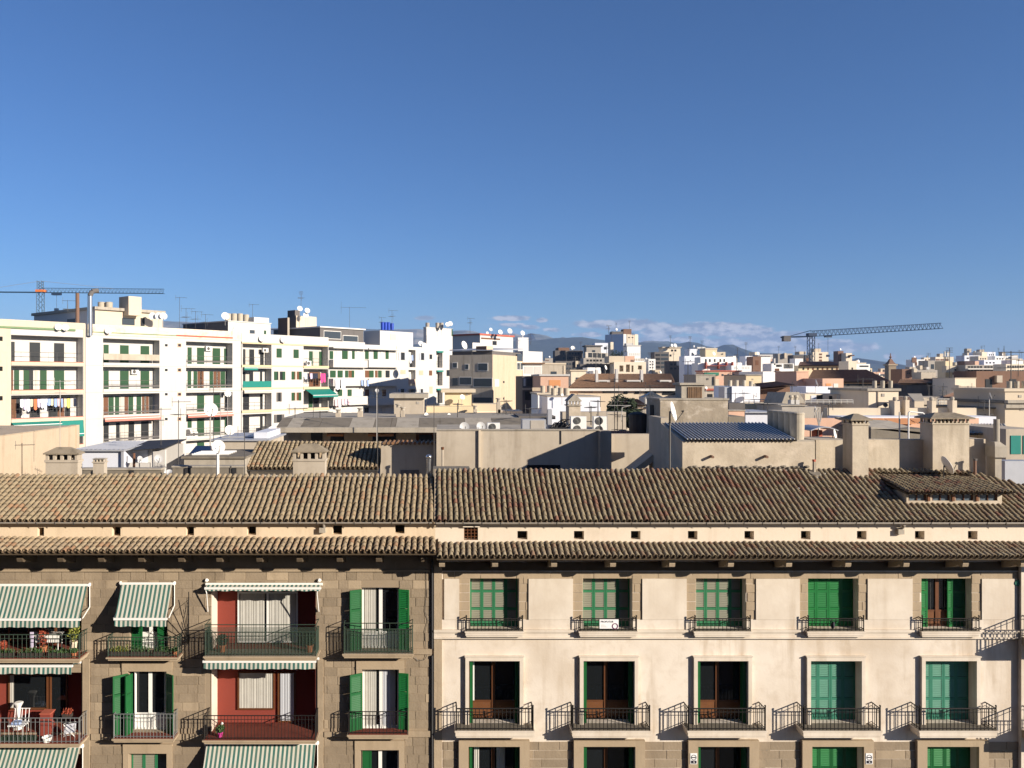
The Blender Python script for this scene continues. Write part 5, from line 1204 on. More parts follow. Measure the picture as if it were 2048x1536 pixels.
W2.doors(0, [(207, 217, g), (240, 257, g), (281, 298, g)]); W2.doors(1, [(207, 217, g), (240, 257, g), (281, 298, g)]); W2.doors(2, [(207, 216, b_), (217, 227, g), (230, 238, g), (240, 248, c_), (249, 256, b_), (257, 266, g), (273, 282, g), (284, 297, b_), (288, 292, c_), (298, 305, k_)]); W2.doors(3, [(207, 217, k_), (232, 239, k_), (241, 247, c_), (249, 256, c_), (257, 268, k_), (282, 297, k_)]); W2.doors(4, [(240, 257, g), (281, 298, g)])
W2.doors(0, [(375, 383, g), (394, 408, g), (425, 440, g), (448, 457, g)]); W2.doors(1, [(375, 382, g), (387, 394, g), (395, 407, b_), (400, 403, c_), (419, 426, g), (427, 440, b_), (432, 435, c_), (441, 450, g), (451, 457, k_)]); W2.doors(2, [(394, 408, g), (427, 440, g), (449, 456, k_)]); W2.doors(3, [(375, 383, g), (394, 408, g), (426, 440, g), (449, 456, g)]); W2.doors(4, [(394, 408, g)])
for y in (690.5, 740, 788.5, 838, 887): W2.win(329.5, 335, y - 2.5, y + 2.5, 's'); W2.win(356, 361.5, y - 2.5, y + 2.5, 's')
W3 = Row('apartment_block', 'white apartment block with cream slab bands and a bright teal awning', 483, 657, 27.75, 'wall_white', [(485, 543), (607, 656)])
for k in range(5):
    W3.band(483, 543.5, FL[k][0] - .30, FL[k][0] + .0, .12, 'cream_band', 'slab_band'); W3.band(543.6, 606, FL[k][0] - .18, FL[k][0] - .02, .05, 'cream_band', 'slab_band'); W3.band(606.2, 657, FL[k][0] - .30, FL[k][0], .12, 'cream_band', 'slab_band')
    W3.rail(485, 543, k, 'green' if k == 1 else 'thin', 'teal_cloth' if k == 1 else 'aerial'); W3.rail(607, 656, k, 'thin')
W3.band(483, 657, 26.42, 26.62, .10, 'cream_band', 'top_band')
W3.doors(0, [(486, 490, k_), (491, 498, c_), (498, 508, k_), (520, 527, k_)]); W3.doors(1, [(486, 490, k_), (491, 498, c_), (498, 506, k_), (520, 524, k_)]); W3.doors(2, [(486, 498, k_), (520, 525, k_)]); W3.doors(3, [(486, 498, k_), (520, 525, k_)])
W3.doors(0, [(618, 625, g), (626, 637, c_), (638, 646, g)]); W3.doors(1, [(618, 640, b_)]); W3.doors(2, [(617, 625, g), (626, 638, k_)]); W3.doors(3, [(622, 632, g)])
for a, b, t, e, q in ((553, 563, 697, 715, 'G'), (587, 597, 699, 716, 'G'), (548, 570, 743, 760, 'O'), (583, 603, 743, 759, 'B'), (553, 563, 785, 803, 'K'), (583, 602, 785, 801, 'B'), (548, 568, 829, 845, 'K'), (587, 597, 826, 834, 'w')): W3.win(a, b, t, e, q)
W4 = Row('apartment_block', 'white apartment block with long solid balcony parapets and green windows', 657.5, 793, 26.95, 'wall_white', [])
for a, b in ((658, 727), (729, 792)):
    for t, e in ((720, 735), (757, 772), (793, 810)):
        zt, zb = WR.z_of(t, (a + b) / 2), WR.z_of(e, (a + b) / 2); m = MB(); m.fbox(WR, ws(a), ws(b), 0, .9, zb, zt); m.build('balcony_parapet', 'wall_white', W4.t)
    W4.band(a, b, 26.2, 26.4, .95, 'wall_white', 'roof_slab')
for lst, t, e in (([(659, 666, 'G'), (673, 683, 'w'), (684, 695, 'G'), (697, 702, 'w'), (704, 709, 'G'), (713, 719, 'w'), (730, 737, 'G'), (747, 755, 'G'), (761, 766, 'w'), (771, 777, 'G')], 702, 718), ([(660, 671, 'G'), (675, 685, 'G'), (690, 696, 'G'), (697, 703, 'b'), (703, 708, 'G'), (730, 738, 'b'), (738, 747, 'G'), (750, 755, 'b'), (756, 763, 'G'), (765, 770, 'c'), (771, 779, 'd')], 741, 755), ([(660, 665, 'd'), (675, 684, 'G'), (695, 703, 'G'), (730, 738, 'b'), (747, 757, 'c'), (764, 772, 'b')], 779, 792), ([(660, 663, 'w'), (681, 690, 'w'), (692, 703, 'w'), (729, 737, 'd'), (763, 771, 'c')], 815, 829)):
    for a, b, q in lst: W4.win(a, b, t, e, q)
W5 = Row('apartment_block', 'white apartment block with grey shutters at the far end of the row', 793.5, 901, 26.9, 'wall_white', [(817, 831), (872.5, 885)], rec=.9)
for a, b, t, e, q in ((797, 813, 705, 720, 'W'), (838, 851, 706, 720, 'W'), (859, 864, 709, 718, 'd'), (893, 899, 709, 720, 'w'), (797, 812, 778, 789, 'W'), (838, 848, 778, 789, 'W'), (858, 864, 741, 751, 'b'), (859, 865, 773, 787, 'p'), (893, 899, 740, 752, 'd'), (801, 811, 740, 748, 'p'), (838, 846, 741, 750, 'p')): W5.win(a, b, t, e, q)
for k in range(5): W5.doors(k, [(819, 829, k_ if k != 1 else 'far_pale'), (875, 883, k_)], 1.9); W5.rail(817, 831, k, 'solid' if k == 1 else 'thin', 'wall_pink' if k == 1 else 'aerial'); W5.rail(872.5, 885, k, 'thin'); W5.band(872.5, 885, FL[k][1] - .25, FL[k][1], .25, 'teal_cloth', 'blind')
# awnings, laundry and clutter on the row
def row_awning(label, pa, pb, t, e, o0, o1, mat, group='plain awnings on the white row'):
    A, B = ws(pa), ws(pb); c = (pa + pb) / 2; zt, zb = WR.z_of(t, c), WR.z_of(e, c); P = WR.p; th = thing('awning', label, 'awning', P((A + B) / 2, o0, zb), group)
    m = MB(); m.hexa([P(A, o1, zb), P(B, o1, zb), P(B, o0, zt), P(A, o0, zt), P(A, o1, zb + .03), P(B, o1, zb + .03), P(B, o0, zt + .03), P(A, o0, zt + .03)]); m.build('fabric', mat, th)
    m = MB(); m.bar(P(A, o1, zb), P(B, o1, zb), .05); m.build('front_bar', 'white_paint', th)
    m = MB(); m.fbox(WR, A, B, o1 - .01, o1 + .01, zb - .28, zb - .03); m.build('valance', mat, th)
row_awning('long teal awning under the laundry balcony at the left', 22, 118, 843, 849, .0, .7, 'teal_cloth')
row_awning('teal drop curtain right of the long teal awning', 122, 166, 840, 868, .05, .3, 'teal_cloth')
row_awning('left salmon awning strip on the plain white block', 207, 318, 832, 836, .0, .35, 'salmon')
row_awning('right salmon awning strip on the plain white block', 373, 464, 825, 829, .0, .35, 'salmon')
row_awning('short teal awning under the cream slab band', 486, 513, 733, 736, .0, .3, 'teal_cloth')
row_awning('bright teal awning sticking out over the balcony with plants', 610, 660, 778, 790, -.1, 1.7, 'teal_cloth')
row_awning('pale green scalloped awning below the green balcony screen', 486, 540, 779, 782, .0, .3, 'far_curtain')
def laundry(label, fr, s0, s1, o, z, items, group, seed=0, line=True):
    P = fr.p; t = thing('laundry_line', label, 'laundry', P((s0 + s1) / 2, o, z - 1), group); rng = random.Random(seed)
    m = MB(); m.bar(P(s0, o, z), P(s1, o, z), .012); m.build('line', 'aerial', t)
    n = len(items); w = (s1 - s0) / n
    for i, it in enumerate(items):
        if it is None: continue
        mat, h = it; a = s0 + i * w + w * .08; b = a + w * rng.uniform(.7, .95); m = MB(); k = 6; hh = h * rng.uniform(.85, 1.1); prev = None
        for q in range(k + 1):
            x = a + (b - a) * q / k; oo = o + .04 * math.sin(q * 1.7 + i); cur = (P(x, oo, z - .02), P(x + .02 * math.sin(i), oo + .03, z - hh * (1 - .12 * abs(q - 3) / 3)))
            if prev: m.quad(prev[0], cur[0], cur[1], prev[1]); m.quad((prev[0][0] + .01, prev[0][1] + .012, prev[0][2]), (prev[1][0] + .01, prev[1][1] + .012, prev[1][2]), (cur[1][0] + .01, cur[1][1] + .012, cur[1][2]), (cur[0][0] + .01, cur[0][1] + .012, cur[0][2]))
            prev = cur
        m.build('garment', 'cloth_' + mat, t, smooth=True)
laundry('long line of white and coloured washing on the left block', WR, ws(24), ws(152), .12, 19.75, [('brown', 1.6), None, ('white', 1.0), ('lilac', 1.2), ('white', 1.3), ('cream', 1.0), ('orange', 1.25), ('lilac', 1.1), ('white', 1.0), ('white', 1.2), ('blue', .9), ('cream', .8), ('blue', 1.0), ('rose', .9), ('blue', 1.1), ('cream', 1.0), ('yellow', 1.2), None, ('navy', 1.0)], 'washing lines on the white row', 1)
laundry('dark and pink washing on the balcony above the bright teal awning', WR, ws(607), ws(655), .15, 22.6, [('white', .8), ('navy', .9), ('lilac', .8), ('navy', .9), ('navy', .8), ('brown', .9), ('pink', 1.5), ('pink', 1.2), ('navy', .6)], 'washing lines on the white row', 2)
laundry('white sheets hanging from the middle balcony parapet', WR, ws(660), ws(682), 1.05, WR.z_of(759, 670), [('white', 1.5), ('white', 1.5)], 'washing lines on the white row', 3)
laundry('pale blue sheets hanging from the second bay parapet', WR, ws(712), ws(729), 1.05, WR.z_of(760, 720), [('blue', 1.0), ('white', 1.1), ('blue', 1.0)], 'washing lines on the white row', 4)
laundry('pink washing hanging from the lowest visible parapet', WR, ws(659), ws(692), 1.05, WR.z_of(798, 675), [('rose', 1.0), ('white', 1.1), ('rose', .8), ('lilac', .8), ('rose', .9)], 'washing lines on the white row', 5)
laundry('white washing in the narrow loggia of the grey shutter block', WR, ws(818), ws(826), .1, 25.6, [('white', 1.3), ('blue', 1.0)], 'washing lines on the white row', 6)
def row_box(name, label, cat, px, k, w, h, mat, group, o=-.5, dz=0.0):
    a = ws(px, o); t = thing(name, label, cat, WR.p(a, o, FL[k][0]), group); m = MB(); m.fbox(WR, a - w / 2, a + w / 2, o - .25, o + .05, FL[k][0] + dz + .02, FL[k][0] + dz + h); m.build('casing', mat, t)
    m = MB(); m.lathe(WR.p(a - w * .12, o + .055, FL[k][0] + dz + h / 2), (WR.n.x, WR.n.y, 0), [(0, h * .36), (.02, h * .34)], 12); m.build('fan', 'ac_fan', t)
row_box('air_conditioner', 'air conditioner high in the upper cream-banded loggia', 'air conditioner', 531, 0, .9, .6, 'ac_white', 'air conditioners on the white row', dz=1.7)
row_box('air_conditioner', 'air conditioner high in the green-doored top loggia', 'air conditioner', 418, 0, .9, .6, 'ac_white', 'air conditioners on the white row', -1.0, 1.7)
row_box('air_conditioner', 'air conditioner high between green doors of the second left loggia', 'air conditioner', 270, 1, .9, .6, 'ac_white', 'air conditioners on the white row', -1.0, 1.7)
row_box('air_conditioner', 'stacked air conditioner on the salmon awning balcony at its left end', 'air conditioner', 377, 3, .9, 1.1, 'ac_white', 'air conditioners on the white row', -.3)
row_box('air_conditioner', 'low air conditioner beside the stacked one under salmon awning', 'air conditioner', 389, 3, .9, .6, 'ac_white', 'air conditioners on the white row', -.3)
row_box('air_conditioner', 'dark air conditioner on the lowest cream-banded balcony', 'air conditioner', 528, 3, .9, .8, 'tank_black', 'air conditioners on the white row', -.3)
row_box('air_conditioner', 'pale air conditioner under the bright teal awning floor', 'air conditioner', 641, 3, .8, .6, 'ac_white', 'air conditioners on the white row', -.5, 1.0)
row_box('air_conditioner', 'air conditioner by the ladder on the top teal-awning stack', 'air conditioner', 618, 0, .8, .7, 'ac_white', 'air conditioners on the white row', -.3)
# steel flue on the white block
fx = ws(177); t = thing('metal_flue', 'tall bright steel flue with a bent top on the white block', 'flue', WR.p(fx, .3, 24)); P = WR.p
z1 = WR.z_of(592, 177); m = MB(); m.bar(P(fx, .3, 26.6), P(fx, .3, z1), .26, 12); m.build('pipe', 'steel', t); m = MB(); m.path([P(fx, .3, z1), P(fx + .25, .3, z1 + .5), P(fx + .9, .4, z1 + .65)], .27, 12); m.build('elbow', 'wall_dark', t)
m = MB(); m.bar(P(fx - 1.0, -.5, 26.6), P(fx - 1.0, -.5, WR.z_of(586, 163)), .2, 10); m.build('rear_pipe', 'wall_brown', t)
for px, py, lab in ((117, 654, 'left of a pair of dishes on the cream parapet'), (131, 655, 'right of a pair of dishes on the cream parapet'), (217, 661, 'dish on the peeling parapet of the plain white block'), (466, 651, 'brownish dish by the rooftop tanks of the white row'), (525, 677, 'dish on the parapet above the cream-banded loggia'), (568, 679, 'dish on the parapet above the green shutter windows')):
    d = WR.d_of(px, .4); dish(lab, px, py, d, 7, (.45, -.83, .35), 'dish_white', 27.4 if px < 500 else 26.9)
# ------------------------------------------------------------------ rotated buildings
class RBld:
    """block turned 40 degrees: corner edge at column pxc, shaded face to the left, sunlit face to the right"""
    def __init__(s, name, label, cat, pxl, pxc, pxr, pyt, d, mat, z0=0.0, cap=None, capmat='concrete', matl=None, group=None, ang=40):
        c = Vector((X(pxc, d), d)); u = Vector((math.sin(math.radians(ang)), math.cos(math.radians(ang)))); v = Vector((-u.y, u.x)); s.R = Fr(c, u); lr = s.R.s_of(pxr)
        k = (pxl - PX) / F; ll = (k * c.y - c.x) / (v.x - k * v.y); le = c + v * ll; s.L = Fr(le, -v); s.ll, s.lr, s.d = ll, lr, d
        s.zt = Z(pyt, d); s.z0 = z0; re = c + u * lr; bk = le + u * lr; ring = [c, re, bk, le]; s.ring = ring
        s.t = thing(name, label, cat, ((c.x + bk.x) / 2, (c.y + bk.y) / 2, z0), group)
        m = MB(); m.hexa([(p.x, p.y, z0) for p in ring] + [(p.x, p.y, s.zt) for p in ring])
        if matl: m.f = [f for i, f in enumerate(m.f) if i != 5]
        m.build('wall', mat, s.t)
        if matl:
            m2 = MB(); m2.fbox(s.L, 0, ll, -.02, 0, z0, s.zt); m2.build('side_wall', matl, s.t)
        if cap:
            h, ov = cap; cc = (c + bk) / 2; m = MB(); rr = [p + (p - cc).normalized() * ov * 1.4 for p in ring]; m.hexa([(p.x, p.y, s.zt + .01) for p in rr] + [(p.x, p.y, s.zt + h) for p in rr]); m.build('roof_cap', capmat, s.t)
    def win(s, face, a, b, t, e, mat='far_dark', name='window', o=.05, frame=None):
        fr = s.R if face == 'R' else s.L; A, B = fr.s_of(a), fr.s_of(b); zt, zb = fr.z_of(t, (a + b) / 2), fr.z_of(e, (a + b) / 2)
        if frame: fw = .09; w = ubox('window_frame', frame, s.t, fr, A - fw, B + fw, -.02, o, zb - fw, zt + fw); return ubox('window', mat, s.t, fr, A, B, 0, o + .02, zb, zt)
        return ubox(name, mat, s.t, fr, A, B, -.02, o, zb, zt)
    def grid(s, face, nx, zs, w=1.1, h=1.4, mat='far_dark', m0=.1):
        fr, ln = (s.R, s.lr) if face == 'R' else (s.L, s.ll)
        for i in range(nx):
            a = ln * (m0 + (1 - 2 * m0) * (i + .5) / nx)
            for z in zs: ubox('window', mat, s.t, fr, a - w / 2, a + w / 2, -.02, .05, z, z + h)
# rooftop houses on the row
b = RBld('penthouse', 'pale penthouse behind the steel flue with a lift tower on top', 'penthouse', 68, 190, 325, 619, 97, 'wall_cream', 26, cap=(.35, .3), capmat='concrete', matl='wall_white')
b.win('R', 244, 269, 637, 650, 'far_glass'); b.win('R', 281, 289, 636, 652, 'far_dark', 'door'); b.win('L', 135, 150, 638, 652, 'far_dark'); b.win('L', 152, 160, 640, 660, 'wall_grey')
b = RBld('lift_tower', 'plain cream lift tower on the penthouse by the flue', 'tower', 238, 257, 283, 592, 99, 'wall_cream', 29.5, matl='wall_tan')
for px, lab in ((203, 'left'), (218, 'right')): tank(lab + ' cement tank of the pair on the flue penthouse', px - 7, px + 7, 605, 619, 99, group='cement tanks on the white row roofs')
for px, lab in ((306, 'left dish of three clustered beside the penthouse'), (318, 'middle dish of three clustered beside the penthouse'), (327, 'right dish of three clustered beside the penthouse')): dish(lab, px, 632, 101, 7.5, (.45, -.83, .35), 'dish_white', 26.8)
aerial('aerial on the left end of the flue penthouse', 135, 600, 622, 98, 6, .2, boom=1.6, r=.022)
aerial('tall thin aerial right of the three clustered dishes', 359, 594, 655, 106, 5, .1, boom=1.4, r=.022, second=False)
aerial('second thin aerial beyond the clustered dishes', 372, 616, 657, 108, 6, .3, boom=1.8, r=.022)
aerial('third small aerial beyond the clustered dishes', 391, 622, 657, 110, 6, .7, boom=1.6, r=.022)
aerial('fourth small aerial near the dark rooftop hut', 411, 628, 657, 110, 6, .5, boom=1.6, r=.022)
b = RBld('rooftop_house', 'white rooftop house with a row of cement tanks', 'house', 366, 456, 541, 643, 112, 'wall_white', 26, matl='wall_dark', cap=(.15, .1), capmat='wall_white')  # dark left side carries its shade in the colour
b.win('R', 499, 509, 660, 668, 'far_glass', frame='far_pale'); b.win('R', 528, 532, 661, 669, 'far_green')
for i, px in enumerate((456, 468, 480, 492)): tank(('first', 'second', 'third', 'fourth')[i] + ' cement tank from the left on the white rooftop house', px - 6, px + 6, 628 + (i == 3) * 2, 643, 113 + i * 1.6, group='cement tanks on the white row roofs')
b = RBld('rooftop_hut', 'small white hut step on the right of the cement tank house', 'hut', 498, 508, 538, 634, 117, 'wall_white', 28)
dish('dish left of the tank row on the white rooftop house', 451, 632, 111, 8, (.45, -.83, .35), 'dish_white', 29)
aerial('bent aerial pole behind the white rooftop house', 505, 608, 636, 118, 4, .1, boom=1.4, r=.022, second=False)
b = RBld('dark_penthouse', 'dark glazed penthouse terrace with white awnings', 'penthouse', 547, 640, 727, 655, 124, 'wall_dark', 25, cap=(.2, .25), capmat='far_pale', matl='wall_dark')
b.win('R', 648, 681, 663, 677, 'far_glass', frame='far_pale'); b.win('R', 686, 715, 672, 683, 'far_glass', frame='far_pale')
RBld('awning_terrace_wall', 'white terrace parapet below the dark glazed penthouse', 'parapet', 640, 642, 730, 681, 119, 'wall_white', 25)
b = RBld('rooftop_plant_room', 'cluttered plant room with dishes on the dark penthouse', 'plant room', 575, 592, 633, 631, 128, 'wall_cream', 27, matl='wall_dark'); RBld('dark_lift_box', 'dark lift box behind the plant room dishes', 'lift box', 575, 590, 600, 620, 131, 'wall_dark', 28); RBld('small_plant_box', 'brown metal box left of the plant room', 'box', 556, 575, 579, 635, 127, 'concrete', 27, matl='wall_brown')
for px, py, lab in ((600, 617, 'upper left dish on the plant room'), (615, 621, 'upper right dish on the plant room'), (612, 630, 'lower dish on the plant room')): dish(lab, px, py, 127.5, 5.5, (.45, -.83, .35), 'dish_white', 29)
aerial('tall lattice-like aerial on the plant room', 602, 582, 618, 129, 7, .0, boom=1.6, r=.022, top='panel')
aerial('long horizontal aerial right of the plant room', 699, 614, 655, 132, 4, .1, boom=4.0, r=.022, second=False)
aerial('small aerial left of the blue tanks', 763, 634, 660, 140, 4, .1, boom=1.2, r=.022)
aerial('taller aerial above the blue tanks', 784, 620, 660, 140, 5, .2, boom=1.6, r=.022)
b = RBld('penthouse', 'white penthouse terrace carrying the blue tanks', 'penthouse', 728, 760, 826, 661, 138, 'wall_white', 25); b.win('R', 780, 792, 668, 680, 'far_curtain'); b.win('R', 795, 800, 668, 682, 'far_pale')
for i, px in enumerate((765, 771, 777, 784)): tank(('first', 'second', 'third', 'fourth')[i] + ' blue barrel tank from the left on the white row', px - 3.5, px + 3.5, 645 + (i == 3) * 2, 660, 138.5 + i * .8, 'tank_blue', 'blue tanks on the white row')
b = RBld('penthouse', 'white penthouse with pipes and two dishes at the end of the row', 'penthouse', 847, 853, 905, 655, 146, 'wall_white', 25, cap=(.1, .1), capmat='wall_white'); b.win('R', 853, 868, 670, 682, 'far_pale'); b.win('R', 903, 905, 658, 672, 'far_green')
for px, lab in ((855, 'left'), (875, 'middle'), (883, 'right')): tank(lab + ' grey drum on the penthouse at the end of the row', px - 4, px + 4, 646, 656, 148, 'wall_grey', 'drums on the end penthouse')
dish('left of two small dishes on the end penthouse', 895, 649, 147, 4.5, (.45, -.83, .35), 'dish_white', 30); dish('right of two small dishes on the end penthouse', 901, 647, 148, 5, (.45, -.83, .35), 'dish_white', 30)
dish('dish on the roof parapet near the end of the row', 817, 689, 136, 6, (.45, -.83, .35)); dish('left of two dishes on the end parapet of the row', 842, 687, 138, 5.5, (.45, -.83, .35)); dish('right of two dishes on the end parapet of the row', 849, 691, 138, 6, (.45, -.83, .35)); dish('tall oval dish right of the row end', 929, 690, 122, 8.5, (.75, -.6, .3))
# ------------------------------------------------------------------ canopy house and yellow huts in front of the row
d = 50
t = thing('canopy_house', 'yellowish house under a weathered sloping concrete canopy with orange awnings', 'house', (X(780, d), d, 0))
m = MB(); m.box(X(556, d), X(1045, d), d + .9, d + 9, 0, Z(848, d)); m.build('wall', 'wall_yellow', t)
nseg = [556, 577, 604, 640, 700, 748, 782, 792, 838, 880, 930, 985, 1045]
for i, (a, b) in enumerate(zip(nseg, nseg[1:])):
    m = MB(); A, B = X(a, d) + .01, X(b, d) - .01; m.hexa([(A, d - .9, Z(860, d)), (B, d - .9, Z(860, d)), (B, d + 1.5, Z(848, d)), (A, d + 1.5, Z(848, d)), (A, d - .6, Z(853, d)), (B, d - .6, Z(853, d)), (B, d + 1.5, Z(838, d)), (A, d + 1.5, Z(838, d))]); m.build('canopy_panel', 'concrete_dark' if i % 3 != 1 else 'concrete', t)
m = MB(); m.box(X(556, d), X(1045, d), d - .95, d - .55, Z(863, d), Z(853, d)); m.build('fascia', 'concrete', t)
m = MB(); m.box(X(556, d), X(1045, d), d + 1.5, d + 9, Z(840, d), Z(838, d)); m.build('flat_roof', 'concrete', t)
f = front(d + .9)
for a, b, y0, y1, mt in ((622, 645, 866, 885, 'far_dark'), (661, 688, 866, 885, 'far_dark'), (745, 792, 866, 888, 'far_dark'), (577, 602, 868, 880, 'wall_tan'), (832, 868, 868, 885, 'far_brown'), (838, 864, 871, 885, 'far_glass')): ubox('window', mt, t, f, X(a, d + .9), X(b, d + .9), -.02, .04 if mt != 'far_glass' else .06, Z(y1, d), Z(y0, d))
for a, b, lab in ((655, 688, 'left small orange awning under the concrete canopy'), (737, 788, 'right wider orange awning under the concrete canopy')):
    tt = thing('awning', lab, 'awning', (X((a + b) / 2, d), d, Z(868, d)), 'orange awnings under the canopy'); m = MB(); A, B = X(a, d), X(b, d); m.hexa([(A, d - .3, Z(868, d)), (B, d - .3, Z(868, d)), (B, d + .8, Z(864, d)), (A, d + .8, Z(864, d)), (A, d - .3, Z(867.4, d)), (B, d - .3, Z(867.4, d)), (B, d + .8, Z(863.4, d)), (A, d + .8, Z(863.4, d))]); m.build('fabric', 'orange_cloth', tt); m = MB(); m.box(A, B, d - .32, d - .30, Z(872, d), Z(868, d)); m.build('valance', 'orange_cloth', tt)
for a, b, pt, lab in ((671, 680, 823, 'first slim chimney stub on the canopy house'), (715, 724, 820, 'second slim chimney stub on the canopy house'), (792, 800, 812, 'third chimney stub on the canopy house beside the tan hut'), (802, 809, 818, 'fourth chimney stub on the canopy house beside the tan hut')):
    q = Bld('chimney_stub', lab, 'chimney', a, b, pt + 3, 52.5, .6, 'wall_tan', Z(838, d)); m = MB(); xc = (q.x0 + q.x1) / 2; m.lathe((xc, 52.8, q.zt), (0, 0, 1), [(0, .12), (.15, .12), (.16, .2), (.22, .18)], 10); m.build('pot', 'concrete', q.t)
b = Bld('roof_hut', 'tan roof hut with a stained slab roof in front of the row', 'hut', 788, 847, 796, 57, 3.5, 'wall_tan', 12, cap=(.3, .3), capmat='concrete'); b.win(833, 839, 803, 808, 'wall_grey', 'vent')
b = Bld('roof_hut', 'yellow roof hut with a wall dish and its round shadow', 'hut', 890, 943, 785, 62, 3.5, 'wall_yellow', 12, cap=(.25, .3), capmat='wall_yellow'); b.win(932, 936, 787, 791, 'wall_grey', 'vent'); dish('dish on the wall of the yellow roof hut', 925, 794, 61.3, 5.5, (.5, -.8, .35), 'dish_white', 18.5)
b = Bld('roof_hut', 'low yellow hut with a sloping side below the yellow dish hut', 'hut', 852, 952, 813, 60, 2, 'wall_yellow', 12); 
b = Bld('yellow_parapet_house', 'long low yellow rooftop wall left of the tan gable building', 'wall', 850, 1045, 822, 64, 3, 'wall_cream', 8); b.slab(946, 998, 808, 822, -2.5, -.01, 'wall_yellow', 'upper_wall')
for a, b2, pt, lab in ((947, 954, 815, 'squat chimney left on the low yellow wall'), (994, 1001, 800, 'taller chimney pot on the low yellow wall'), (996, 1003, 815, 'small chimney right on the low yellow wall')):
    q = Bld('chimney_stub', lab, 'chimney', a, b2, pt + 4, 58, .6, 'wall_tan', 14); m = MB(); xc = (q.x0 + q.x1) / 2; m.lathe((xc, 58.3, q.zt), (0, 0, 1), [(0, .13), (.2, .13), (.21, .22), (.27, .2)], 10); m.build('pot', 'concrete', q.t)
dish('white dish low on the yellow wall with a shadow behind', 899, 832, 56, 5.5, (.6, -.7, .3), 'dish_white', 17); dish('white dish at the right foot of the tan roof hut', 853, 830, 55, 5, (.6, -.7, .3), 'dish_white', 17)
dish('small grey dish on a slim mast above the canopy', 754, 781, 48, 4, (.3, -.9, .2), 'dish_grey', 17, arm=False)
# ------------------------------------------------------------------ middle distance
def farroof():
    mt, nt, b, N, L = nodes('tile_far')
    g = N('ShaderNodeNewGeometry'); n = N('ShaderNodeTexNoise'); n.inputs['Scale'].default_value = 1.6; n.inputs['Detail'].default_value = 8; n.inputs['Roughness'].default_value = .8; L(pos_vec(N, L, (2.2, 1, 1)), n.inputs['Vector'])
    r = N('ShaderNodeValToRGB'); e = r.color_ramp.elements; e[0].position = .3; e[0].color = (.10, .06, .035, 1); e[1].position = .72; e[1].color = (.30, .17, .095, 1); L(n.outputs[0], r.inputs[0]); L(r.outputs[0], b.inputs['Base Color']); b.inputs['Roughness'].default_value = .95
farroof()
def ribbed(parent, p0, p1, q1, q0, n, h, mat, name='tile_roof'):
    """ribbed roof plane between eave p0-p1 and ridge q0-q1"""
    m = MB(); p0, p1, q0, q1 = map(Vector, (p0, p1, q0, q1)); nv = Vector((0, 0, h)); ms = n * 2
    for k in range(ms):
        a, b = k / ms, (k + 1) / ms; ha, hb = (k % 2) * h, ((k + 1) % 2) * h
        m.quad(p0.lerp(p1, a) + nv * (k % 2), p0.lerp(p1, b) + nv * ((k + 1) % 2), q0.lerp(q1, b) + nv * ((k + 1) % 2), q0.lerp(q1, a) + nv * (k % 2))
    m.quad(p0 - nv * 2, q0 - nv * 2, q1 - nv * 2, p1 - nv * 2)
    return m.build(name, mat, parent)
# tan gable building right of the row
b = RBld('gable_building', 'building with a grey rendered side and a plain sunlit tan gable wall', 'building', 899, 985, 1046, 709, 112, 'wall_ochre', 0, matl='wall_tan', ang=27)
for a, c, t, e, fm in ((906, 914, 726, 735, 'far_pale'), (931, 937, 729, 738, 'far_pale'), (957, 975, 727, 741, 'far_pale'), (905, 915, 756, 771, None), (920, 943, 755, 769, 'far_pale'), (948, 984, 757, 773, 'far_pale'), (947, 984, 795, 806, 'wall_tan')): b.win('L', a, c, t, e, 'far_glass', frame=fm)
b.win('R', 989, 997, 760, 772, 'far_pale', frame='far_pale'); b.win('R', 1006, 1008.5, 762, 766, 'far_dark'); b.win('R', 1006, 1008, 795, 799, 'far_dark'); b.win('R', 1034, 1045, 708, 722, 'far_glass'); b.win('R', 1034, 1039, 726, 739, 'far_glass', frame='far_pale'); b.win('R', 1040.5, 1045, 726, 739, 'far_glass', frame='far_pale')
m = MB(); z = b.zt; r = b.ring; m.hexa([(r[0].x, r[0].y, z + .5), (r[1].x, r[1].y, z + 1.0), (r[2].x, r[2].y, z + 1.2), (r[3].x, r[3].y, z + .6), (r[0].x, r[0].y, z + .65), (r[1].x, r[1].y, z + 1.15), (r[2].x, r[2].y, z + 1.35), (r[3].x, r[3].y, z + .75)]); m.build('shed_roof', 'metal_roof', b.t)
m = MB(); cc = (r[0] + r[2]) / 2; m.hexa([(cc.x + (p.x - cc.x) * .93, cc.y + (p.y - cc.y) * .93, z + .01) for p in r] + [(cc.x + (p.x - cc.x) * .93, cc.y + (p.y - cc.y) * .93, z + .5) for p in r]); m.build('attic_gap', 'wall_dark', b.t)
RBld('stair_box', 'brown and tan stair box on the gable building', 'stair box', 952, 973, 986, 692, 113, 'wall_ochre', b.zt, matl='wall_brown')

aerial('slim mast on the side of the gable building', 944, 700, 800, 108, 4, .1, boom=.8, r=.03, second=False)
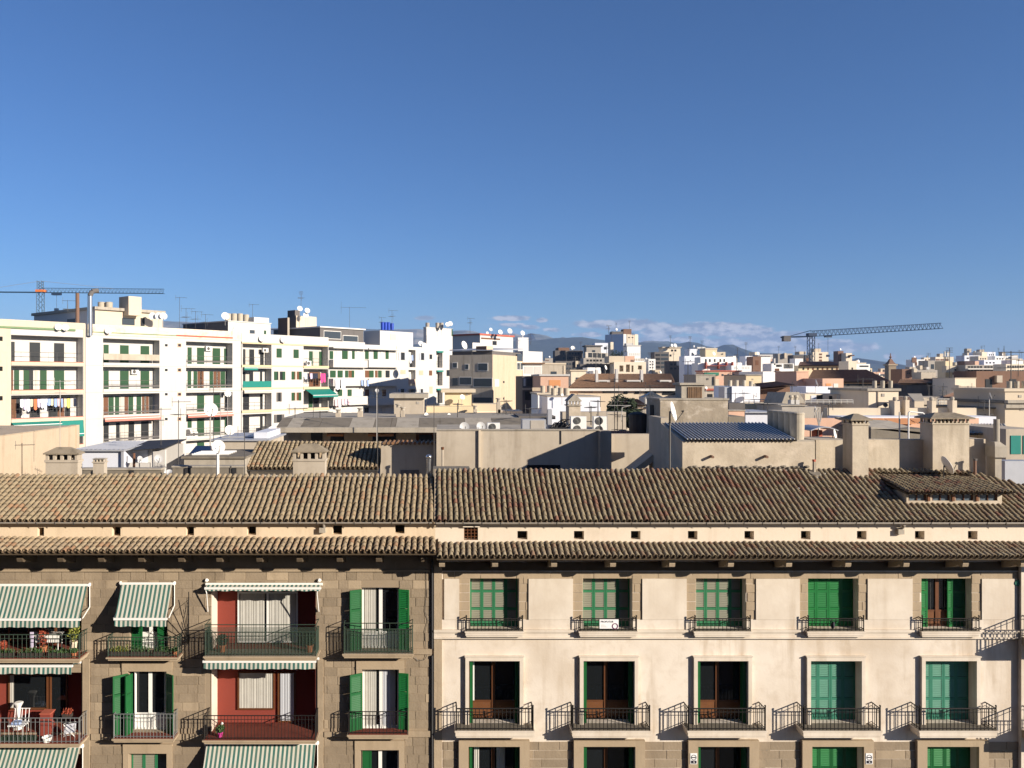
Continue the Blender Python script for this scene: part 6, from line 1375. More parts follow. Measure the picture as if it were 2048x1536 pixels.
# white blocks behind it
b = RBld('roof_terrace_block', 'white rooftop block with a red roof line and three dishes', 'building', 905, 960, 1026, 670, 178, 'wall_white', 0, cap=(.35, .3), capmat='red_band', matl='wall_white'); b.win('R', 962, 1000, 676, 679, 'far_brown'); b.win('R', 985, 993, 682, 690, 'far_dark')
for px, py, r, lab in ((975, 666, 3, 'leftmost little dish on the red-lined roof'), (982, 659, 3.5, 'highest little dish on the red-lined roof'), (1001, 664, 5, 'middle dish on the red-lined roof'), (1020, 662, 5.5, 'big right dish on the red-lined roof')): dish(lab, px, py, 180, r, (.45, -.83, .35), 'dish_white', 31)
aerial('tall aerial behind the red-lined roof', 940, 636, 672, 185, 6, .2, boom=1.6, r=.035)
RBld('white_annex', 'white annex with a door left of the red-lined roof block', 'annex', 920, 945, 975, 685, 165, 'wall_white', 0)
b = Bld('white_stack_block', 'narrow white block with an aerial right of the dishes', 'building', 1036, 1057, 675, 160, 10, 'wall_white'); b = RBld('white_stack_block', 'white stepped block with a shadow triangle on its terrace', 'building', 1030, 1046, 1085, 702, 150, 'wall_white'); aerial('aerial on the narrow white block', 1061, 668, 690, 158, 5, .2, boom=1.4, r=.03)
b = Bld('glazed_block', 'block with pale roller blinds below a tiled terrace roof', 'building', 1046, 1084, 728, 122, 9, 'wall_white', cap=(.2, .4), capmat='tile_far'); b.win(1049, 1066, 733, 747, 'far_pale', 'blind'); b.win(1068, 1083, 733, 748, 'far_pale', 'blind')
b = Bld('tan_block', 'tan block with a cream edge above the orange shutter house', 'building', 1084, 1131, 729, 130, 8, 'wall_tan', cap=(.25, .1), capmat='wall_cream'); b.slab(1127, 1131, 731, 752, 0, .1, 'wall_cream', 'edge_pier')
b = Bld('dark_terrace_block', 'shaded terrace block with dark glass left of the orange shutter house', 'building', 1045, 1082, 752, 100, 9, 'wall_dark'); b.win(1047, 1051, 757, 772, 'far_pale'); b.win(1054, 1066, 757, 773, 'far_glass'); b.win(1067, 1079, 757, 773, 'far_glass'); b.slab(1045, 1080, 776, 780, 0, .3, 'wall_tan', 'balcony'); b.win(1050, 1078, 783, 800, 'far_dark')
b = Bld('orange_shutter_house', 'pinkish tan house with a wide orange shutter', 'house', 1081, 1137, 752, 92, 8, 'wall_pink', cap=(.2, .15), capmat='wall_white'); b.win(1098, 1121, 760, 772, 'orange_cloth', 'shutter'); b.slab(1064, 1083, 775, 782, 0, .4, 'wall_ochre', 'balcony')
# long brown-tiled house with mansard terraces
t = thing('mansard_house', 'long cream house under a two-tier brown tile roof with white chimneys', 'house', (X(1245, 100), 103, 0)); d0 = 98
zE = Z(776, d0); xa, xb = X(1137, d0), X(1356, d0)
m = MB(); m.box(xa, xb, d0 + .4, 112, 0, zE - .02); m.build('wall', 'wall_cream', t)
ribbed(t, (xa, d0, zE), (xb, d0, zE), (X(1347, 103.5), 103.5, Z(761, 103.5)), (X(1152, 103.5), 103.5, Z(761, 103.5)), 100, .07, 'tile_far', 'lower_roof')
ribbed(t, (X(1148, 104), 104, Z(762, 104)), (X(1349, 104), 104, Z(762, 104)), (X(1342, 110), 110, Z(748, 110)), (X(1171, 110), 110, Z(748, 110)), 90, .07, 'tile_far', 'upper_roof')
m = MB(); m.poly([(X(1137, d0), d0, zE), (X(1152, 103.5), 103.5, Z(761, 103.5)), (X(1171, 110), 110, Z(748, 110)), (X(1137, 110), 110, zE)]); m.build('hip_end', 'tile_far', t)
m = MB(); m.box(xa, xb, d0 - .1, d0 + .5, zE - .35, zE - .06); m.build('gutter_fascia', 'far_pale', t)
f = front(d0 + .4)
for a, b2, y0, y1, mt in ((1160, 1185, 779, 786, 'wall_grey'), (1205, 1237, 779, 786, 'far_dark'), (1247, 1255, 780, 788, 'far_dark'), (1269, 1278, 780, 788, 'far_dark'), (1290, 1312, 779, 787, 'far_dark'), (1325, 1354, 779, 790, 'far_dark'), (1155, 1170, 781, 790, 'wall_tan')): ubox('window', mt, t, f, X(a, d0 + .4), X(b2, d0 + .4), -.02, .06, Z(y1, d0), Z(y0, d0))
for px, yt in ((1194, 740), (1234, 738), (1284, 740)): m = MB(); m.box(X(px - 2.5, 102), X(px + 2.5, 102), 102, 102.6, Z(768, 102), Z(yt, 102)); m.build('chimney', 'wall_white', t)
for a, b2 in ((1197, 1220), (1254, 1285), (1320, 1343)):
    m = MB(); m.box(X(a, 102), X(b2, 102), 102, 103.2, Z(766, 102), Z(760, 102)); m.build('roof_terrace', 'wall_white', t); m = MB(); m.box(X(a + 2, 102), X(b2 - 6, 102), 101.9, 101.99, Z(766, 102), Z(763, 102)); m.build('terrace_window', 'far_dark', t)
# white house group with cement tanks
b = Bld('white_house', 'white rooftop house with a cream cap left of the pointed chimney', 'house', 1076, 1127, 789, 68, 5, 'wall_white', cap=(.12, .1), capmat='wall_cream'); b.win(1080, 1090, 802, 810, 'wall_white_cool', 'panel')
b = Bld('white_house', 'plain bright white wall behind the pointed chimney', 'house', 1095, 1201, 794, 61, 5, 'wall_white_cool', cap=(.06, .03), capmat='wall_tan')
for i, (a, c, yt, yb, dd) in enumerate(((1081, 1090, 772, 789, 70), (1094, 1104, 772, 790, 71), (1108, 1117, 772, 792, 72), (1102, 1113, 777, 793, 64), (1116, 1126, 776, 793, 65), (1127, 1139, 777, 793, 64))):
    tank(('leftmost', 'second', 'third', 'front left', 'front middle', 'front right')[i] + ' cement tank of the cluster on the white houses', a, c, yt, yb, dd, group='cement tanks on the white houses')
dish('dish in front of the cement tank cluster', 1125, 790, 60.5, 3, (.4, -.85, .3), 'dish_white', 20)
b = Bld('tan_back_wall', 'low tan wall behind the air conditioners', 'wall', 1125, 1252, 824, 50, 1, 'wall_tan', 8)
b = Bld('small_dark_roof', 'small dark lean-to roofs left of the white houses', 'roof', 1046, 1100, 838, 52, 3, 'wall_brown', 8, cap=(.2, .3), capmat='wall_dark')
t = thing('glass_pyramid', 'grey-green glass pyramid rooflight on a white base', 'rooflight', (X(1308, 78), 78, 15)); d = 78
m = MB(); m.box(X(1289, d), X(1328, d), d, d + 2.2, 12, Z(794, d)); m.build('base', 'wall_white', t); m = MB(); q = [(X(1291, d), d + .1), (X(1326, d), d + .1), (X(1326, d), d + 2.1), (X(1291, d), d + 2.1)]; m.hexa([(a, c, Z(794, d) + .01) for a, c in q] + [(X(1309, d) + .02 * k, d + 1.1, Z(783, d)) for k in range(4)]); m.build('glass', 'far_glass', t)
# palm-dark tree in the courtyard
def tree(label, px, pyt, pyb, d, rpx, seed, mat='leaf_dark', n=2600, group=None, name='tree', zb=0.0, lean=1.0):
    rng = random.Random(seed); x, R = X(px, d), rpx / F * d; zt, zc0 = Z(pyt, d), Z(pyb, d); t = thing(name, label, 'tree', (x, d, zb), group)
    m = MB(); m.bar((x, d, zb), (x, d, (zc0 + zt) / 2), .22, 7, .1)
    for k in range(6): a = rng.uniform(0, 6.3); m.bar((x, d, zc0), (x + math.cos(a) * R * .6, d + math.sin(a) * R * .6, zc0 + (zt - zc0) * rng.uniform(.3, .8)), .09, 5, .03)
    m.build('trunk', 'trunk', t)
    cl = [(Vector((x + rng.uniform(-.7, .7) * R, d + rng.uniform(-.6, .6) * R, zc0 + (zt - zc0) * rng.uniform(.1, .9))), R * rng.uniform(.25, .45)) for _ in range(22)]
    m = MB()
    for k in range(n):
        c, r = cl[k % 22]; v = Vector((rng.gauss(0, 1), rng.gauss(0, 1), rng.gauss(0, .8))); v = v.normalized() * r * rng.uniform(.5, 1.15) + c
        a = Vector((rng.uniform(-1, 1), rng.uniform(-1, 1), rng.uniform(-.6, .6))).normalized() * .16; b = a.orthogonal().normalized() * .09
        m.quad(tuple(v - a), tuple(v + b), tuple(v + a), tuple(v - b))
    o = m.build('crown', mat, t)
tree('dark courtyard tree beside the white houses', 1248, 797, 848, 66, 34, 5)
tree('small dark tree left of the dark plastic tank', 1262, 822, 850, 58, 18, 6, n=1400)
tree('green tree top between the far stepped blocks', 1243, 705, 716, 240, 22, 9, n=900)
b = Bld('small_tile_house', 'low house with a striped brown tile roof behind the tree', 'house', 1252, 1292, 812, 72, 5, 'wall_cream'); ribbed(b.t, (b.x0, 71.7, b.zt), (b.x1, 71.7, b.zt), (b.x1, 75, Z(800, 75)), (b.x0, 75, Z(800, 75)), 22, .12, 'tile_far')
for a in (1270, 1283): b.win(a, a + 7, 815, 825, 'wall_grey')
# group around the white panel house
b = Bld('concrete_box', 'plain grey concrete box with one small vent', 'box', 1392, 1430, 751, 80, 4, 'concrete', cap=(.1, .05)); b.win(1413, 1417, 756, 760, 'wall_dark', 'vent'); b.slab(1427, 1430, 753, 772, 0, .12, 'concrete_dark', 'pier')
b = Bld('red_band_house', 'cream house with a dark red band under its terrace', 'house', 1408, 1456, 772, 70, 5, 'wall_tan'); b.slab(1410, 1456, 777, 781, 0, .15, 'red_band', 'red_band'); b.win(1415, 1425, 788, 796, 'far_dark'); b.win(1436, 1441, 789, 796, 'far_brown', 'door'); dish('tiny dish on the red-banded house', 1413, 776, 69, 3, (.5, -.8, .3), 'dish_white', 19)
b = Bld('panel_house', 'white rooftop house with a dish shadow and four cement tanks', 'house', 1464, 1520, 773, 60, 4, 'wall_white_cool'); b.slab(1451, 1464, 774, 800, -1.5, -.2, 'metal_roof', 'side_sheet')
for i, a in enumerate((1456, 1469, 1484, 1498)): tank(('first', 'second', 'third', 'fourth')[i] + ' cement tank from the left on the white panel house', a, a + 8, 761 + (i == 3) * 2, 773, 61.5, group='cement tanks on the panel house')
dish('flat dish hung on the white panel house', 1509, 790, 59.4, 6, (.6, -.45, .66), 'dish_grey', 19)
aerial('dark aerial in front of the white panel house', 1471, 785, 805, 57, 7, .2, boom=1.6, second=False); aerial('low bare aerial rods before the white panel house', 1488, 784, 805, 57.5, 5, .9, boom=1.0, second=False)
b = Bld('yellow_terrace_house', 'pale yellow terrace house with a white railing', 'house', 1486, 1588, 808, 57, 5, 'wall_yellow', holes=[(1498, 1520, 818, 832, 1.0), (1530, 1580, 818, 832, 1.0)])
def rail_on(label, a, c, yt, yb, d, mat='far_pale', group='white terrace railings', n=8):
    t = thing('terrace_railing', label, 'railing', (X((a + c) / 2, d), d, Z(yb, d)), group); m = MB()
    for y in (yt, (yt + yb) / 2): m.bar((X(a, d), d, Z(y, d)), (X(c, d), d, Z(y, d)), .025)
    for k in range(n + 1): x = X(a + (c - a) * k / n, d); m.bar((x, d, Z(yb, d)), (x, d, Z(yt, d)), .02)
    m.build('bars', mat, t)
rail_on('white railing right of the panel house', 1487, 1575, 799, 809, 56.8)
rail_on('white railing in front of the pink houses', 1610, 1706, 800, 808, 55.8)
b = Bld('cream_block', 'pale yellow block right of the blue sign with one vent', 'building', 1492, 1523, 751, 90, 7, 'wall_yellow', cap=(.1, .1)); b.win(1504, 1507, 757, 760, 'wall_tan', 'vent'); b.win(1507, 1512, 768, 773, 'wall_grey')
b = Bld('tall_white_gable', 'tall plain white gable wall right of the pale yellow block', 'building', 1526, 1552, 743, 100, 8, 'wall_white'); 
b = Bld('brown_roof_shed', 'shed with an orange tile roof and a crooked gutter', 'shed', 1512, 1580, 774, 72, 4, 'wall_brown', 10); ribbed(b.t, (b.x0, 71, Z(776, 71)), (b.x1, 71, Z(770, 71)), (b.x1, 75, Z(764, 75)), (b.x0 + 1, 75, Z(768, 75)), 26, .07, 'tile_far')
b = Bld('slanted_hut', 'grey stair hut with a slanted roof and two white chimneys', 'hut', 1564, 1590, 806, 54, 3, 'wall_tan', 10); m = MB(); m.hexa([(X(1564, 54), 54, b.zt), (X(1611, 54), 54, Z(806, 54)), (X(1611, 54), 57, Z(806, 54)), (X(1564, 54), 57, b.zt), (X(1572, 54), 54, Z(784, 54)), (X(1598, 54), 54, Z(784, 54)), (X(1609, 54), 57, Z(800, 57)), (X(1572, 54), 57, Z(784, 57))]); m.build('slant_roof', 'concrete', b.t)
for a, lab in ((1582, 'left'), (1592, 'right')): q = Bld('white_chimney', lab + ' white chimney of the pair on the slanted hut', 'chimney', a, a + 7, 800, 53, .5, 'wall_white', 12); m = MB(); m.lathe(((q.x0 + q.x1) / 2, 53.25, q.zt), (0, 0, 1), [(0, .1), (.15, .1), (.16, .16), (.3, .12)], 10); m.build('pot', 'tank_cement', q.t)
b = Bld('grey_stair_house', 'grey stained stair house left of the cone dish', 'house', 1564, 1610, 812, 50, 4, 'wall_grey', 8, cap=(.06, .1)); b.win(1602, 1604, 826, 836, 'wall_cream', 'door'); 
m = MB(); m.box(X(1610, 50), X(1657, 50), 51, 52, 8, Z(815, 50)); m.build('rear_wall', 'wall_grey', b.t)
dish('dish mounted on the grey stair house wall', 1632, 817, 49.3, 6, (.85, -.4, .3), 'dish_white', 18)
t = thing('blue_white_shed', 'low white metal shed left of the cement tanks', 'shed', (X(1520, 50), 50, 14)); d = 48; m = MB(); m.box(X(1491, d), X(1545, d), d, d + 3, 12, Z(826, d)); m.build('wall', 'wall_white_cool', t); m = MB(); m.box(X(1488, d), X(1548, d), d - .2, d + 3.2, Z(826, d) + .01, Z(823, d)); m.build('roof', 'metal_roof', t)
b = Bld('dark_shed', 'dark old shed right of the blotchy tower', 'shed', 1458, 1490, 806, 44, 3, 'wall_dark', 10); b = Bld('pink_low_wall', 'low pinkish wall under the dark old shed', 'wall', 1457, 1489, 822, 42, 1, 'wall_pink', 10, cap=(.05, .05)); b = Bld('stained_round_wall', 'low rounded stained wall beside the corrugated roof', 'wall', 1457, 1489, 833, 39.5, 2, 'concrete_dark', 10)
# pink houses
b = Bld('pink_box_house', 'tall pink box house with a dark red side', 'house', 1593, 1617, 744, 78, 5, 'wall_pink', cap=(.08, .05), capmat='wall_pink'); b.slab(1590, 1616, 763, 800, 0, .6, 'wall_pink', 'lower_block')
b = Bld('pink_house', 'small pink house with a bright white window', 'house', 1645, 1687, 757, 74, 5, 'wall_pink'); b.win(1667, 1676, 767, 775, 'far_pale'); b.win(1652, 1662, 767, 772, 'orange_cloth', 'shutter'); b.slab(1664, 1700, 775, 800, 0, 3, 'wall_cream', 'front_block')
b = Bld('white_roof_block', 'white roof block with a round dish shadow below the crane', 'block', 1612, 1665, 773, 66, 3, 'wall_white_cool'); dish('dish casting a round shadow on the white roof block', 1634, 766, 64, 8, (.9, -.3, .3), 'dish_white', 20); b.slab(1611, 1625, 785, 800, 0, .5, 'wall_tan', 'step')
b = Bld('cream_terrace', 'cream terrace storey with a white blind below the pink houses', 'storey', 1610, 1700, 788, 60, 3, 'wall_cream', 8); b.win(1673, 1692, 790, 802, 'far_pale', 'blind'); b.win(1634, 1645, 790, 798, 'far_dark'); b.win(1658, 1664, 792, 799, 'far_dark'); b.win(1622, 1632, 791, 803, 'wall_white_cool', 'panel')
# tank house and the long parapet
b = Bld('tank_house', 'cream stair house with a moulded cap and three cement tanks', 'house', 1737, 1797, 782, 56, 5.5, 'wall_cream', 8, cap=(.17, .12), capmat='concrete'); b.win(1763, 1769, 787, 793, 'wall_grey', 'vent'); b.slab(1754.5, 1756, 783, 815, 0, .06, 'wall_tan', 'pipe'); dish('round dish near the foot of the tank house', 1771, 810, 55, 4.5, (-.3, -.9, .3), 'aerial', 16)
for i, a in enumerate((1745, 1761, 1777)): tank(('left', 'middle', 'right')[i] + ' cement tank on the moulded cap house', a, a + 8, 762, 776, 57.5, group='cement tanks on the moulded cap house')
b = Bld('long_parapet', 'long cream parapet stretching across the right middle distance', 'parapet', 1655, 1953, 816, 48, .5, 'wall_cream', 8); m = MB(); m.box(X(1655, 48), X(1953, 48), 46.3, 48, 8, Z(832, 47)); m.build('lower_roof', 'wall_white_cool', b.t); m = MB(); m.box(X(1600, 46.2), X(1953, 46.2), 46, 46.3, 8, Z(836, 46.2)); m.build('lower_edge', 'wall_pink', b.t)
for a, c, yt, lab in ((1789, 1800, 802, 'first chimney with a pot on the long parapet'), (1811, 1819, 800, 'second chimney with a pot on the long parapet'), (1864, 1872, 802, 'third chimney with a pot on the long parapet'), (1905, 1914, 801, 'fourth chimney with a pot on the long parapet')):
    q = Bld('parapet_chimney', lab, 'chimney', a, c, yt, 47.6, .5, 'wall_cream', Z(832, 48)); m = MB(); m.lathe(((q.x0 + q.x1) / 2, 47.85, q.zt), (0, 0, 1), [(0, .1), (.1, .12), (.2, .1), (.22, .06)], 10); m.build('pot', 'concrete', q.t)
b = Bld('slanted_hut', 'stair hut with a slanted grey roof behind the long parapet', 'hut', 1829, 1848, 803, 52, 3, 'wall_cream', 10); m = MB(); m.hexa([(X(1829, 52), 52, b.zt), (X(1849, 52), 52, b.zt), (X(1849, 52), 52.2, b.zt), (X(1829, 52), 52.2, b.zt), (X(1829, 52), 52, b.zt + .05), (X(1849, 52), 52, b.zt + .05), (X(1843, 55), 55, Z(787, 55)), (X(1815, 55), 55, Z(787, 55))]); m.build('slant_roof', 'concrete', b.t)
row = thing('orange_awning_row', 'row of orange awnings below the long cream parapet', 'awning', (X(1780, 45), 45.5, 15)); 
for k, (a, c) in enumerate(((1700, 1738), (1742, 1765), (1768, 1812), (1816, 1850))): m = MB(); d = 45.8; m.hexa([(X(a, d), d - 1, Z(846, d)), (X(c, d), d - 1, Z(846, d)), (X(c, d), d, Z(838, d)), (X(a, d), d, Z(838, d)), (X(a, d), d - 1, Z(845, d)), (X(c, d), d - 1, Z(845, d)), (X(c, d), d, Z(837, d)), (X(a, d), d, Z(837, d))]); m.build('fabric', 'orange_cloth', row)
b = Bld('dark_low_roof', 'dark low shed roof in front of the long parapet', 'roof', 1742, 1862, 858, 38, 3.5, 'concrete_dark', 12); m = MB(); m.hexa([(X(1742, 38), 38, b.zt + .01), (X(1862, 38), 38, b.zt - .3), (X(1862, 38), 41.5, b.zt + .1), (X(1742, 38), 41.5, b.zt + .3), (X(1742, 38), 38, b.zt + .1), (X(1862, 38), 38, b.zt - .2), (X(1862, 38), 41.5, b.zt + .2), (X(1742, 38), 41.5, b.zt + .4)]); m.build('sheet', 'concrete', b.t)
t = thing('pipe_hoop', 'white bent pipe hoop on the terrace between the big chimneys', 'pipe frame', (X(1830, 34), 34, 17)); d = 33.5; m = MB(); m.path([(X(1817, d), d, 17), (X(1817, d), d, Z(826, d)), (X(1820, d), d, Z(823.5, d)), (X(1846, d), d, Z(826, d)), (X(1848, d), d, Z(828, d)), (X(1846, d), d, 17)], .03, 6); m.build('pipe', 'white_paint', t); m = MB(); m.box(X(1846, d), X(1851, d), d - .1, d, Z(856, d), Z(850, d)); m.build('meter_box', 'white_paint', t)
t = thing('pipe_post', 'single pale post left of the pipe hoop', 'post', (X(1799, 34), 34, 17)); m = MB(); m.bar((X(1799, 34), 34, 16.4), (X(1799, 34), 34, Z(824, 34)), .03, 6); m.build('post', 'aerial_pale', t)
t = thing('tripod_mast', 'pale tripod mast with a dish arm left of the tall slim chimney', 'mast', (X(1638, 40), 40, 14)); m = MB(); d = 40
for a in (1632, 1638, 1645): m.bar((X(1638, d), d, Z(852, d)), (X(a, d), d, Z(824, d)), .03, 5)
m.bar((X(1638, d), d, 12), (X(1638, d), d, Z(852, d)), .05, 6); m.build('legs', 'aerial_pale', t)
t = thing('boat_canopy', 'small canopy roof with a red chair left of the tall slim chimney', 'canopy', (X(1650, 34), 34, 16)); d = 34; m = MB()
for k in range(6): a0, a1 = k / 6, (k + 1) / 6; f_ = lambda a: Z(862 - 7 * math.sin(math.pi * a), d); m.hexa([(X(1622 + 55 * a0, d), d, f_(a0)), (X(1622 + 55 * a1, d), d, f_(a1)), (X(1622 + 55 * a1, d), d + 1.5, f_(a1)), (X(1622 + 55 * a0, d), d + 1.5, f_(a0)), (X(1622 + 55 * a0, d), d, f_(a0) + .04), (X(1622 + 55 * a1, d), d, f_(a1) + .04), (X(1622 + 55 * a1, d), d + 1.5, f_(a1) + .04), (X(1622 + 55 * a0, d), d + 1.5, f_(a0) + .04)])
m.build('canopy', 'metal_roof', t); m = MB(); m.box(X(1643, d), X(1656, d), d + .5, d + .9, 16.4, Z(862, d)); m.build('chair', 'red_band', t)
for px in (1623, 1638, 1676): m = MB(); m.bar((X(px, d), d + .1, 16.4), (X(px, d), d + .1, Z(860, d)), .03); m.build('post', 'plum_frame', t)
# right-hand house group
b = Bld('right_tank_house', 'tall cream house with a banded cap and tanks at the right edge', 'house', 2010, 2075, 783, 50, 5, 'wall_cream', 0, cap=(.18, .1), capmat='wall_cream'); b.win(2037, 2043, 790, 795, 'wall_grey', 'vent'); b.slab(2008, 2080, 800, 806, 0, .35, 'concrete', 'ledge'); b.slab(2008, 2080, 807, 816, 0, .2, 'concrete', 'band'); b.win(2040, 2048, 815.5, 821, 'wall_grey', 'vent'); m = MB(); m.box(b.x0 - .12, b.x0 - .002, 50, 55, Z(807, 50), Z(801, 50)); m.build('side_ledge', 'concrete_dark', b.t)
for i, a in enumerate((2014, 2029, 2044)): tank(('left', 'middle', 'right')[i] + ' cement tank on the house at the right edge', a, a + 9, 763, 778, 52, group='cement tanks at the right edge')
aerial('aerial behind the right edge tanks', 2022, 702, 765, 53, 5, .2, boom=1.6, r=.03)
dish('oval dish left of the right edge house', 1982, 791, 48.5, 7, (.8, -.5, .3), 'dish_white', 18)
b = Bld('step_block', 'lower stepped block left of the right edge house', 'block', 1950, 2012, 818, 51, 5, 'wall_cream', 0, cap=(.1, .2), capmat='concrete_dark'); b.win(1993, 1998, 814, 819, 'far_dark')
b = Bld('green_roof_house', 'low house with a greenish ribbed metal roof at the right', 'house', 1935, 2012, 868, 40, 4, 'wall_cream', 0); ribbed(b.t, (X(1930, 39.6), 39.6, Z(867, 39.6)), (X(2026, 39.6), 39.6, Z(867, 39.6)), (X(2010, 44), 44, Z(848, 44)), (X(1935, 44), 44, Z(848, 44)), 12, .04, 'wall_grey', 'ribbed_roof')
b = Bld('green_door_house', 'pale house with a dark green door at the right edge', 'house', 2012, 2080, 858, 38, 4, 'wall_tan', 0); b.slab(2021, 2041, 871, 908, 0, .03, 'teal_cloth', 'door'); b.slab(2046, 2060, 871, 908, 0, .03, 'teal_cloth', 'door')
b = Bld('shade_toned_wall', 'wall below the green door house, its shade put into a bluish colour', 'wall', 2010, 2090, 922, 33.5, .6, 'metal_roof', 0);  # sunlit wall given a blue-grey colour in place of cast shade
# white cube and brown roofs at the right
b = Bld('white_cube', 'plain cream cube house between brown roofs', 'house', 1910, 1952, 757, 110, 7, 'wall_cream', cap=(.1, .05), capmat='wall_cream'); b.slab(1908, 1912, 770, 790, 0, 1, 'wall_cream', 'side_pier')
b = Bld('brown_block', 'dark reddish-brown windowless block left of the cream cube', 'building', 1888, 1912, 757, 118, 9, 'wall_brown')
t = thing('brown_roof_house', 'long low house with a dark brown roof right of the church tower', 'house', (X(1850, 118), 118, 0)); d = 116; m = MB(); m.box(X(1815, d), X(1892, d), d + .3, d + 8, 0, Z(768, d)); m.build('wall', 'wall_dark', t); ribbed(t, (X(1795, d), d, Z(767, d)), (X(1890, d), d, Z(767, d)), (X(1886, 124), 124, Z(759, 124)), (X(1800, 124), 124, Z(759, 124)), 50, .07, 'tile_far')
t = thing('brown_roof_house', 'low shed with a dark plum roof below the cream cube', 'house', (X(1930, 80), 80, 0)); d = 76; m = MB(); m.box(X(1850, d), X(1970, d), d + .3, d + 6, 0, Z(795, d)); m.build('wall', 'wall_tan', t); ribbed(t, (X(1885, d), d, Z(794, d)), (X(1972, d), d, Z(796, d)), (X(1965, 82), 82, Z(786, 82)), (X(1905, 82), 82, Z(786, 82)), 40, .05, 'wall_brown'); f = front(d + .3)
for a, c in ((1925, 1936), (1955, 1968)): ubox('window', 'far_dark', t, f, X(a, d), X(c, d), -.02, .05, Z(812, d), Z(799, d))
rail_on('white balcony frames behind the parapet chimneys', 1875, 1903, 798, 810, 60, n=4)
b = Bld('brown_wall_block', 'brown shaded block with a concrete post right of the cream cube', 'building', 1953, 2050, 742, 112, 8, 'wall_brown'); b.slab(1989, 2000, 751, 765, 0, .5, 'wall_tan', 'concrete_post')
# big brown tile roof below the crane
t = thing('hipped_tile_roof_building', 'big building with a long brown hipped tile roof below the crane', 'building', (X(1700, 125), 128, 0)); d = 120; z0 = Z(764, d); 
m = MB(); m.box(X(1622, d), X(1776, d), d + .6, d + 16, 0, z0); m.build('wall', 'wall_dark', t)
ribbed(t, (X(1612, d), d, z0), (X(1784, d), d, z0), (X(1733, 132), 132, Z(740, 132)), (X(1626, 132), 132, Z(740, 132)), 70, .10, 'tile_far', 'roof')
m = MB(); m.poly([(X(1784, d), d, z0 + .05), (X(1784, d) + 1.5, d + 16, z0), (X(1733, 132), 132, Z(740, 132) + .05)]); m.build('hip_end', 'tile_far', t)
f = front(d + .6)
for a in (1640, 1668, 1697, 1722): ubox('window', 'far_dark', t, f, X(a, d), X(a + 6, d), -.02, .05, Z(772, d), Z(766, d))
b = Bld('grey_roof_house', 'small tan house with a grey hipped roof left of the pink box house', 'house', 1550, 1580, 752, 125, 6, 'wall_tan'); m = MB(); q = [(b.x0 - .3, 124.7), (b.x1 + .3, 124.7), (b.x1 + .3, 131), (b.x0 - .3, 131)]; m.hexa([(a, c, b.zt + .01) for a, c in q] + [(b.x0 + 1.2, 127.5, Z(742, 127)), (b.x1 - .5, 127.5, Z(742, 127)), (b.x1 - .5, 128.5, Z(742, 127)), (b.x0 + 1.2, 128.5, Z(742, 127))]); m.build('roof', 'concrete_dark', b.t); b.win(1553, 1557, 758, 764, 'far_dark'); b.win(1562, 1565, 758, 763, 'far_brown')
# ------------------------------------------------------------------ far city
def floors(b, a, c, ys, h, mat='far_dark', n=None, gap=.35):
    for y in ys:
        if n:
            w = (c - a) / n
            for k in range(n): b.win(a + w * (k + gap / 2), a + w * (k + 1 - gap / 2), y, y + h, mat)
        else: b.win(a, c, y, y + h, mat)
b = Bld('dark_office_block', 'dark grey office block on the left of the distant skyline', 'building', 1110, 1166, 701, 260, 14, 'wall_dark'); floors(b, 1125, 1160, (705, 714, 722), 4, 'far_glass', 6); b.slab(1118, 1140, 695, 702, -8, -1, 'wall_brown', 'roof_box'); dish('dish on the dark office block roof', 1146, 696, 258, 4.5, (.2, -.9, .3), 'dish_white', 30)  # dark wall colour includes the shade on this front
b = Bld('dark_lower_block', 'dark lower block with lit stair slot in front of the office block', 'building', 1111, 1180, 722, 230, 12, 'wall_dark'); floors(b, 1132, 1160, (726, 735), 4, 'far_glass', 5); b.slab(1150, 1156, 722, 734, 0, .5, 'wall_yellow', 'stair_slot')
b = RBld('stepped_block', 'grey stepped block with a cream corner coloured as if sunlit on the skyline', 'building', 1168, 1171, 1216, 704, 245, 'wall_grey', matl='wall_cream'); b.grid('R', 4, (24, 28), 2.4, 1.4, 'far_dark'); Bld('setback_storey', 'set-back top storey of the grey stepped block', 'storey', 1173, 1202, 693, 252, 8, 'wall_grey', 20, cap=(.4, .4), capmat='wall_dark')  # cream left side stands in for a sunlit edge
b = Bld('grey_terrace_block', 'shaded grey terrace block below the white tower', 'building', 1167, 1222, 716, 215, 10, 'wall_grey'); floors(b, 1172, 1205, (719, 727), 4, 'far_dark', 5)
b = Bld('white_shaded_block', 'bluish white shaded block with one square window', 'building', 1190, 1222, 686, 275, 12, 'wall_white_cool'); b.win(1208, 1213, 694, 699, 'far_dark')
b = Bld('cream_slim_tower', 'slim cream tower in front of the white high-rise', 'tower', 1221, 1227, 684, 262, 4, 'wall_cream')
b = RBld('white_high_rise', 'tall white high-rise with a brown upper side on the skyline', 'building', 1210, 1247, 1276, 668, 330, 'wall_white', matl='wall_white_cool'); b.win('R', 1253, 1268, 669, 692, 'wall_tan', 'brown_face', .3); b.win('R', 1255, 1258, 674, 676, 'far_dark', o=.4); b.win('R', 1262, 1265, 674, 676, 'far_dark', o=.4); b.win('R', 1268.5, 1275, 669, 692, 'wall_cream', 'cream_face', .3)  # bluish white of the left side stands in for its shade
Bld('lift_house', 'reddish brown lift house on top of the white high-rise', 'lift house', 1247, 1263, 658, 336, 8, 'wall_brown', 38); Bld('roof_plant', 'dark roof plant beside the brown lift house', 'plant room', 1224, 1246, 663, 334, 6, 'wall_dark', 38)
aerial('aerial mast on the white high-rise', 1217, 651, 668, 335, 5, .2, boom=2, r=.08)
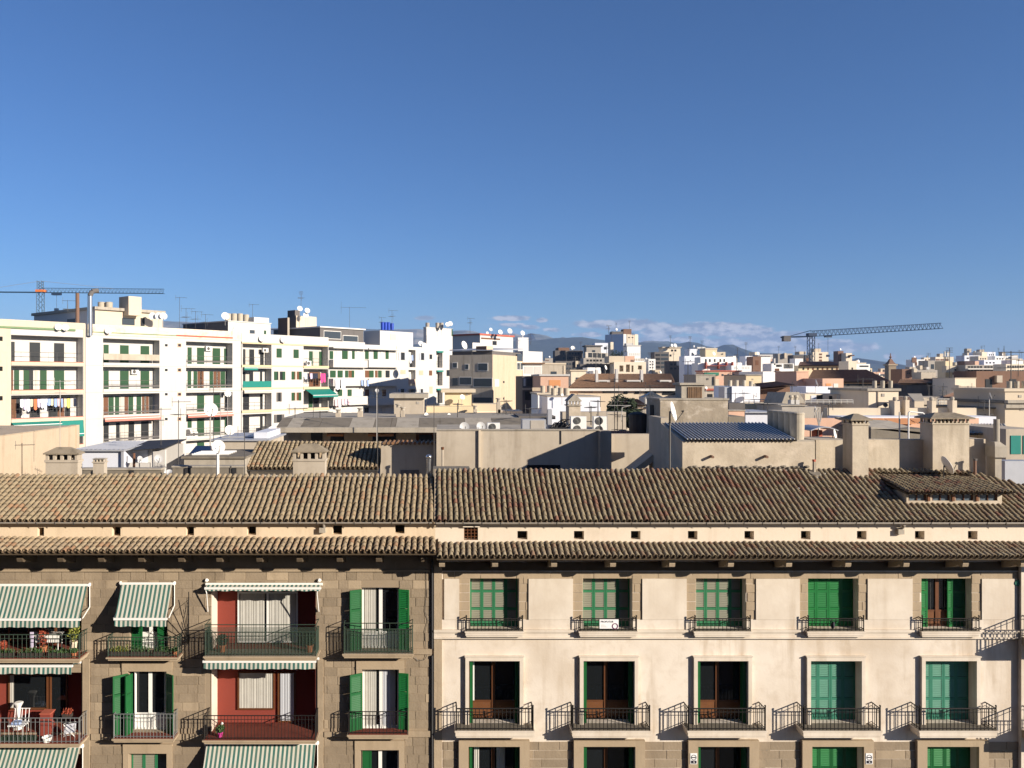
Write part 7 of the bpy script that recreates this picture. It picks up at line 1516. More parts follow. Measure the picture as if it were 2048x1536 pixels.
b = Bld('white_step_block', 'white stepped block right of the high-rise', 'building', 1254, 1281, 692, 255, 12, 'wall_white', cap=(.3, .2), capmat='wall_white'); b.slab(1254, 1268, 686, 693, -4, -1, 'wall_white', 'top_box')
b = Bld('white_low_block', 'white glazed storey above the peach block', 'building', 1255, 1281, 703, 225, 10, 'wall_white'); floors(b, 1258, 1280, (706,), 5, 'far_pale', 6)
b = Bld('peach_block', 'peach apartment block with open loggias on the skyline', 'building', 1228, 1292, 724, 195, 10, 'wall_cream', holes=[(1239, 1247, 731, 743, 1.5), (1252, 1260, 729, 744, 1.5), (1276, 1284, 731, 739, 1.5), (1263, 1267, 731, 744, 1.0)]); b.slab(1219, 1250, 712, 725, -6, -.5, 'wall_cream', 'upper_storey'); b.slab(1251, 1270, 712, 724, -6, -.5, 'wall_pink', 'upper_storey'); floors(b, 1268, 1288, (717,), 5, 'wall_tan', 6)
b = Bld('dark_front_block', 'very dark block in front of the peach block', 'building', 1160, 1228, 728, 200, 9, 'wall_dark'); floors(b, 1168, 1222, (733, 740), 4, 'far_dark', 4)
b = Bld('cream_flat_house', 'small cream flat-roofed house behind the mansard roof left', 'house', 1142, 1172, 742, 140, 6, 'wall_cream', cap=(.2, .2), capmat='wall_cream'); b = Bld('white_flat_house', 'small white house with a dish behind the mansard roof', 'house', 1175, 1201, 735, 150, 6, 'wall_white'); dish('oval dish above the mansard roof', 1212, 735, 148, 5, (.8, -.5, .3), 'dish_white', 21); Bld('white_flat_house', 'lower white step beside the dish house', 'house', 1187, 1202, 741, 146, 5, 'wall_white')
b = Bld('pale_point_block', 'pale grey block with small square windows on the skyline', 'building', 1297, 1311, 718, 250, 10, 'wall_white'); floors(b, 1298, 1308, (722, 728, 734, 740), 2.5, 'far_dark', 2, .5)
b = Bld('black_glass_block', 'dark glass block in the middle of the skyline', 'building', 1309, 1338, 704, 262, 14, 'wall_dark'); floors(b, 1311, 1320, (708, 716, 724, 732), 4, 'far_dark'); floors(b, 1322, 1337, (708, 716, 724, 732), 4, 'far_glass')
b = Bld('lit_penthouse_block', 'block with sunlit cream penthouse beside the dark glass block', 'building', 1326, 1361, 696, 272, 10, 'wall_cream', cap=(.4, .3), capmat='wall_tan'); b.win(1339, 1343, 709, 713, 'far_dark'); floors(b, 1341, 1354, (699,), 4, 'far_dark', 2); dish('white dish on the sunlit penthouse block', 1351, 691, 270, 4, (.4, -.8, .4), 'dish_white', 31)
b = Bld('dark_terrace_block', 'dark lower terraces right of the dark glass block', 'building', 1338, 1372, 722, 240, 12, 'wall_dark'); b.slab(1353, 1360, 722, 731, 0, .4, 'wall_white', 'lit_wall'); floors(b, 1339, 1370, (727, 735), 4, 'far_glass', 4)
b = Bld('bluish_gable_block', 'bluish grey windowless gable block', 'building', 1369, 1401, 712, 222, 12, 'wall_white_cool'); b.win(1380, 1381.5, 720, 722, 'far_dark'); b.win(1380, 1381.5, 730, 732, 'far_dark')
b = Bld('bluish_gable_block', 'bluish grey block behind with a white tank', 'building', 1379, 1394, 698, 245, 10, 'wall_white_cool'); tank('white tank on the bluish grey block', 1386, 1389, 691, 698, 246, 'white_paint', 'white far tanks')
b = Bld('white_frame_roof', 'white framed roof structure left of the cream tower', 'structure', 1394, 1411, 709, 235, 8, 'wall_white', 0); t = b.t; m = MB(); d = 236
for px in (1394.5, 1402, 1410): m.box(X(px - .5, d), X(px + .5, d), d, d + .3, b.zt, Z(695, d))
m.box(X(1394, d), X(1411, d), d, d + 4, Z(697, d), Z(694, d)); m.build('roof_frame', 'far_pale', t)
b = Bld('cream_tower_block', 'cream stepped tower block above the brown framed balconies', 'building', 1411, 1434, 699, 230, 12, 'wall_yellow', cap=(.4, .1), capmat='wall_cream'); b.slab(1434, 1451, 704, 720, -3, 0, 'wall_yellow', 'side_step'); b.win(1444, 1446, 707, 709, 'far_dark', o=.2)
b = Bld('framed_balcony_block', 'white block with reddish-brown balcony frames', 'building', 1396, 1484, 726, 205, 12, 'wall_white'); 
for a in (1410, 1435, 1451, 1463): b.slab(a - .7, a + .7, 724, 738, 0, 1.2, 'red_band', 'frame_post')
b.slab(1408, 1452, 731, 732, 0, 1.2, 'red_band', 'frame_beam')
for a in (1411, 1419, 1428, 1440): b.win(a, a + 2.5, 719, 724, 'far_dark')
up = Bld('framed_balcony_storey', 'set-back white upper storey over the brown balcony frames', 'storey', 1401, 1473, 714, 214, 8, 'wall_white', 0)
for a in (1410, 1418, 1428, 1439, 1447): up.win(a, a + 3, 718, 724, 'far_dark')
b = Bld('peach_sign_block', 'peach block with a blank blue roof sign', 'building', 1406, 1482, 743, 185, 10, 'wall_pink', cap=(.25, .2), capmat='red_band'); b.slab(1408, 1437, 744, 751, 0, .3, 'tank_blue' if False else 'far_blue', 'blue_panel') if False else b.slab(1408, 1437, 745, 751, 0, .3, 'shutter_teal', 'blue_panel')
for a in (1443, 1455, 1465): b.win(a, a + 4, 748, 752, 'far_glass')
b = Bld('white_glazed_terrace', 'long white glazed terrace right of the brown frames', 'terrace', 1463, 1503, 731, 200, 8, 'wall_white'); floors(b, 1468, 1500, (733,), 5, 'far_pale', 6); 
b = Bld('white_small_block', 'small white block behind the glazed terrace', 'building', 1466, 1472, 712, 235, 6, 'wall_white'); Bld('white_small_block', 'flat white block right of the brown frames', 'building', 1474, 1483, 725, 228, 6, 'wall_white')
b = Bld('tall_brown_gable', 'tall block with a brown-grey gable and blue-white side', 'building', 1506, 1522, 713, 240, 12, 'wall_brown'); b = Bld('tall_white_block', 'tall white block right of the brown-grey gable', 'building', 1521, 1541, 712, 246, 12, 'wall_white', cap=(.4, .5), capmat='wall_white'); Bld('roof_box', 'cream lift box on the tall white block', 'box', 1510, 1519, 704, 250, 6, 'wall_cream'); b = Bld('bluish_side_block', 'narrow bluish block left of the brown-grey gable', 'building', 1491, 1506, 712, 248, 10, 'wall_white_cool'); floors(b, 1493, 1504, (716, 724, 732), 4, 'far_dark')
b = Bld('white_frame_block', 'white framed modern block with a dark square opening', 'building', 1543, 1588, 727, 180, 8, 'wall_white', holes=[(1552, 1564, 729, 734, 2), (1567, 1586, 728, 737, 2)]); b.slab(1548, 1551, 717, 730, -1, 0, 'wall_white', 'fin'); 
b = Bld('grey_block', 'dark grey block with a white box in front below the crane counterweight', 'building', 1556, 1585, 707, 330, 12, 'wall_grey'); b.slab(1567, 1571, 706, 716, 0, 1, 'wall_cream', 'lit_edge'); b = Bld('dark_wide_block', 'wide dark block behind the crane mast', 'building', 1587, 1624, 710, 300, 12, 'wall_dark'); b.slab(1599, 1612, 703, 709, -4, 0, 'wall_cream', 'roof_box')
b = Bld('white_billboard_block', 'white flat block like a blank board left of the crane mast', 'building', 1590, 1606, 717, 260, 4, 'wall_white')
b = Bld('cream_balcony_tower', 'cream tower with curved balcony slots right of the crane mast', 'building', 1625, 1657, 704, 400, 14, 'wall_cream'); b.slab(1630, 1644, 697, 705, -5, -1, 'wall_cream', 'top_box'); 
for y in (707, 713, 719): b.win(1638, 1644, y, y + 3.5, 'far_brown')
b = Bld('brown_cream_tower', 'brown and cream tower right of the balcony tower', 'building', 1692, 1704, 706, 420, 12, 'wall_cream'); b.slab(1700, 1705, 710, 712, 0, 2, 'far_brown', 'balcony'); Bld('brown_cream_tower', 'brown shaded slab next to the small cream tower', 'building', 1676, 1687, 702, 425, 10, 'wall_brown')
b = Bld('window_row_building', 'long cream building with a row of square windows and a dark red roof', 'building', 1597, 1697, 731, 215, 10, 'wall_yellow'); ribbed(b.t, (b.x0 - .5, 214, b.zt), (b.x1 + .5, 214, b.zt), (b.x1 - 2, 221, Z(723, 221)), (b.x0 + 3, 221, Z(724, 221)), 40, .1, 'wall_brown', 'roof')
for k in range(9): a = 1605 + k * 9.6; b.win(a, a + 3.5, 735, 740, 'far_brown' if k % 3 else 'far_dark')
b = Bld('cream_corner_block', 'cream corner block right of the window row building', 'building', 1697, 1713, 722, 205, 8, 'wall_cream'); b.win(1703, 1706, 735, 739, 'far_dark')
b = Bld('white_slat_block', 'white block with a long dark balcony slot near the church', 'building', 1713, 1740, 728, 260, 8, 'wall_white'); floors(b, 1719, 1737, (731,), 3, 'far_dark')
# church tower
t = thing('church_tower', 'brown stone church tower with a pointed roof and finial', 'tower', (X(1785, 290), 290, 0)); d = 290; x0, x1 = X(1777.5, d), X(1792.5, d); zt = Z(731, d); w = x1 - x0; xc = (x0 + x1) / 2
m = MB(); wall(m, front(d), x0, x1, 0, zt, [(xc - w * .17, xc + w * .17, Z(755, d), Z(741, d), w * .4)]); m.quad((x0, d, 0), (x0, d, zt), (x0, d + w, zt), (x0, d + w, 0)); m.quad((x1, d, 0), (x1, d + w, 0), (x1, d + w, zt), (x1, d, zt)); m.quad((x0, d + w, 0), (x0, d + w, zt), (x1, d + w, zt), (x1, d + w, 0)); m.build('shaft', 'stone_brown', t)
m = MB(); m.box(x0 - .35, x1 + .35, d - .35, d + w + .35, zt + .01, zt + .5); m.build('cornice', 'stone_pale', t)
m = MB(); q = [(x0, d), (x1, d), (x1, d + w), (x0, d + w)]; yc = d + w / 2
lv = [(1.0, .5), (.62, (Z(722, d) - zt) * .75), (.3, Z(722, d) - zt + .6), (.08, Z(717, d) - zt)]
for (s0, h0), (s1, h1) in zip(lv, lv[1:]): m.hexa([(xc + (a - xc) * s0, yc + (c - yc) * s0, zt + h0) for a, c in q] + [(xc + (a - xc) * s1, yc + (c - yc) * s1, zt + h1) for a, c in q])
m.build('spire', 'wall_brown', t); m = MB(); m.lathe((xc, yc, Z(717, d)), (0, 0, 1), [(0, .2), (.5, .45), (.9, .2), (1.9, .12)], 8); m.build('finial', 'wall_brown', t)
# right part of the skyline
b = Bld('white_wedge_block', 'white wedge-shaped block right of the church tower', 'building', 1826, 1850, 719, 330, 12, 'wall_white'); b.slab(1823, 1832, 715, 725, 0, .5, 'wall_brown', 'brown_corner')
b = Bld('brown_flat_block', 'brown shaded block with two windows below the wedge block', 'building', 1804, 1824, 738, 200, 10, 'wall_brown'); b.win(1814, 1817, 745, 748, 'far_dark'); b.win(1818, 1820, 745, 748, 'far_dark'); b.slab(1823, 1829, 737, 752, 0, 1, 'wall_yellow', 'lit_end')
b = Bld('brown_long_block', 'long brown block with a lit box on its roof', 'building', 1829, 1875, 740, 210, 10, 'wall_grey'); floors(b, 1832, 1872, (744, 751), 3, 'far_dark', 6); b.slab(1853, 1859, 734, 739, -2, 0, 'wall_white', 'roof_box'); b.slab(1840, 1845, 731, 739, -2, 0, 'wall_cream', 'roof_box')
b = Bld('cream_sunlit_block', 'sunlit yellow block carrying a telephone mast', 'building', 1891, 1905, 722, 230, 8, 'wall_yellow'); b.slab(1884, 1903, 732, 745, 0, 2, 'wall_yellow', 'lower_step'); b.win(1900, 1903, 738, 742, 'far_dark', o=2.1); Bld('grey_left_block', 'grey block left of the telephone mast block', 'building', 1856, 1892, 721, 245, 10, 'wall_grey')
t = thing('telephone_mast', 'telephone mast with upright antenna panels on the yellow block', 'mast', (X(1892, 236), 236, 26)); d = 236; m = MB()
for px in (1888.5, 1891, 1896): m.bar((X(px, d), d, Z(722, d)), (X(px, d), d, Z(703, d)), .12, 5)
m.bar((X(1888, d), d, Z(710, d)), (X(1897, d), d, Z(710, d)), .08); m.build('frame', 'aerial', t)
for px in (1889, 1894, 1896.5): m = MB(); m.box(X(px - .9, d), X(px + .9, d), d - .3, d, Z(713, d), Z(703, d)); m.build('antenna_panel', 'far_pale', t)
b = Bld('banded_block', 'long white block with dark window bands at the right edge', 'building', 2012, 2060, 728, 215, 10, 'wall_cream'); floors(b, 2014, 2058, (731, 740), 4, 'far_dark', 9, .2)
b = Bld('banded_block', 'dark banded block left of the long white one', 'building', 1931, 2012, 730, 225, 10, 'wall_grey'); floors(b, 1935, 1965, (732, 740), 4, 'far_dark', 5, .2); floors(b, 1968, 1998, (732, 740), 4, 'far_dark', 5, .2); b.slab(1931, 2000, 737, 739, 0, 1.2, 'far_pale', 'balcony_band')
for a, c, y, d, mt, lab in ((1929, 1960, 711, 300, 'wall_white_cool', 'bluish white block at the left of the right-hand cluster'), (1957, 1975, 712, 290, 'wall_cream', 'cream block with a bright step in the right-hand cluster'), (1955, 1965, 704, 310, 'wall_white_cool', 'topmost pale block of the right-hand cluster'), (1963, 1974, 704, 305, 'wall_cream', 'topmost cream cube of the right-hand cluster'), (1975, 1991, 704, 312, 'wall_white_cool', 'pale top block with a lit end in the right-hand cluster'), (1990, 2010, 712, 300, 'wall_white', 'white house with a gable in the right-hand cluster'), (1968, 1993, 720, 270, 'wall_white_cool', 'low bluish block under the right-hand cluster'), (2024, 2032, 720, 260, 'wall_white', 'small white box above the long banded block'), (2034, 2046, 722, 262, 'wall_white', 'second white box above the long banded block'), (1934, 1958, 722, 262, 'wall_brown', 'brown-roofed house under the right-hand cluster'), (1950, 1958, 722, 255, 'wall_pink', 'tiny orange-roofed house under the right-hand cluster'), (1919, 1932, 724, 280, 'wall_white', 'white house left of the right-hand cluster')):
    b = Bld('skyline_block', lab, 'building', a, c, y, d, 10, mt)
    if c - a > 12: floors(b, a + 2, c - 2, (y + 4,), 3, 'far_dark', 3, .5)
# random infill of the city between the described buildings
rng = random.Random(99)
mats = ['wall_white', 'wall_white', 'wall_white', 'wall_cream', 'wall_cream', 'wall_tan', 'wall_white_cool', 'wall_yellow', 'wall_pink', 'wall_grey', 'wall_white', 'wall_cream']
CN = {'wall_white': 'white', 'wall_cream': 'cream', 'wall_tan': 'tan', 'wall_white_cool': 'bluish white', 'wall_yellow': 'pale yellow', 'wall_pink': 'pinkish', 'wall_grey': 'grey', 'wall_brown': 'brown'}
LM = [(930, 'the white row'), (1015, 'the red-lined roof'), (1060, 'the narrow white block'), (1138, 'the dark office block'), (1190, 'the grey stepped block'), (1245, 'the white high-rise'), (1290, 'the peach block'), (1325, 'the dark glass block'), (1385, 'the bluish gable block'), (1430, 'the cream stepped tower'), (1485, 'the glazed white terrace'), (1515, 'the brown-grey gable'), (1565, 'the white framed block'), (1622, 'the right crane mast'), (1660, 'the balcony tower'), (1700, 'the window-row building'), (1785, 'the church tower'), (1840, 'the white wedge block'), (1893, 'the telephone mast'), (1930, 'the cream cube'), (1970, 'the right-hand cluster'), (2020, 'the right edge tanks'), (2070, 'the right picture edge')]
USED = {}
def infill(n, pa, pb, da, db, za, zb, where, group, wmin, wmax):
    for k in range(n):
        px = pa + (pb - pa) * (k + rng.random()) / n; d = da * (db / da) ** rng.random(); w = rng.uniform(wmin, wmax); z = rng.uniform(za, zb)
        if d < 300 and 1755 < px < 1815: px += 75
        if 1735 < px < 1835: z = min(z, 25)
        if d < 300 and 1240 < px < 1300 and d > 100: z = min(z, 18)
        pyt = PY + (CZ - z) / d * F; hw = w / 2 / d * F; mt = rng.choice(mats); head = rng.random() < .55; capped = rng.random() < .4
        for tr in range(30):
            sz = 'wide' if w > (wmin + wmax) / 2 else 'slim'; lx, ln = min(LM, key=lambda q: abs(q[0] - px))
            if where: lab = '%s %s %s block %s %s%s' % (sz, CN[mt], where, 'left of' if px < lx - 8 else 'right of' if px > lx + 8 else 'behind', ln, ' with stair head' if head else '')
            else: lab = '%s %s block mostly hidden behind the white apartment row%s' % (sz, CN[mt], ' with stair head' if head else '')
            if lab not in USED: break
            mt = rng.choice(mats); head = rng.random() < .55; px += rng.uniform(-6, 6) if tr > 8 else 0
        USED[lab] = 1; pyt = PY + (CZ - z) / d * F
        b = Bld('city_block', lab, 'building', px - hw, px + hw, pyt, d, rng.uniform(3.5, 5), mt, 0, group=group, cap=(.25, .1) if capped else None, capmat=rng.choice(['wall_white', 'concrete', 'wall_cream']))
        nn = max(2, int(w / 2.4)); wm = rng.choice(['far_dark', 'far_dark', 'far_brown', 'far_glass']); st = rng.random()
        for r_ in range(3):
            for i in range(nn):
                if rng.random() < .8:
                    xx = b.x0 + w * (i + .5) / nn; hwid = w / nn * .42 if st < .35 else .5; ubox('window', wm, b.t, b.fr, xx - hwid, xx + hwid, -.02, .05, z - 2.6 - 3 * r_, z - 1.2 - 3 * r_)
        if head:
            xx = rng.uniform(b.x0, b.x1 - 2.5); m = MB(); m.box(xx, xx + rng.uniform(1.8, 3.2), d + 1.5, d + 4.5, z, z + rng.uniform(1.2, 2.6)); m.build('stair_head', rng.choice(['wall_white', 'wall_cream', 'wall_tan']), b.t)
        if rng.random() < .5: m = MB(); xx = rng.uniform(b.x0 + .5, b.x1 - .5); m.lathe((xx, d + 1.5, z), (0, 0, 1), [(0, .6), (1.3, .6)], 10); m.build('water_tank', 'tank_cement', b.t)
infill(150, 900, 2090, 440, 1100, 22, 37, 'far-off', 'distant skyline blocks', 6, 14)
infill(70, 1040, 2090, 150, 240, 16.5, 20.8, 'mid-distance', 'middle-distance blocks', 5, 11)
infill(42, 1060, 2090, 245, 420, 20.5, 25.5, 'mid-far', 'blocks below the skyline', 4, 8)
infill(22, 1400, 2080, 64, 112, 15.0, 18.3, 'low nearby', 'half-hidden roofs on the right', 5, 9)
infill(10, -200, 900, 160, 500, 18, 24, '', 'blocks behind the white row', 9, 16)
wr = random.Random(17)
for b in ALL:
    if b.d > 85 and b.nw == 0 and b.x1 - b.x0 > 2.2 and b.t.name.split('.')[0] not in ('city_block', 'lift_house', 'roof_plant', 'roof_box', 'white_billboard_block', 'tall_white_gable', 'white_cube'):
        w = b.x1 - b.x0; nn = max(1, int(w / 2.3)); mt = wr.choice(['far_dark', 'far_brown', 'far_glass'])
        for r_ in range(3):
            for i in range(nn):
                if wr.random() < .8: xx = b.x0 + w * (i + .5) / nn; ubox('window', mt, b.t, b.fr, xx - .45, xx + .45, -.02, .05, b.zt - 2.5 - 3 * r_, b.zt - 1.1 - 3 * r_)
for b in ALL:
    if b.d > 100 and wr.random() < .5:
        m = MB(); xx = wr.uniform(b.x0 + .3, b.x1 - .3); h = wr.uniform(2, 4.5); m.bar((xx, b.d + 1, b.zt), (xx, b.d + 1, b.zt + h), .05)
        for q in range(3): m.bar((xx - .5, b.d + 1, b.zt + h - .3 * q), (xx + .5, b.d + 1, b.zt + h - .3 * q), .03)
        m.build('aerial', 'aerial', b.t)
    if b.d > 150 and wr.random() < .22:
        m = MB(); xx = wr.uniform(b.x0, b.x1); m.lathe((xx, b.d + .6, b.zt + .9), (.5, -.8, .3), [(-.1, .1), (0, .5), (-.03, .51), (-.12, .1)], 10); m.bar((xx, b.d + .7, b.zt), (xx, b.d + .7, b.zt + .9), .06); m.build('dish', 'dish_white', b.t)
for k, (px, yt, yb, d, lab) in enumerate(((1300, 770, 800, 74, 'thin aerial left of the glass pyramid'), (1376, 722, 766, 90, 'slender aerial behind the boarded vent housing'), (1182, 812, 850, 46, 'thin aerial beside the plain bright white wall'), (1196, 800, 850, 47, 'second thin aerial beside the plain bright white wall'), (1290, 786, 815, 70, 'spindly aerial over the striped tile roof'), (1535, 806, 830, 47, 'short aerial above the low white metal shed'), (1584, 770, 800, 62, 'aerial above the slanted stair hut'), (1657, 806, 832, 45, 'aerial on the left end of the long parapet'), (1726, 756, 782, 60, 'aerial left of the moulded cap house tanks'), (1858, 770, 800, 85, 'aerial before the dark brown roof'), (1885, 772, 800, 80, 'aerial left of the cream cube'), (1936, 772, 800, 75, 'aerial in front of the plum roof'), (1968, 800, 822, 49, 'aerial on the lower stepped block'), (1060, 815, 842, 50, 'aerial above the small dark lean-to roofs'), (1012, 800, 830, 56, 'aerial on the low yellow wall'), (915, 806, 838, 52, 'slim aerial below the yellow dish hut'), (640, 822, 842, 51.5, 'aerial lying over the concrete canopy'), (590, 815, 842, 51.5, 'second aerial over the concrete canopy'))):
    aerial(lab, px, yt, yb, d, 6, .2 + .5 * (k % 4), boom=.9 + .02 * d / 3, r=.02 + d * .0002, second=k % 2 == 0)
# ------------------------------------------------------------------ cranes
def lattice(m, p, q, w, h, n, r, tri=False):
    p, q = Vector(p), Vector(q); ax = (q - p).normalized(); up = Vector((0, 0, 1)) if abs(ax.z) < .8 else Vector((0, 1, 0)); sd = ax.cross(up).normalized() * w / 2; up = sd.cross(ax).normalized() * h
    if tri: ch = [(-1, 0), (1, 0), (0, 1)]
    else: ch = [(-1, 0), (1, 0), (1, 1), (-1, 1)]
    off = [sd * a + up * b for a, b in ch]
    for o in off: m.bar(p + o, q + o, r)
    for k in range(n):
        a, b = p.lerp(q, k / n), p.lerp(q, (k + 1) / n); mid = (a + b) / 2
        for i in range(len(off)):
            o1, o2 = off[i], off[(i + 1) % len(off)]; m.bar(a + o1, (mid if tri else b) + o2, r * .6)
            if tri: m.bar(mid + o2, b + o1, r * .6)
def crane(label, px_m, py_jib, d, px_tip, py_tip, px_tail, py_tail, mw, mat, apex, nj, arm_h, cab):
    t = thing('tower_crane', label, 'crane', (X(px_m, d), d, 0), 'tower cranes'); x, zj = X(px_m, d), Z(py_jib, d)
    m = MB(); lattice(m, (x, d - mw / 2, 0), (x, d - mw / 2, zj), mw, mw, int(zj / mw), mw * .07); m.build('mast', mat, t)
    m = MB(); tip = (X(px_tip, d), d, Z(py_tip, d)); lattice(m, (x, d, zj), tip, arm_h * .9, arm_h, nj, arm_h * .055, True); m.build('jib', mat, t)
    m = MB(); tail = (X(px_tail, d), d, Z(py_tail, d)); m.bar((x, d, zj), tail, arm_h * .12); m.bar((x, d, zj + arm_h * 1.1), Vector(tail) + Vector((3, 0, .3)), arm_h * .06) if cab else None; m.bar((x, d - .8, zj), (tail[0], d - .8, tail[2]), arm_h * .12); m.build('counter_jib', mat, t)
    m = MB(); cx = tail[0] + arm_h * 1.2; m.box(cx - arm_h * .8, cx + arm_h * .5, d - 1.0, d + 1.0, tail[2] - arm_h * .75, tail[2] + arm_h * .25); m.build('counterweight', 'wall_dark', t)
    m = MB(); m.box(x - mw * .7, x + mw * .9, d - mw * .6, d + mw * .6, zj + .1, zj + arm_h * .6); m.build('cab', 'crane_dark' if cab else 'crane_orange', t)
    if apex:
        m = MB(); lattice(m, (x, d - mw / 2, zj), (x, d - mw / 2, Z(apex, d)), mw * .8, mw * .8, 4, mw * .07); m.build('apex', mat, t)
        m = MB(); top = (x, d, Z(apex, d)); m.bar(top, Vector(tip) * .6 + Vector((x, d, zj)) * .4 + Vector((0, 0, arm_h)), .04); m.bar(top, tail, .04); m.build('tie_rods', 'aerial_pale', t)
    hx = X(px_m + (px_tip - px_m) * .13, d); hz = zj + (tip[2] - zj) * .13; m = MB(); m.box(hx - 1.2, hx + 1.2, d - .6, d + .6, hz - .7, hz - .1); m.build('trolley', 'crane_dark', t)
    m = MB(); m.bar((hx, d, hz - .5), (hx, d, hz - arm_h * 3.5), .05); m.box(hx - .5, hx + .5, d - .4, d + .4, hz - arm_h * 3.5 - .8, hz - arm_h * 3.5); m.build('hook_block', 'crane_dark', t)
crane('blue tower crane with a long level jib on the right skyline', 1622, 673, 300, 1883, 657, 1561, 674.5, 1.9, 'crane_dark', None, 33, 2.0, True)
crane('blue tower crane with an orange cab at the far left', 81, 585, 230, 328, 587, -60, 584, 1.5, 'crane_blue', 562, 34, 1.25, False)
# ------------------------------------------------------------------ mountains
def mountains():
    mt, nt, b, N, L = nodes('rock'); n = N('ShaderNodeTexNoise'); n.inputs['Scale'].default_value = .0034; n.inputs['Detail'].default_value = 12; n.inputs['Roughness'].default_value = .65; L(pos_vec(N, L), n.inputs['Vector'])
    r = N('ShaderNodeValToRGB'); e = r.color_ramp.elements; e[0].position = .42; e[0].color = (.035, .05, .03, 1); e[1].position = .68; e[1].color = (.28, .25, .20, 1); L(n.outputs[0], r.inputs[0]); L(r.outputs[0], b.inputs['Base Color']); b.inputs['Roughness'].default_value = .95
    mt, nt, b, N, L = nodes('forest_hill'); b.inputs['Base Color'].default_value = (.03, .045, .04, 1); b.inputs['Roughness'].default_value = .95
    def ridge(name, prof, d, depth, mat, seed, amp):
        rng = random.Random(seed); nx, ny = 260, 26; m = MB(); p0, p1 = prof[0][0], prof[-1][0]; off = [rng.uniform(0, 6.28) for _ in range(20)]
        def top(px):
            for (a, ya), (c, yc) in zip(prof, prof[1:]):
                if a <= px <= c: f = (px - a) / (c - a); f = f * f * (3 - 2 * f); return ya + (yc - ya) * f
            return prof[-1][1]
        for j in range(ny + 1):
            v = j / ny; y = d + depth * (v - .5)
            for i in range(nx + 1):
                px = p0 + (p1 - p0) * i / nx; h = Z(top(px), d); s = 1 - abs(v - .5) * 2
                x = X(px, d); w = sum(math.sin(x * .0041 * (k + 1) * 1.31 + y * .0037 * (k + 1) + off[k]) / (k + 1) for k in range(9))
                crest = max(0, s) ** .8
                m.v.append((x, y, max(-2, h * crest + (w * amp * (.25 + .75 * (1 - crest)) * crest))))
        for j in range(ny):
            for i in range(nx): a = j * (nx + 1) + i; m.f.append((a, a + 1, a + nx + 2, a + nx + 1))
        o = m.build(name, mat, smooth=False); o['kind'] = 'structure'
    ridge('mountain_range', [(-1200, 700), (-500, 668), (0, 655), (200, 650), (330, 642), (400, 648), (560, 655), (700, 660), (800, 659), (835, 655), (880, 664), (915, 661), (940, 659), (965, 667), (1030, 670), (1052, 676), (1060, 668), (1068, 663), (1078, 669), (1092, 672), (1108, 678), (1130, 674), (1145, 676), (1180, 682), (1250, 690), (1300, 681), (1330, 684), (1360, 690), (1500, 704), (1800, 735), (2300, 745), (3000, 740)], 6000, 3000, 'rock', 4, 26)
    ridge('foothills', [(-1400, 735), (-400, 715), (200, 700), (600, 690), (800, 688), (900, 684), (1000, 682), (1080, 681), (1120, 678), (1160, 676), (1200, 679), (1250, 684), (1300, 683), (1350, 688), (1378, 684), (1400, 686), (1425, 698), (1440, 690), (1458, 688), (1472, 690), (1490, 700), (1520, 707), (1560, 712), (1690, 722), (1712, 715), (1740, 717), (1775, 727), (1830, 735), (2000, 742), (2400, 745), (3200, 735)], 4300, 1700, 'forest_hill', 8, 15)
mountains()
# ------------------------------------------------------------------ air
def haze():
    mt = bpy.data.materials.new('air'); mt.use_nodes = True; nt = mt.node_tree; nt.nodes.clear(); o = nt.nodes.new('ShaderNodeOutputMaterial'); v = nt.nodes.new('ShaderNodeVolumePrincipled')
    v.inputs['Color'].default_value = (.38, .58, 1.0, 1); v.inputs['Density'].default_value = 9e-5; v.inputs['Anisotropy'].default_value = .0; nt.links.new(v.outputs[0], o.inputs['Volume']); MATS['air'] = mt
    m = MB(); m.box(-9000, 9000, -700, 9000, -5, 470); h = m.build('haze', 'air'); h['kind'] = 'stuff'
haze()
# ------------------------------------------------------------------ things on the street-front balconies
def pot(label, px, o, zb, r, h, plant, name='potted_plant', group='potted plants on the balconies', seed=1, ph=.5, pr=.25, mat='terracotta'):
    a = sx(px, o); P = FA.p; c = Vector(P(a, o, zb)); t = thing(name, label, 'plant', tuple(c), group)
    m = MB(); m.lathe(c, (0, 0, 1), [(0, r * .7), (h * .85, r), (h * .85, r * 1.1), (h, r * 1.1), (h, r * .85), (h * .9, r * .8)], 14); m.build('pot', mat, t)
    rng = random.Random(seed); m = MB(); cc = c + Vector((0, 0, h + ph * .5))
    m2 = MB(); m2.bar(c + Vector((0, 0, h * .8)), cc, .015); m2.build('stem', 'trunk', t)
    for k in range(240):
        v = Vector((rng.gauss(0, 1), rng.gauss(0, 1), rng.gauss(0, 1))).normalized() * rng.uniform(.55, 1.05); v = cc + Vector((v.x * pr, v.y * pr, v.z * ph * .5))
        q = Vector((rng.uniform(-1, 1), rng.uniform(-1, 1), rng.uniform(-1, 1))).normalized() * .045; w = q.orthogonal().normalized() * .022; m.quad(tuple(v - q), tuple(v + w), tuple(v + q), tuple(v - w))
    m.build('leaves', plant, t); return t
zC = L1 + .02
pot('left clipped round bush in a clay pot on the white-curtain loggia balcony', 444, .25, zC, .13, .26, 'leaf_dark', ph=.34, pr=.19, seed=2)
pot('right clipped round bush in a clay pot on the white-curtain loggia balcony', 619, .25, zC, .13, .26, 'leaf_dark', ph=.34, pr=.19, seed=3)
t = pot('magenta flower pot on the red-tiled terrace', 440, .45, L2 + .03, .09, .16, 'leaf', ph=.22, pr=.15, seed=4, mat='flower_pink')
m = MB(); m.blob(FA.p(sx(444, .45), .47, L2 + .48), .05, 3); m.build('blossom', 'white_paint', t)
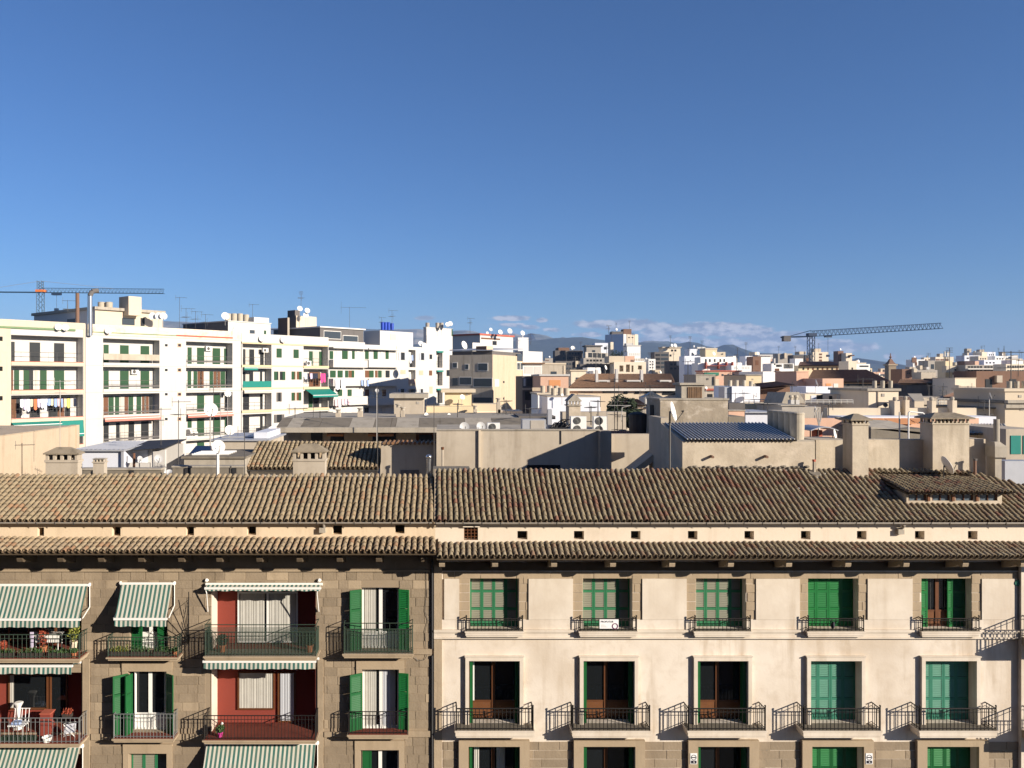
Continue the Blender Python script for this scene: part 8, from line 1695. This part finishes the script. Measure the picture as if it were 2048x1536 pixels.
def planter(label, pa, pb, o, zb, seed, leaf='leaf', group='planter boxes on the balcony rails', h=.16, tall=.16):
    A, B = sx(pa, o), sx(pb, o); t = thing('planter_box', label, 'planter', FA.p((A + B) / 2, o, zb), group); m = MB(); m.fbox(FA, A, B, o - .08, o + .08, zb, zb + h); m.build('box', 'planter', t); rng = random.Random(seed); m = MB()
    for k in range(160):
        v = Vector(FA.p(rng.uniform(A, B), o + rng.uniform(-.08, .08), zb + h + rng.uniform(-.02, tall) * rng.random())); q = Vector((rng.uniform(-.4, .4), rng.uniform(-.4, .4), 1)).normalized() * .05; w = Vector((rng.uniform(-1, 1), rng.uniform(-1, 1), 0)).normalized() * .016; m.quad(tuple(v - q), tuple(v + w), tuple(v + q), tuple(v - w))
    m.build('leaves', leaf, t)
zA = zf(1318, .7) + .015
for k, (a, b, lf, lab) in enumerate(((-10, 28, 'leaf', 'leftmost dark planter box on the plant-filled balcony'), (40, 84, 'leaf', 'middle dark planter box on the plant-filled balcony'), (95, 140, 'leaf', 'right dark planter box on the plant-filled balcony'))): planter(lab, a, b, .56, zA, k, lf)
zB = zf(1315, .48) + .015
for k, (a, b, lf, lab) in enumerate(((221, 259, 'leaf_yellow', 'left planter box with yellow-green plants on the small awning balcony'), (261, 299, 'leaf', 'middle planter box with cactus on the small awning balcony'), (307, 344, 'leaf', 'right planter box on the small awning balcony'))): planter(lab, a, b, .36, zB, 10 + k, lf, tall=.22)
pot('clay pot at the right end of the small awning balcony', 350, .34, zB, .08, .15, 'leaf', ph=.12, pr=.08, seed=6)
pot('red-leaved plant on the plant-filled balcony', 87, .2, zA, .11, .25, 'leaf_red', ph=.75, pr=.16, seed=7)
pot('tall yellow-green climber at the right end of the plant-filled balcony', 147, .3, zA, .12, .45, 'leaf_yellow', ph=.95, pr=.2, seed=8, mat='wall_cream')
pot('clay pot at the right corner of the plant-filled balcony', 148, .58, zA, .09, .16, 'leaf', ph=.14, pr=.1, seed=9)
pot('clay pot with red leaves at the left of the plant-filled balcony', 6, .3, zA, .10, .2, 'leaf_red', ph=.25, pr=.12, seed=10)
t = thing('balcony_table', 'white table with a cloth on the plant-filled balcony', 'table', FA.p(sx(80, .0), .0, zA)); A = sx(62, .05); B = sx(120, .05); m = MB(); m.fbox(FA, A, B, -.25, .15, zA + .56, zA + .6); m.fbox(FA, A + .2, B + .02, .15, .17, zA + .35, zA + .6); m.build('table_top', 'white_paint', t)
for a in (A + .05, B - .05):
    for o in (-.2, .1): m = MB(); m.bar(FA.p(a, o, zA), FA.p(a, o, zA + .56), .02); m.build('leg', 'white_paint', t)
t = thing('towel', 'lilac white towel hanging over the table edge on the plant-filled balcony', 'towel', FA.p(sx(64), .2, zA + .2)); m = MB(); m.fbox(FA, sx(60, .2), sx(67, .2), .18, .2, zA + .2, zA + .72); m.build('cloth', 'cloth_lilac', t)
# second balcony: chair, red box, clothes rack, white pots
zA2 = zf(1488, .7) + .015
t = thing('red_cabinet', 'small red cabinet on the lower left balcony', 'cabinet', FA.p(sx(90, 0), 0, zA2)); m = MB(); m.fbox(FA, sx(80, .1), sx(100, .1), -.25, .1, zA2, zA2 + .72); m.build('body', 'red_wall', t); m = MB(); m.fbox(FA, sx(79, .1), sx(101, .1), -.27, .12, zA2 + .722, zA2 + .75); m.build('top', 'red_band', t)
t = thing('clothes_rack', 'white folding clothes rack on the lower left balcony', 'clothes rack', FA.p(sx(140, .4), .4, zA2)); m = MB()
for k in range(9): o = .15 + k * .05; m.bar(FA.p(sx(127, o), o, zA2 + .42 - k * .03), FA.p(sx(152, o), o, zA2 + .5 - k * .03), .008)
for a, b in ((127, 150), (150, 127)): m.bar(FA.p(sx(a, .2), .2, zA2), FA.p(sx(b, .4), .4, zA2 + .5), .012)
m.build('frame', 'white_paint', t); m = MB(); m.hexa([FA.p(sx(128, .3), .2, zA2 + .40), FA.p(sx(150, .3), .2, zA2 + .46), FA.p(sx(150, .5), .5, zA2 + .3), FA.p(sx(128, .5), .5, zA2 + .22), FA.p(sx(128, .3), .2, zA2 + .42), FA.p(sx(150, .3), .2, zA2 + .48), FA.p(sx(150, .5), .5, zA2 + .32), FA.p(sx(128, .5), .5, zA2 + .24)]); m.build('cloth', 'cloth_white', t)
t = thing('garden_chair', 'white and blue garden chair with a cushion on the lower left balcony', 'chair', FA.p(sx(30, .2), .2, zA2)); A, B = sx(18, .2), sx(50, .2)
m = MB(); m.fbox(FA, A, B, -.1, .3, zA2 + .38, zA2 + .42); m.build('seat', 'chair_white', t)
for a in (A + .03, B - .03):
    for o in (-.08, .28): m = MB(); m.bar(FA.p(a, o, zA2), FA.p(a, o, zA2 + .4), .016); m.build('leg', 'aerial_pale', t)
m = MB()
for k in range(5): a = A + .03 + (B - A - .06) * k / 4; m.bar(FA.p(a, -.1, zA2 + .4), FA.p(a, -.16, zA2 + .82), .012)
m.bar(FA.p(A, -.16, zA2 + .82), FA.p(B, -.16, zA2 + .82), .014); m.build('backrest', 'chair_white', t); m = MB(); m.fbox(FA, A + .1, A + .35, .0, .25, zA2 + .421, zA2 + .5); m.build('cushion', 'cloth_blue', t)
t = thing('plant_pot', 'white stone urn on the lower left balcony', 'pot', FA.p(sx(37, -.2), -.2, zA2)); m = MB(); c = FA.p(sx(37, -.2), -.2, zA2); m.lathe(c, (0, 0, 1), [(0, .12), (.5, .06), (.85, .08), (1.0, .16), (1.02, .12)], 14); m.build('urn', 'white_paint', t)
t = thing('plant_pot', 'small white tub by the rail of the lower left balcony', 'pot', FA.p(sx(94, .55), .55, zA2)); m = MB(); m.lathe(FA.p(sx(94, .55), .55, zA2), (0, 0, 1), [(0, .12), (.16, .17), (.16, .15), (.03, .1)], 14); m.build('tub', 'white_paint', t)
t = thing('dark_bench', 'dark slatted box along the rail of the lower left balcony', 'box', FA.p(sx(35, .55), .55, zA2)); 
for k in range(10): m = MB(); m.fbox(FA, sx(4 + k * 7, .5), sx(9.5 + k * 7, .5), .45, .62, zA2, zA2 + .18); m.build('slat', 'green_iron', t)
planter('planter with red flowers on the lower left balcony', 126, 144, .1, zA2 + .6, 31, 'leaf_red')
# iron fan screen between two balconies
t = thing('fan_screen', 'sunburst iron fan screen fixed to the wall right of the small awning balcony', 'screen', FA.p(sx(378), 0, zf(1288))); a = sx(378); zc = zf(1288); m = MB()
for k in range(12):
    th = math.pi / 2 * k / 11; r1 = 1.78 - .85 * (k / 11) ** .8; m.bar(FA.p(a, .02 + .06 * math.cos(math.pi / 2 - th), zc + .06), FA.p(a, .02 + r1 * math.sin(th) * .95, zc + r1 * math.cos(th)), .011)
pv = None
for k in range(12): th = math.pi / 2 * k / 11; r1 = .85 * (1.78 - .85 * (k / 11) ** .8); q = FA.p(a, .02 + r1 * math.sin(th) * .95, zc + r1 * math.cos(th)); m.bar(pv, q, .008) if pv else None; pv = q
m.build('rays', 'black_iron', t)
# estate agent's board on the second balcony rail of the cream building
d = FD - .27; x0, x1 = X(1199, d - .03), X(1237, d - .03); z0, z1 = Z(1256.5, d), Z(1238, d); t = thing('sign_board', 'white board with dark lettering and a purple ring on a top floor balcony', 'sign', ((x0 + x1) / 2, d - .03, z0)); y = d - .045
m = MB(); m.box(x0, x1, y, y + .012, z0, z1); m.build('board', 'sign_white', t)
def lettering(txt, x, y, z, size, mat, parent, name='lettering'):
    cu = bpy.data.curves.new(name, 'FONT'); cu.body = txt; cu.size = size; cu.extrude = .002; cu.materials.append(MATS[mat]); o = bpy.data.objects.new(name, cu); COL.objects.link(o); adopt(o, parent); o.location = (x, y, z); o.rotation_euler = (math.pi / 2, 0, 0)
    dg = bpy.context.evaluated_depsgraph_get(); me = bpy.data.meshes.new_from_object(o.evaluated_get(dg)); bpy.data.objects.remove(o); me.materials.clear(); me.materials.append(MATS[mat])
    q = bpy.data.objects.new(name, me); COL.objects.link(q); adopt(q, parent); q.location = (x, y, z); q.rotation_euler = (math.pi / 2, 0, 0); return q
lettering('PROFUTUR', x0 + .04, y - .004, z1 - .105, .085, 'ink', t)
m = MB(); c = ((x0 + x1) / 2 + .20, y - .006, z0 + .085); m.lathe(c, (0, -1, 0), [(0, .10), (.004, .10), (.004, .075), (0, .075)], 28, cap=False); m.build('ring', 'purple', t)
for k in range(3): m = MB(); m.box(x0 + .05, x0 + .27 - .05 * k, y - .004, y - .001, z0 + .05 + k * .035, z0 + .062 + k * .035); m.build('small_print', 'curtain', t)
# round-emblem plates by the lowest windows
for px0, lab in ((1378, 'white emblem plate left of the third lowest window'), (1727, 'white emblem plate right of the fourth lowest window')):
    t = thing('wall_plate', lab, 'plate', FA.p(sx(px0 + 7), .15, zf(1522)), 'emblem plates'); f = FA; A, B, zb, zt = sx(px0), sx(px0 + 13.5), zf(1524), zf(1502.5); o = .145
    m = MB(); m.fbox(f, A, B, o, o + .01, zb, zt); m.build('plate', 'sign_white', t); w = B - A; c = f.p((A + B) / 2, o + .012, zb + (zt - zb) * .62)
    m = MB(); m.lathe(c, (0, -1, 0), [(0, w * .4), (.003, w * .4), (.003, w * .32), (0, w * .32)], 24, cap=False); m.build('ring', 'ink', t)
    m = MB(); m.fbox(f, A + w * .22, B - w * .22, o + .0105, o + .014, zb + (zt - zb) * .57, zb + (zt - zb) * .66); m.build('bar', 'ink', t)
    m = MB(); m.fbox(f, A + .02, B - .02, o + .0105, o + .013, zb + .02, zb + (zt - zb) * .33); m.build('lower_panel', 'ink', t); m = MB(); m.blob(f.p((A + B) / 2, o + .014, zb + (zt - zb) * .2), w * .12, 4, .6); m.build('mark', 'sign_white', t)
# bottle-shaped object on a rail of the fourth top balcony
t = thing('hanging_bag', 'small dark bag hanging on the rail before the bright green shutters', 'bag', FA.p(sx(1667, .27), .27, R1 + .05)); m = MB(); m.blob(FA.p(sx(1667, .27), .24, R1 + .22), .07, 5, 1.8); m.build('bag', 'ink', t)
# green mesh screens behind the upper left railings
def mesh_mat():
    mt, nt, b, N, L = nodes('green_mesh'); b.inputs['Base Color'].default_value = (.035, .06, .042, 1); b.inputs['Roughness'].default_value = .8; tr = N('ShaderNodeBsdfTransparent'); mx = N('ShaderNodeMixShader'); mx.inputs[0].default_value = .25; o = nt.nodes['Material Output']; L(tr.outputs[0], mx.inputs[1]); L(b.outputs[0], mx.inputs[2]); L(mx.outputs[0], o.inputs[0])
mesh_mat()
for pa, pb, o, z0, z1, lab in ((409, 632.5, .655, zf(1312, .7), zf(1255, .7), 'dark green net screen on the rail of the white-curtain loggia'), (687, 825.5, .435, zf(1307, .48), zf(1259, .48), 'dark green net screen on the balcony of the top right stone-building window')):
    d = FD - o; A, B = X(pa, d) + .06, X(pb, d) - .06; t = thing('net_screen', lab, 'screen', FA.p((A + B) / 2, o, z0)); m = MB(); m.fbox(FA, A, B, o - .004, o, z0 + .03, z1); m.build('net', 'green_mesh', t)
    for a in (A, B): m = MB(); m.fbox(FA, a - .003, a + .003, .05, o - .006, z0 + .03, z1); m.build('side_net', 'green_mesh', t)
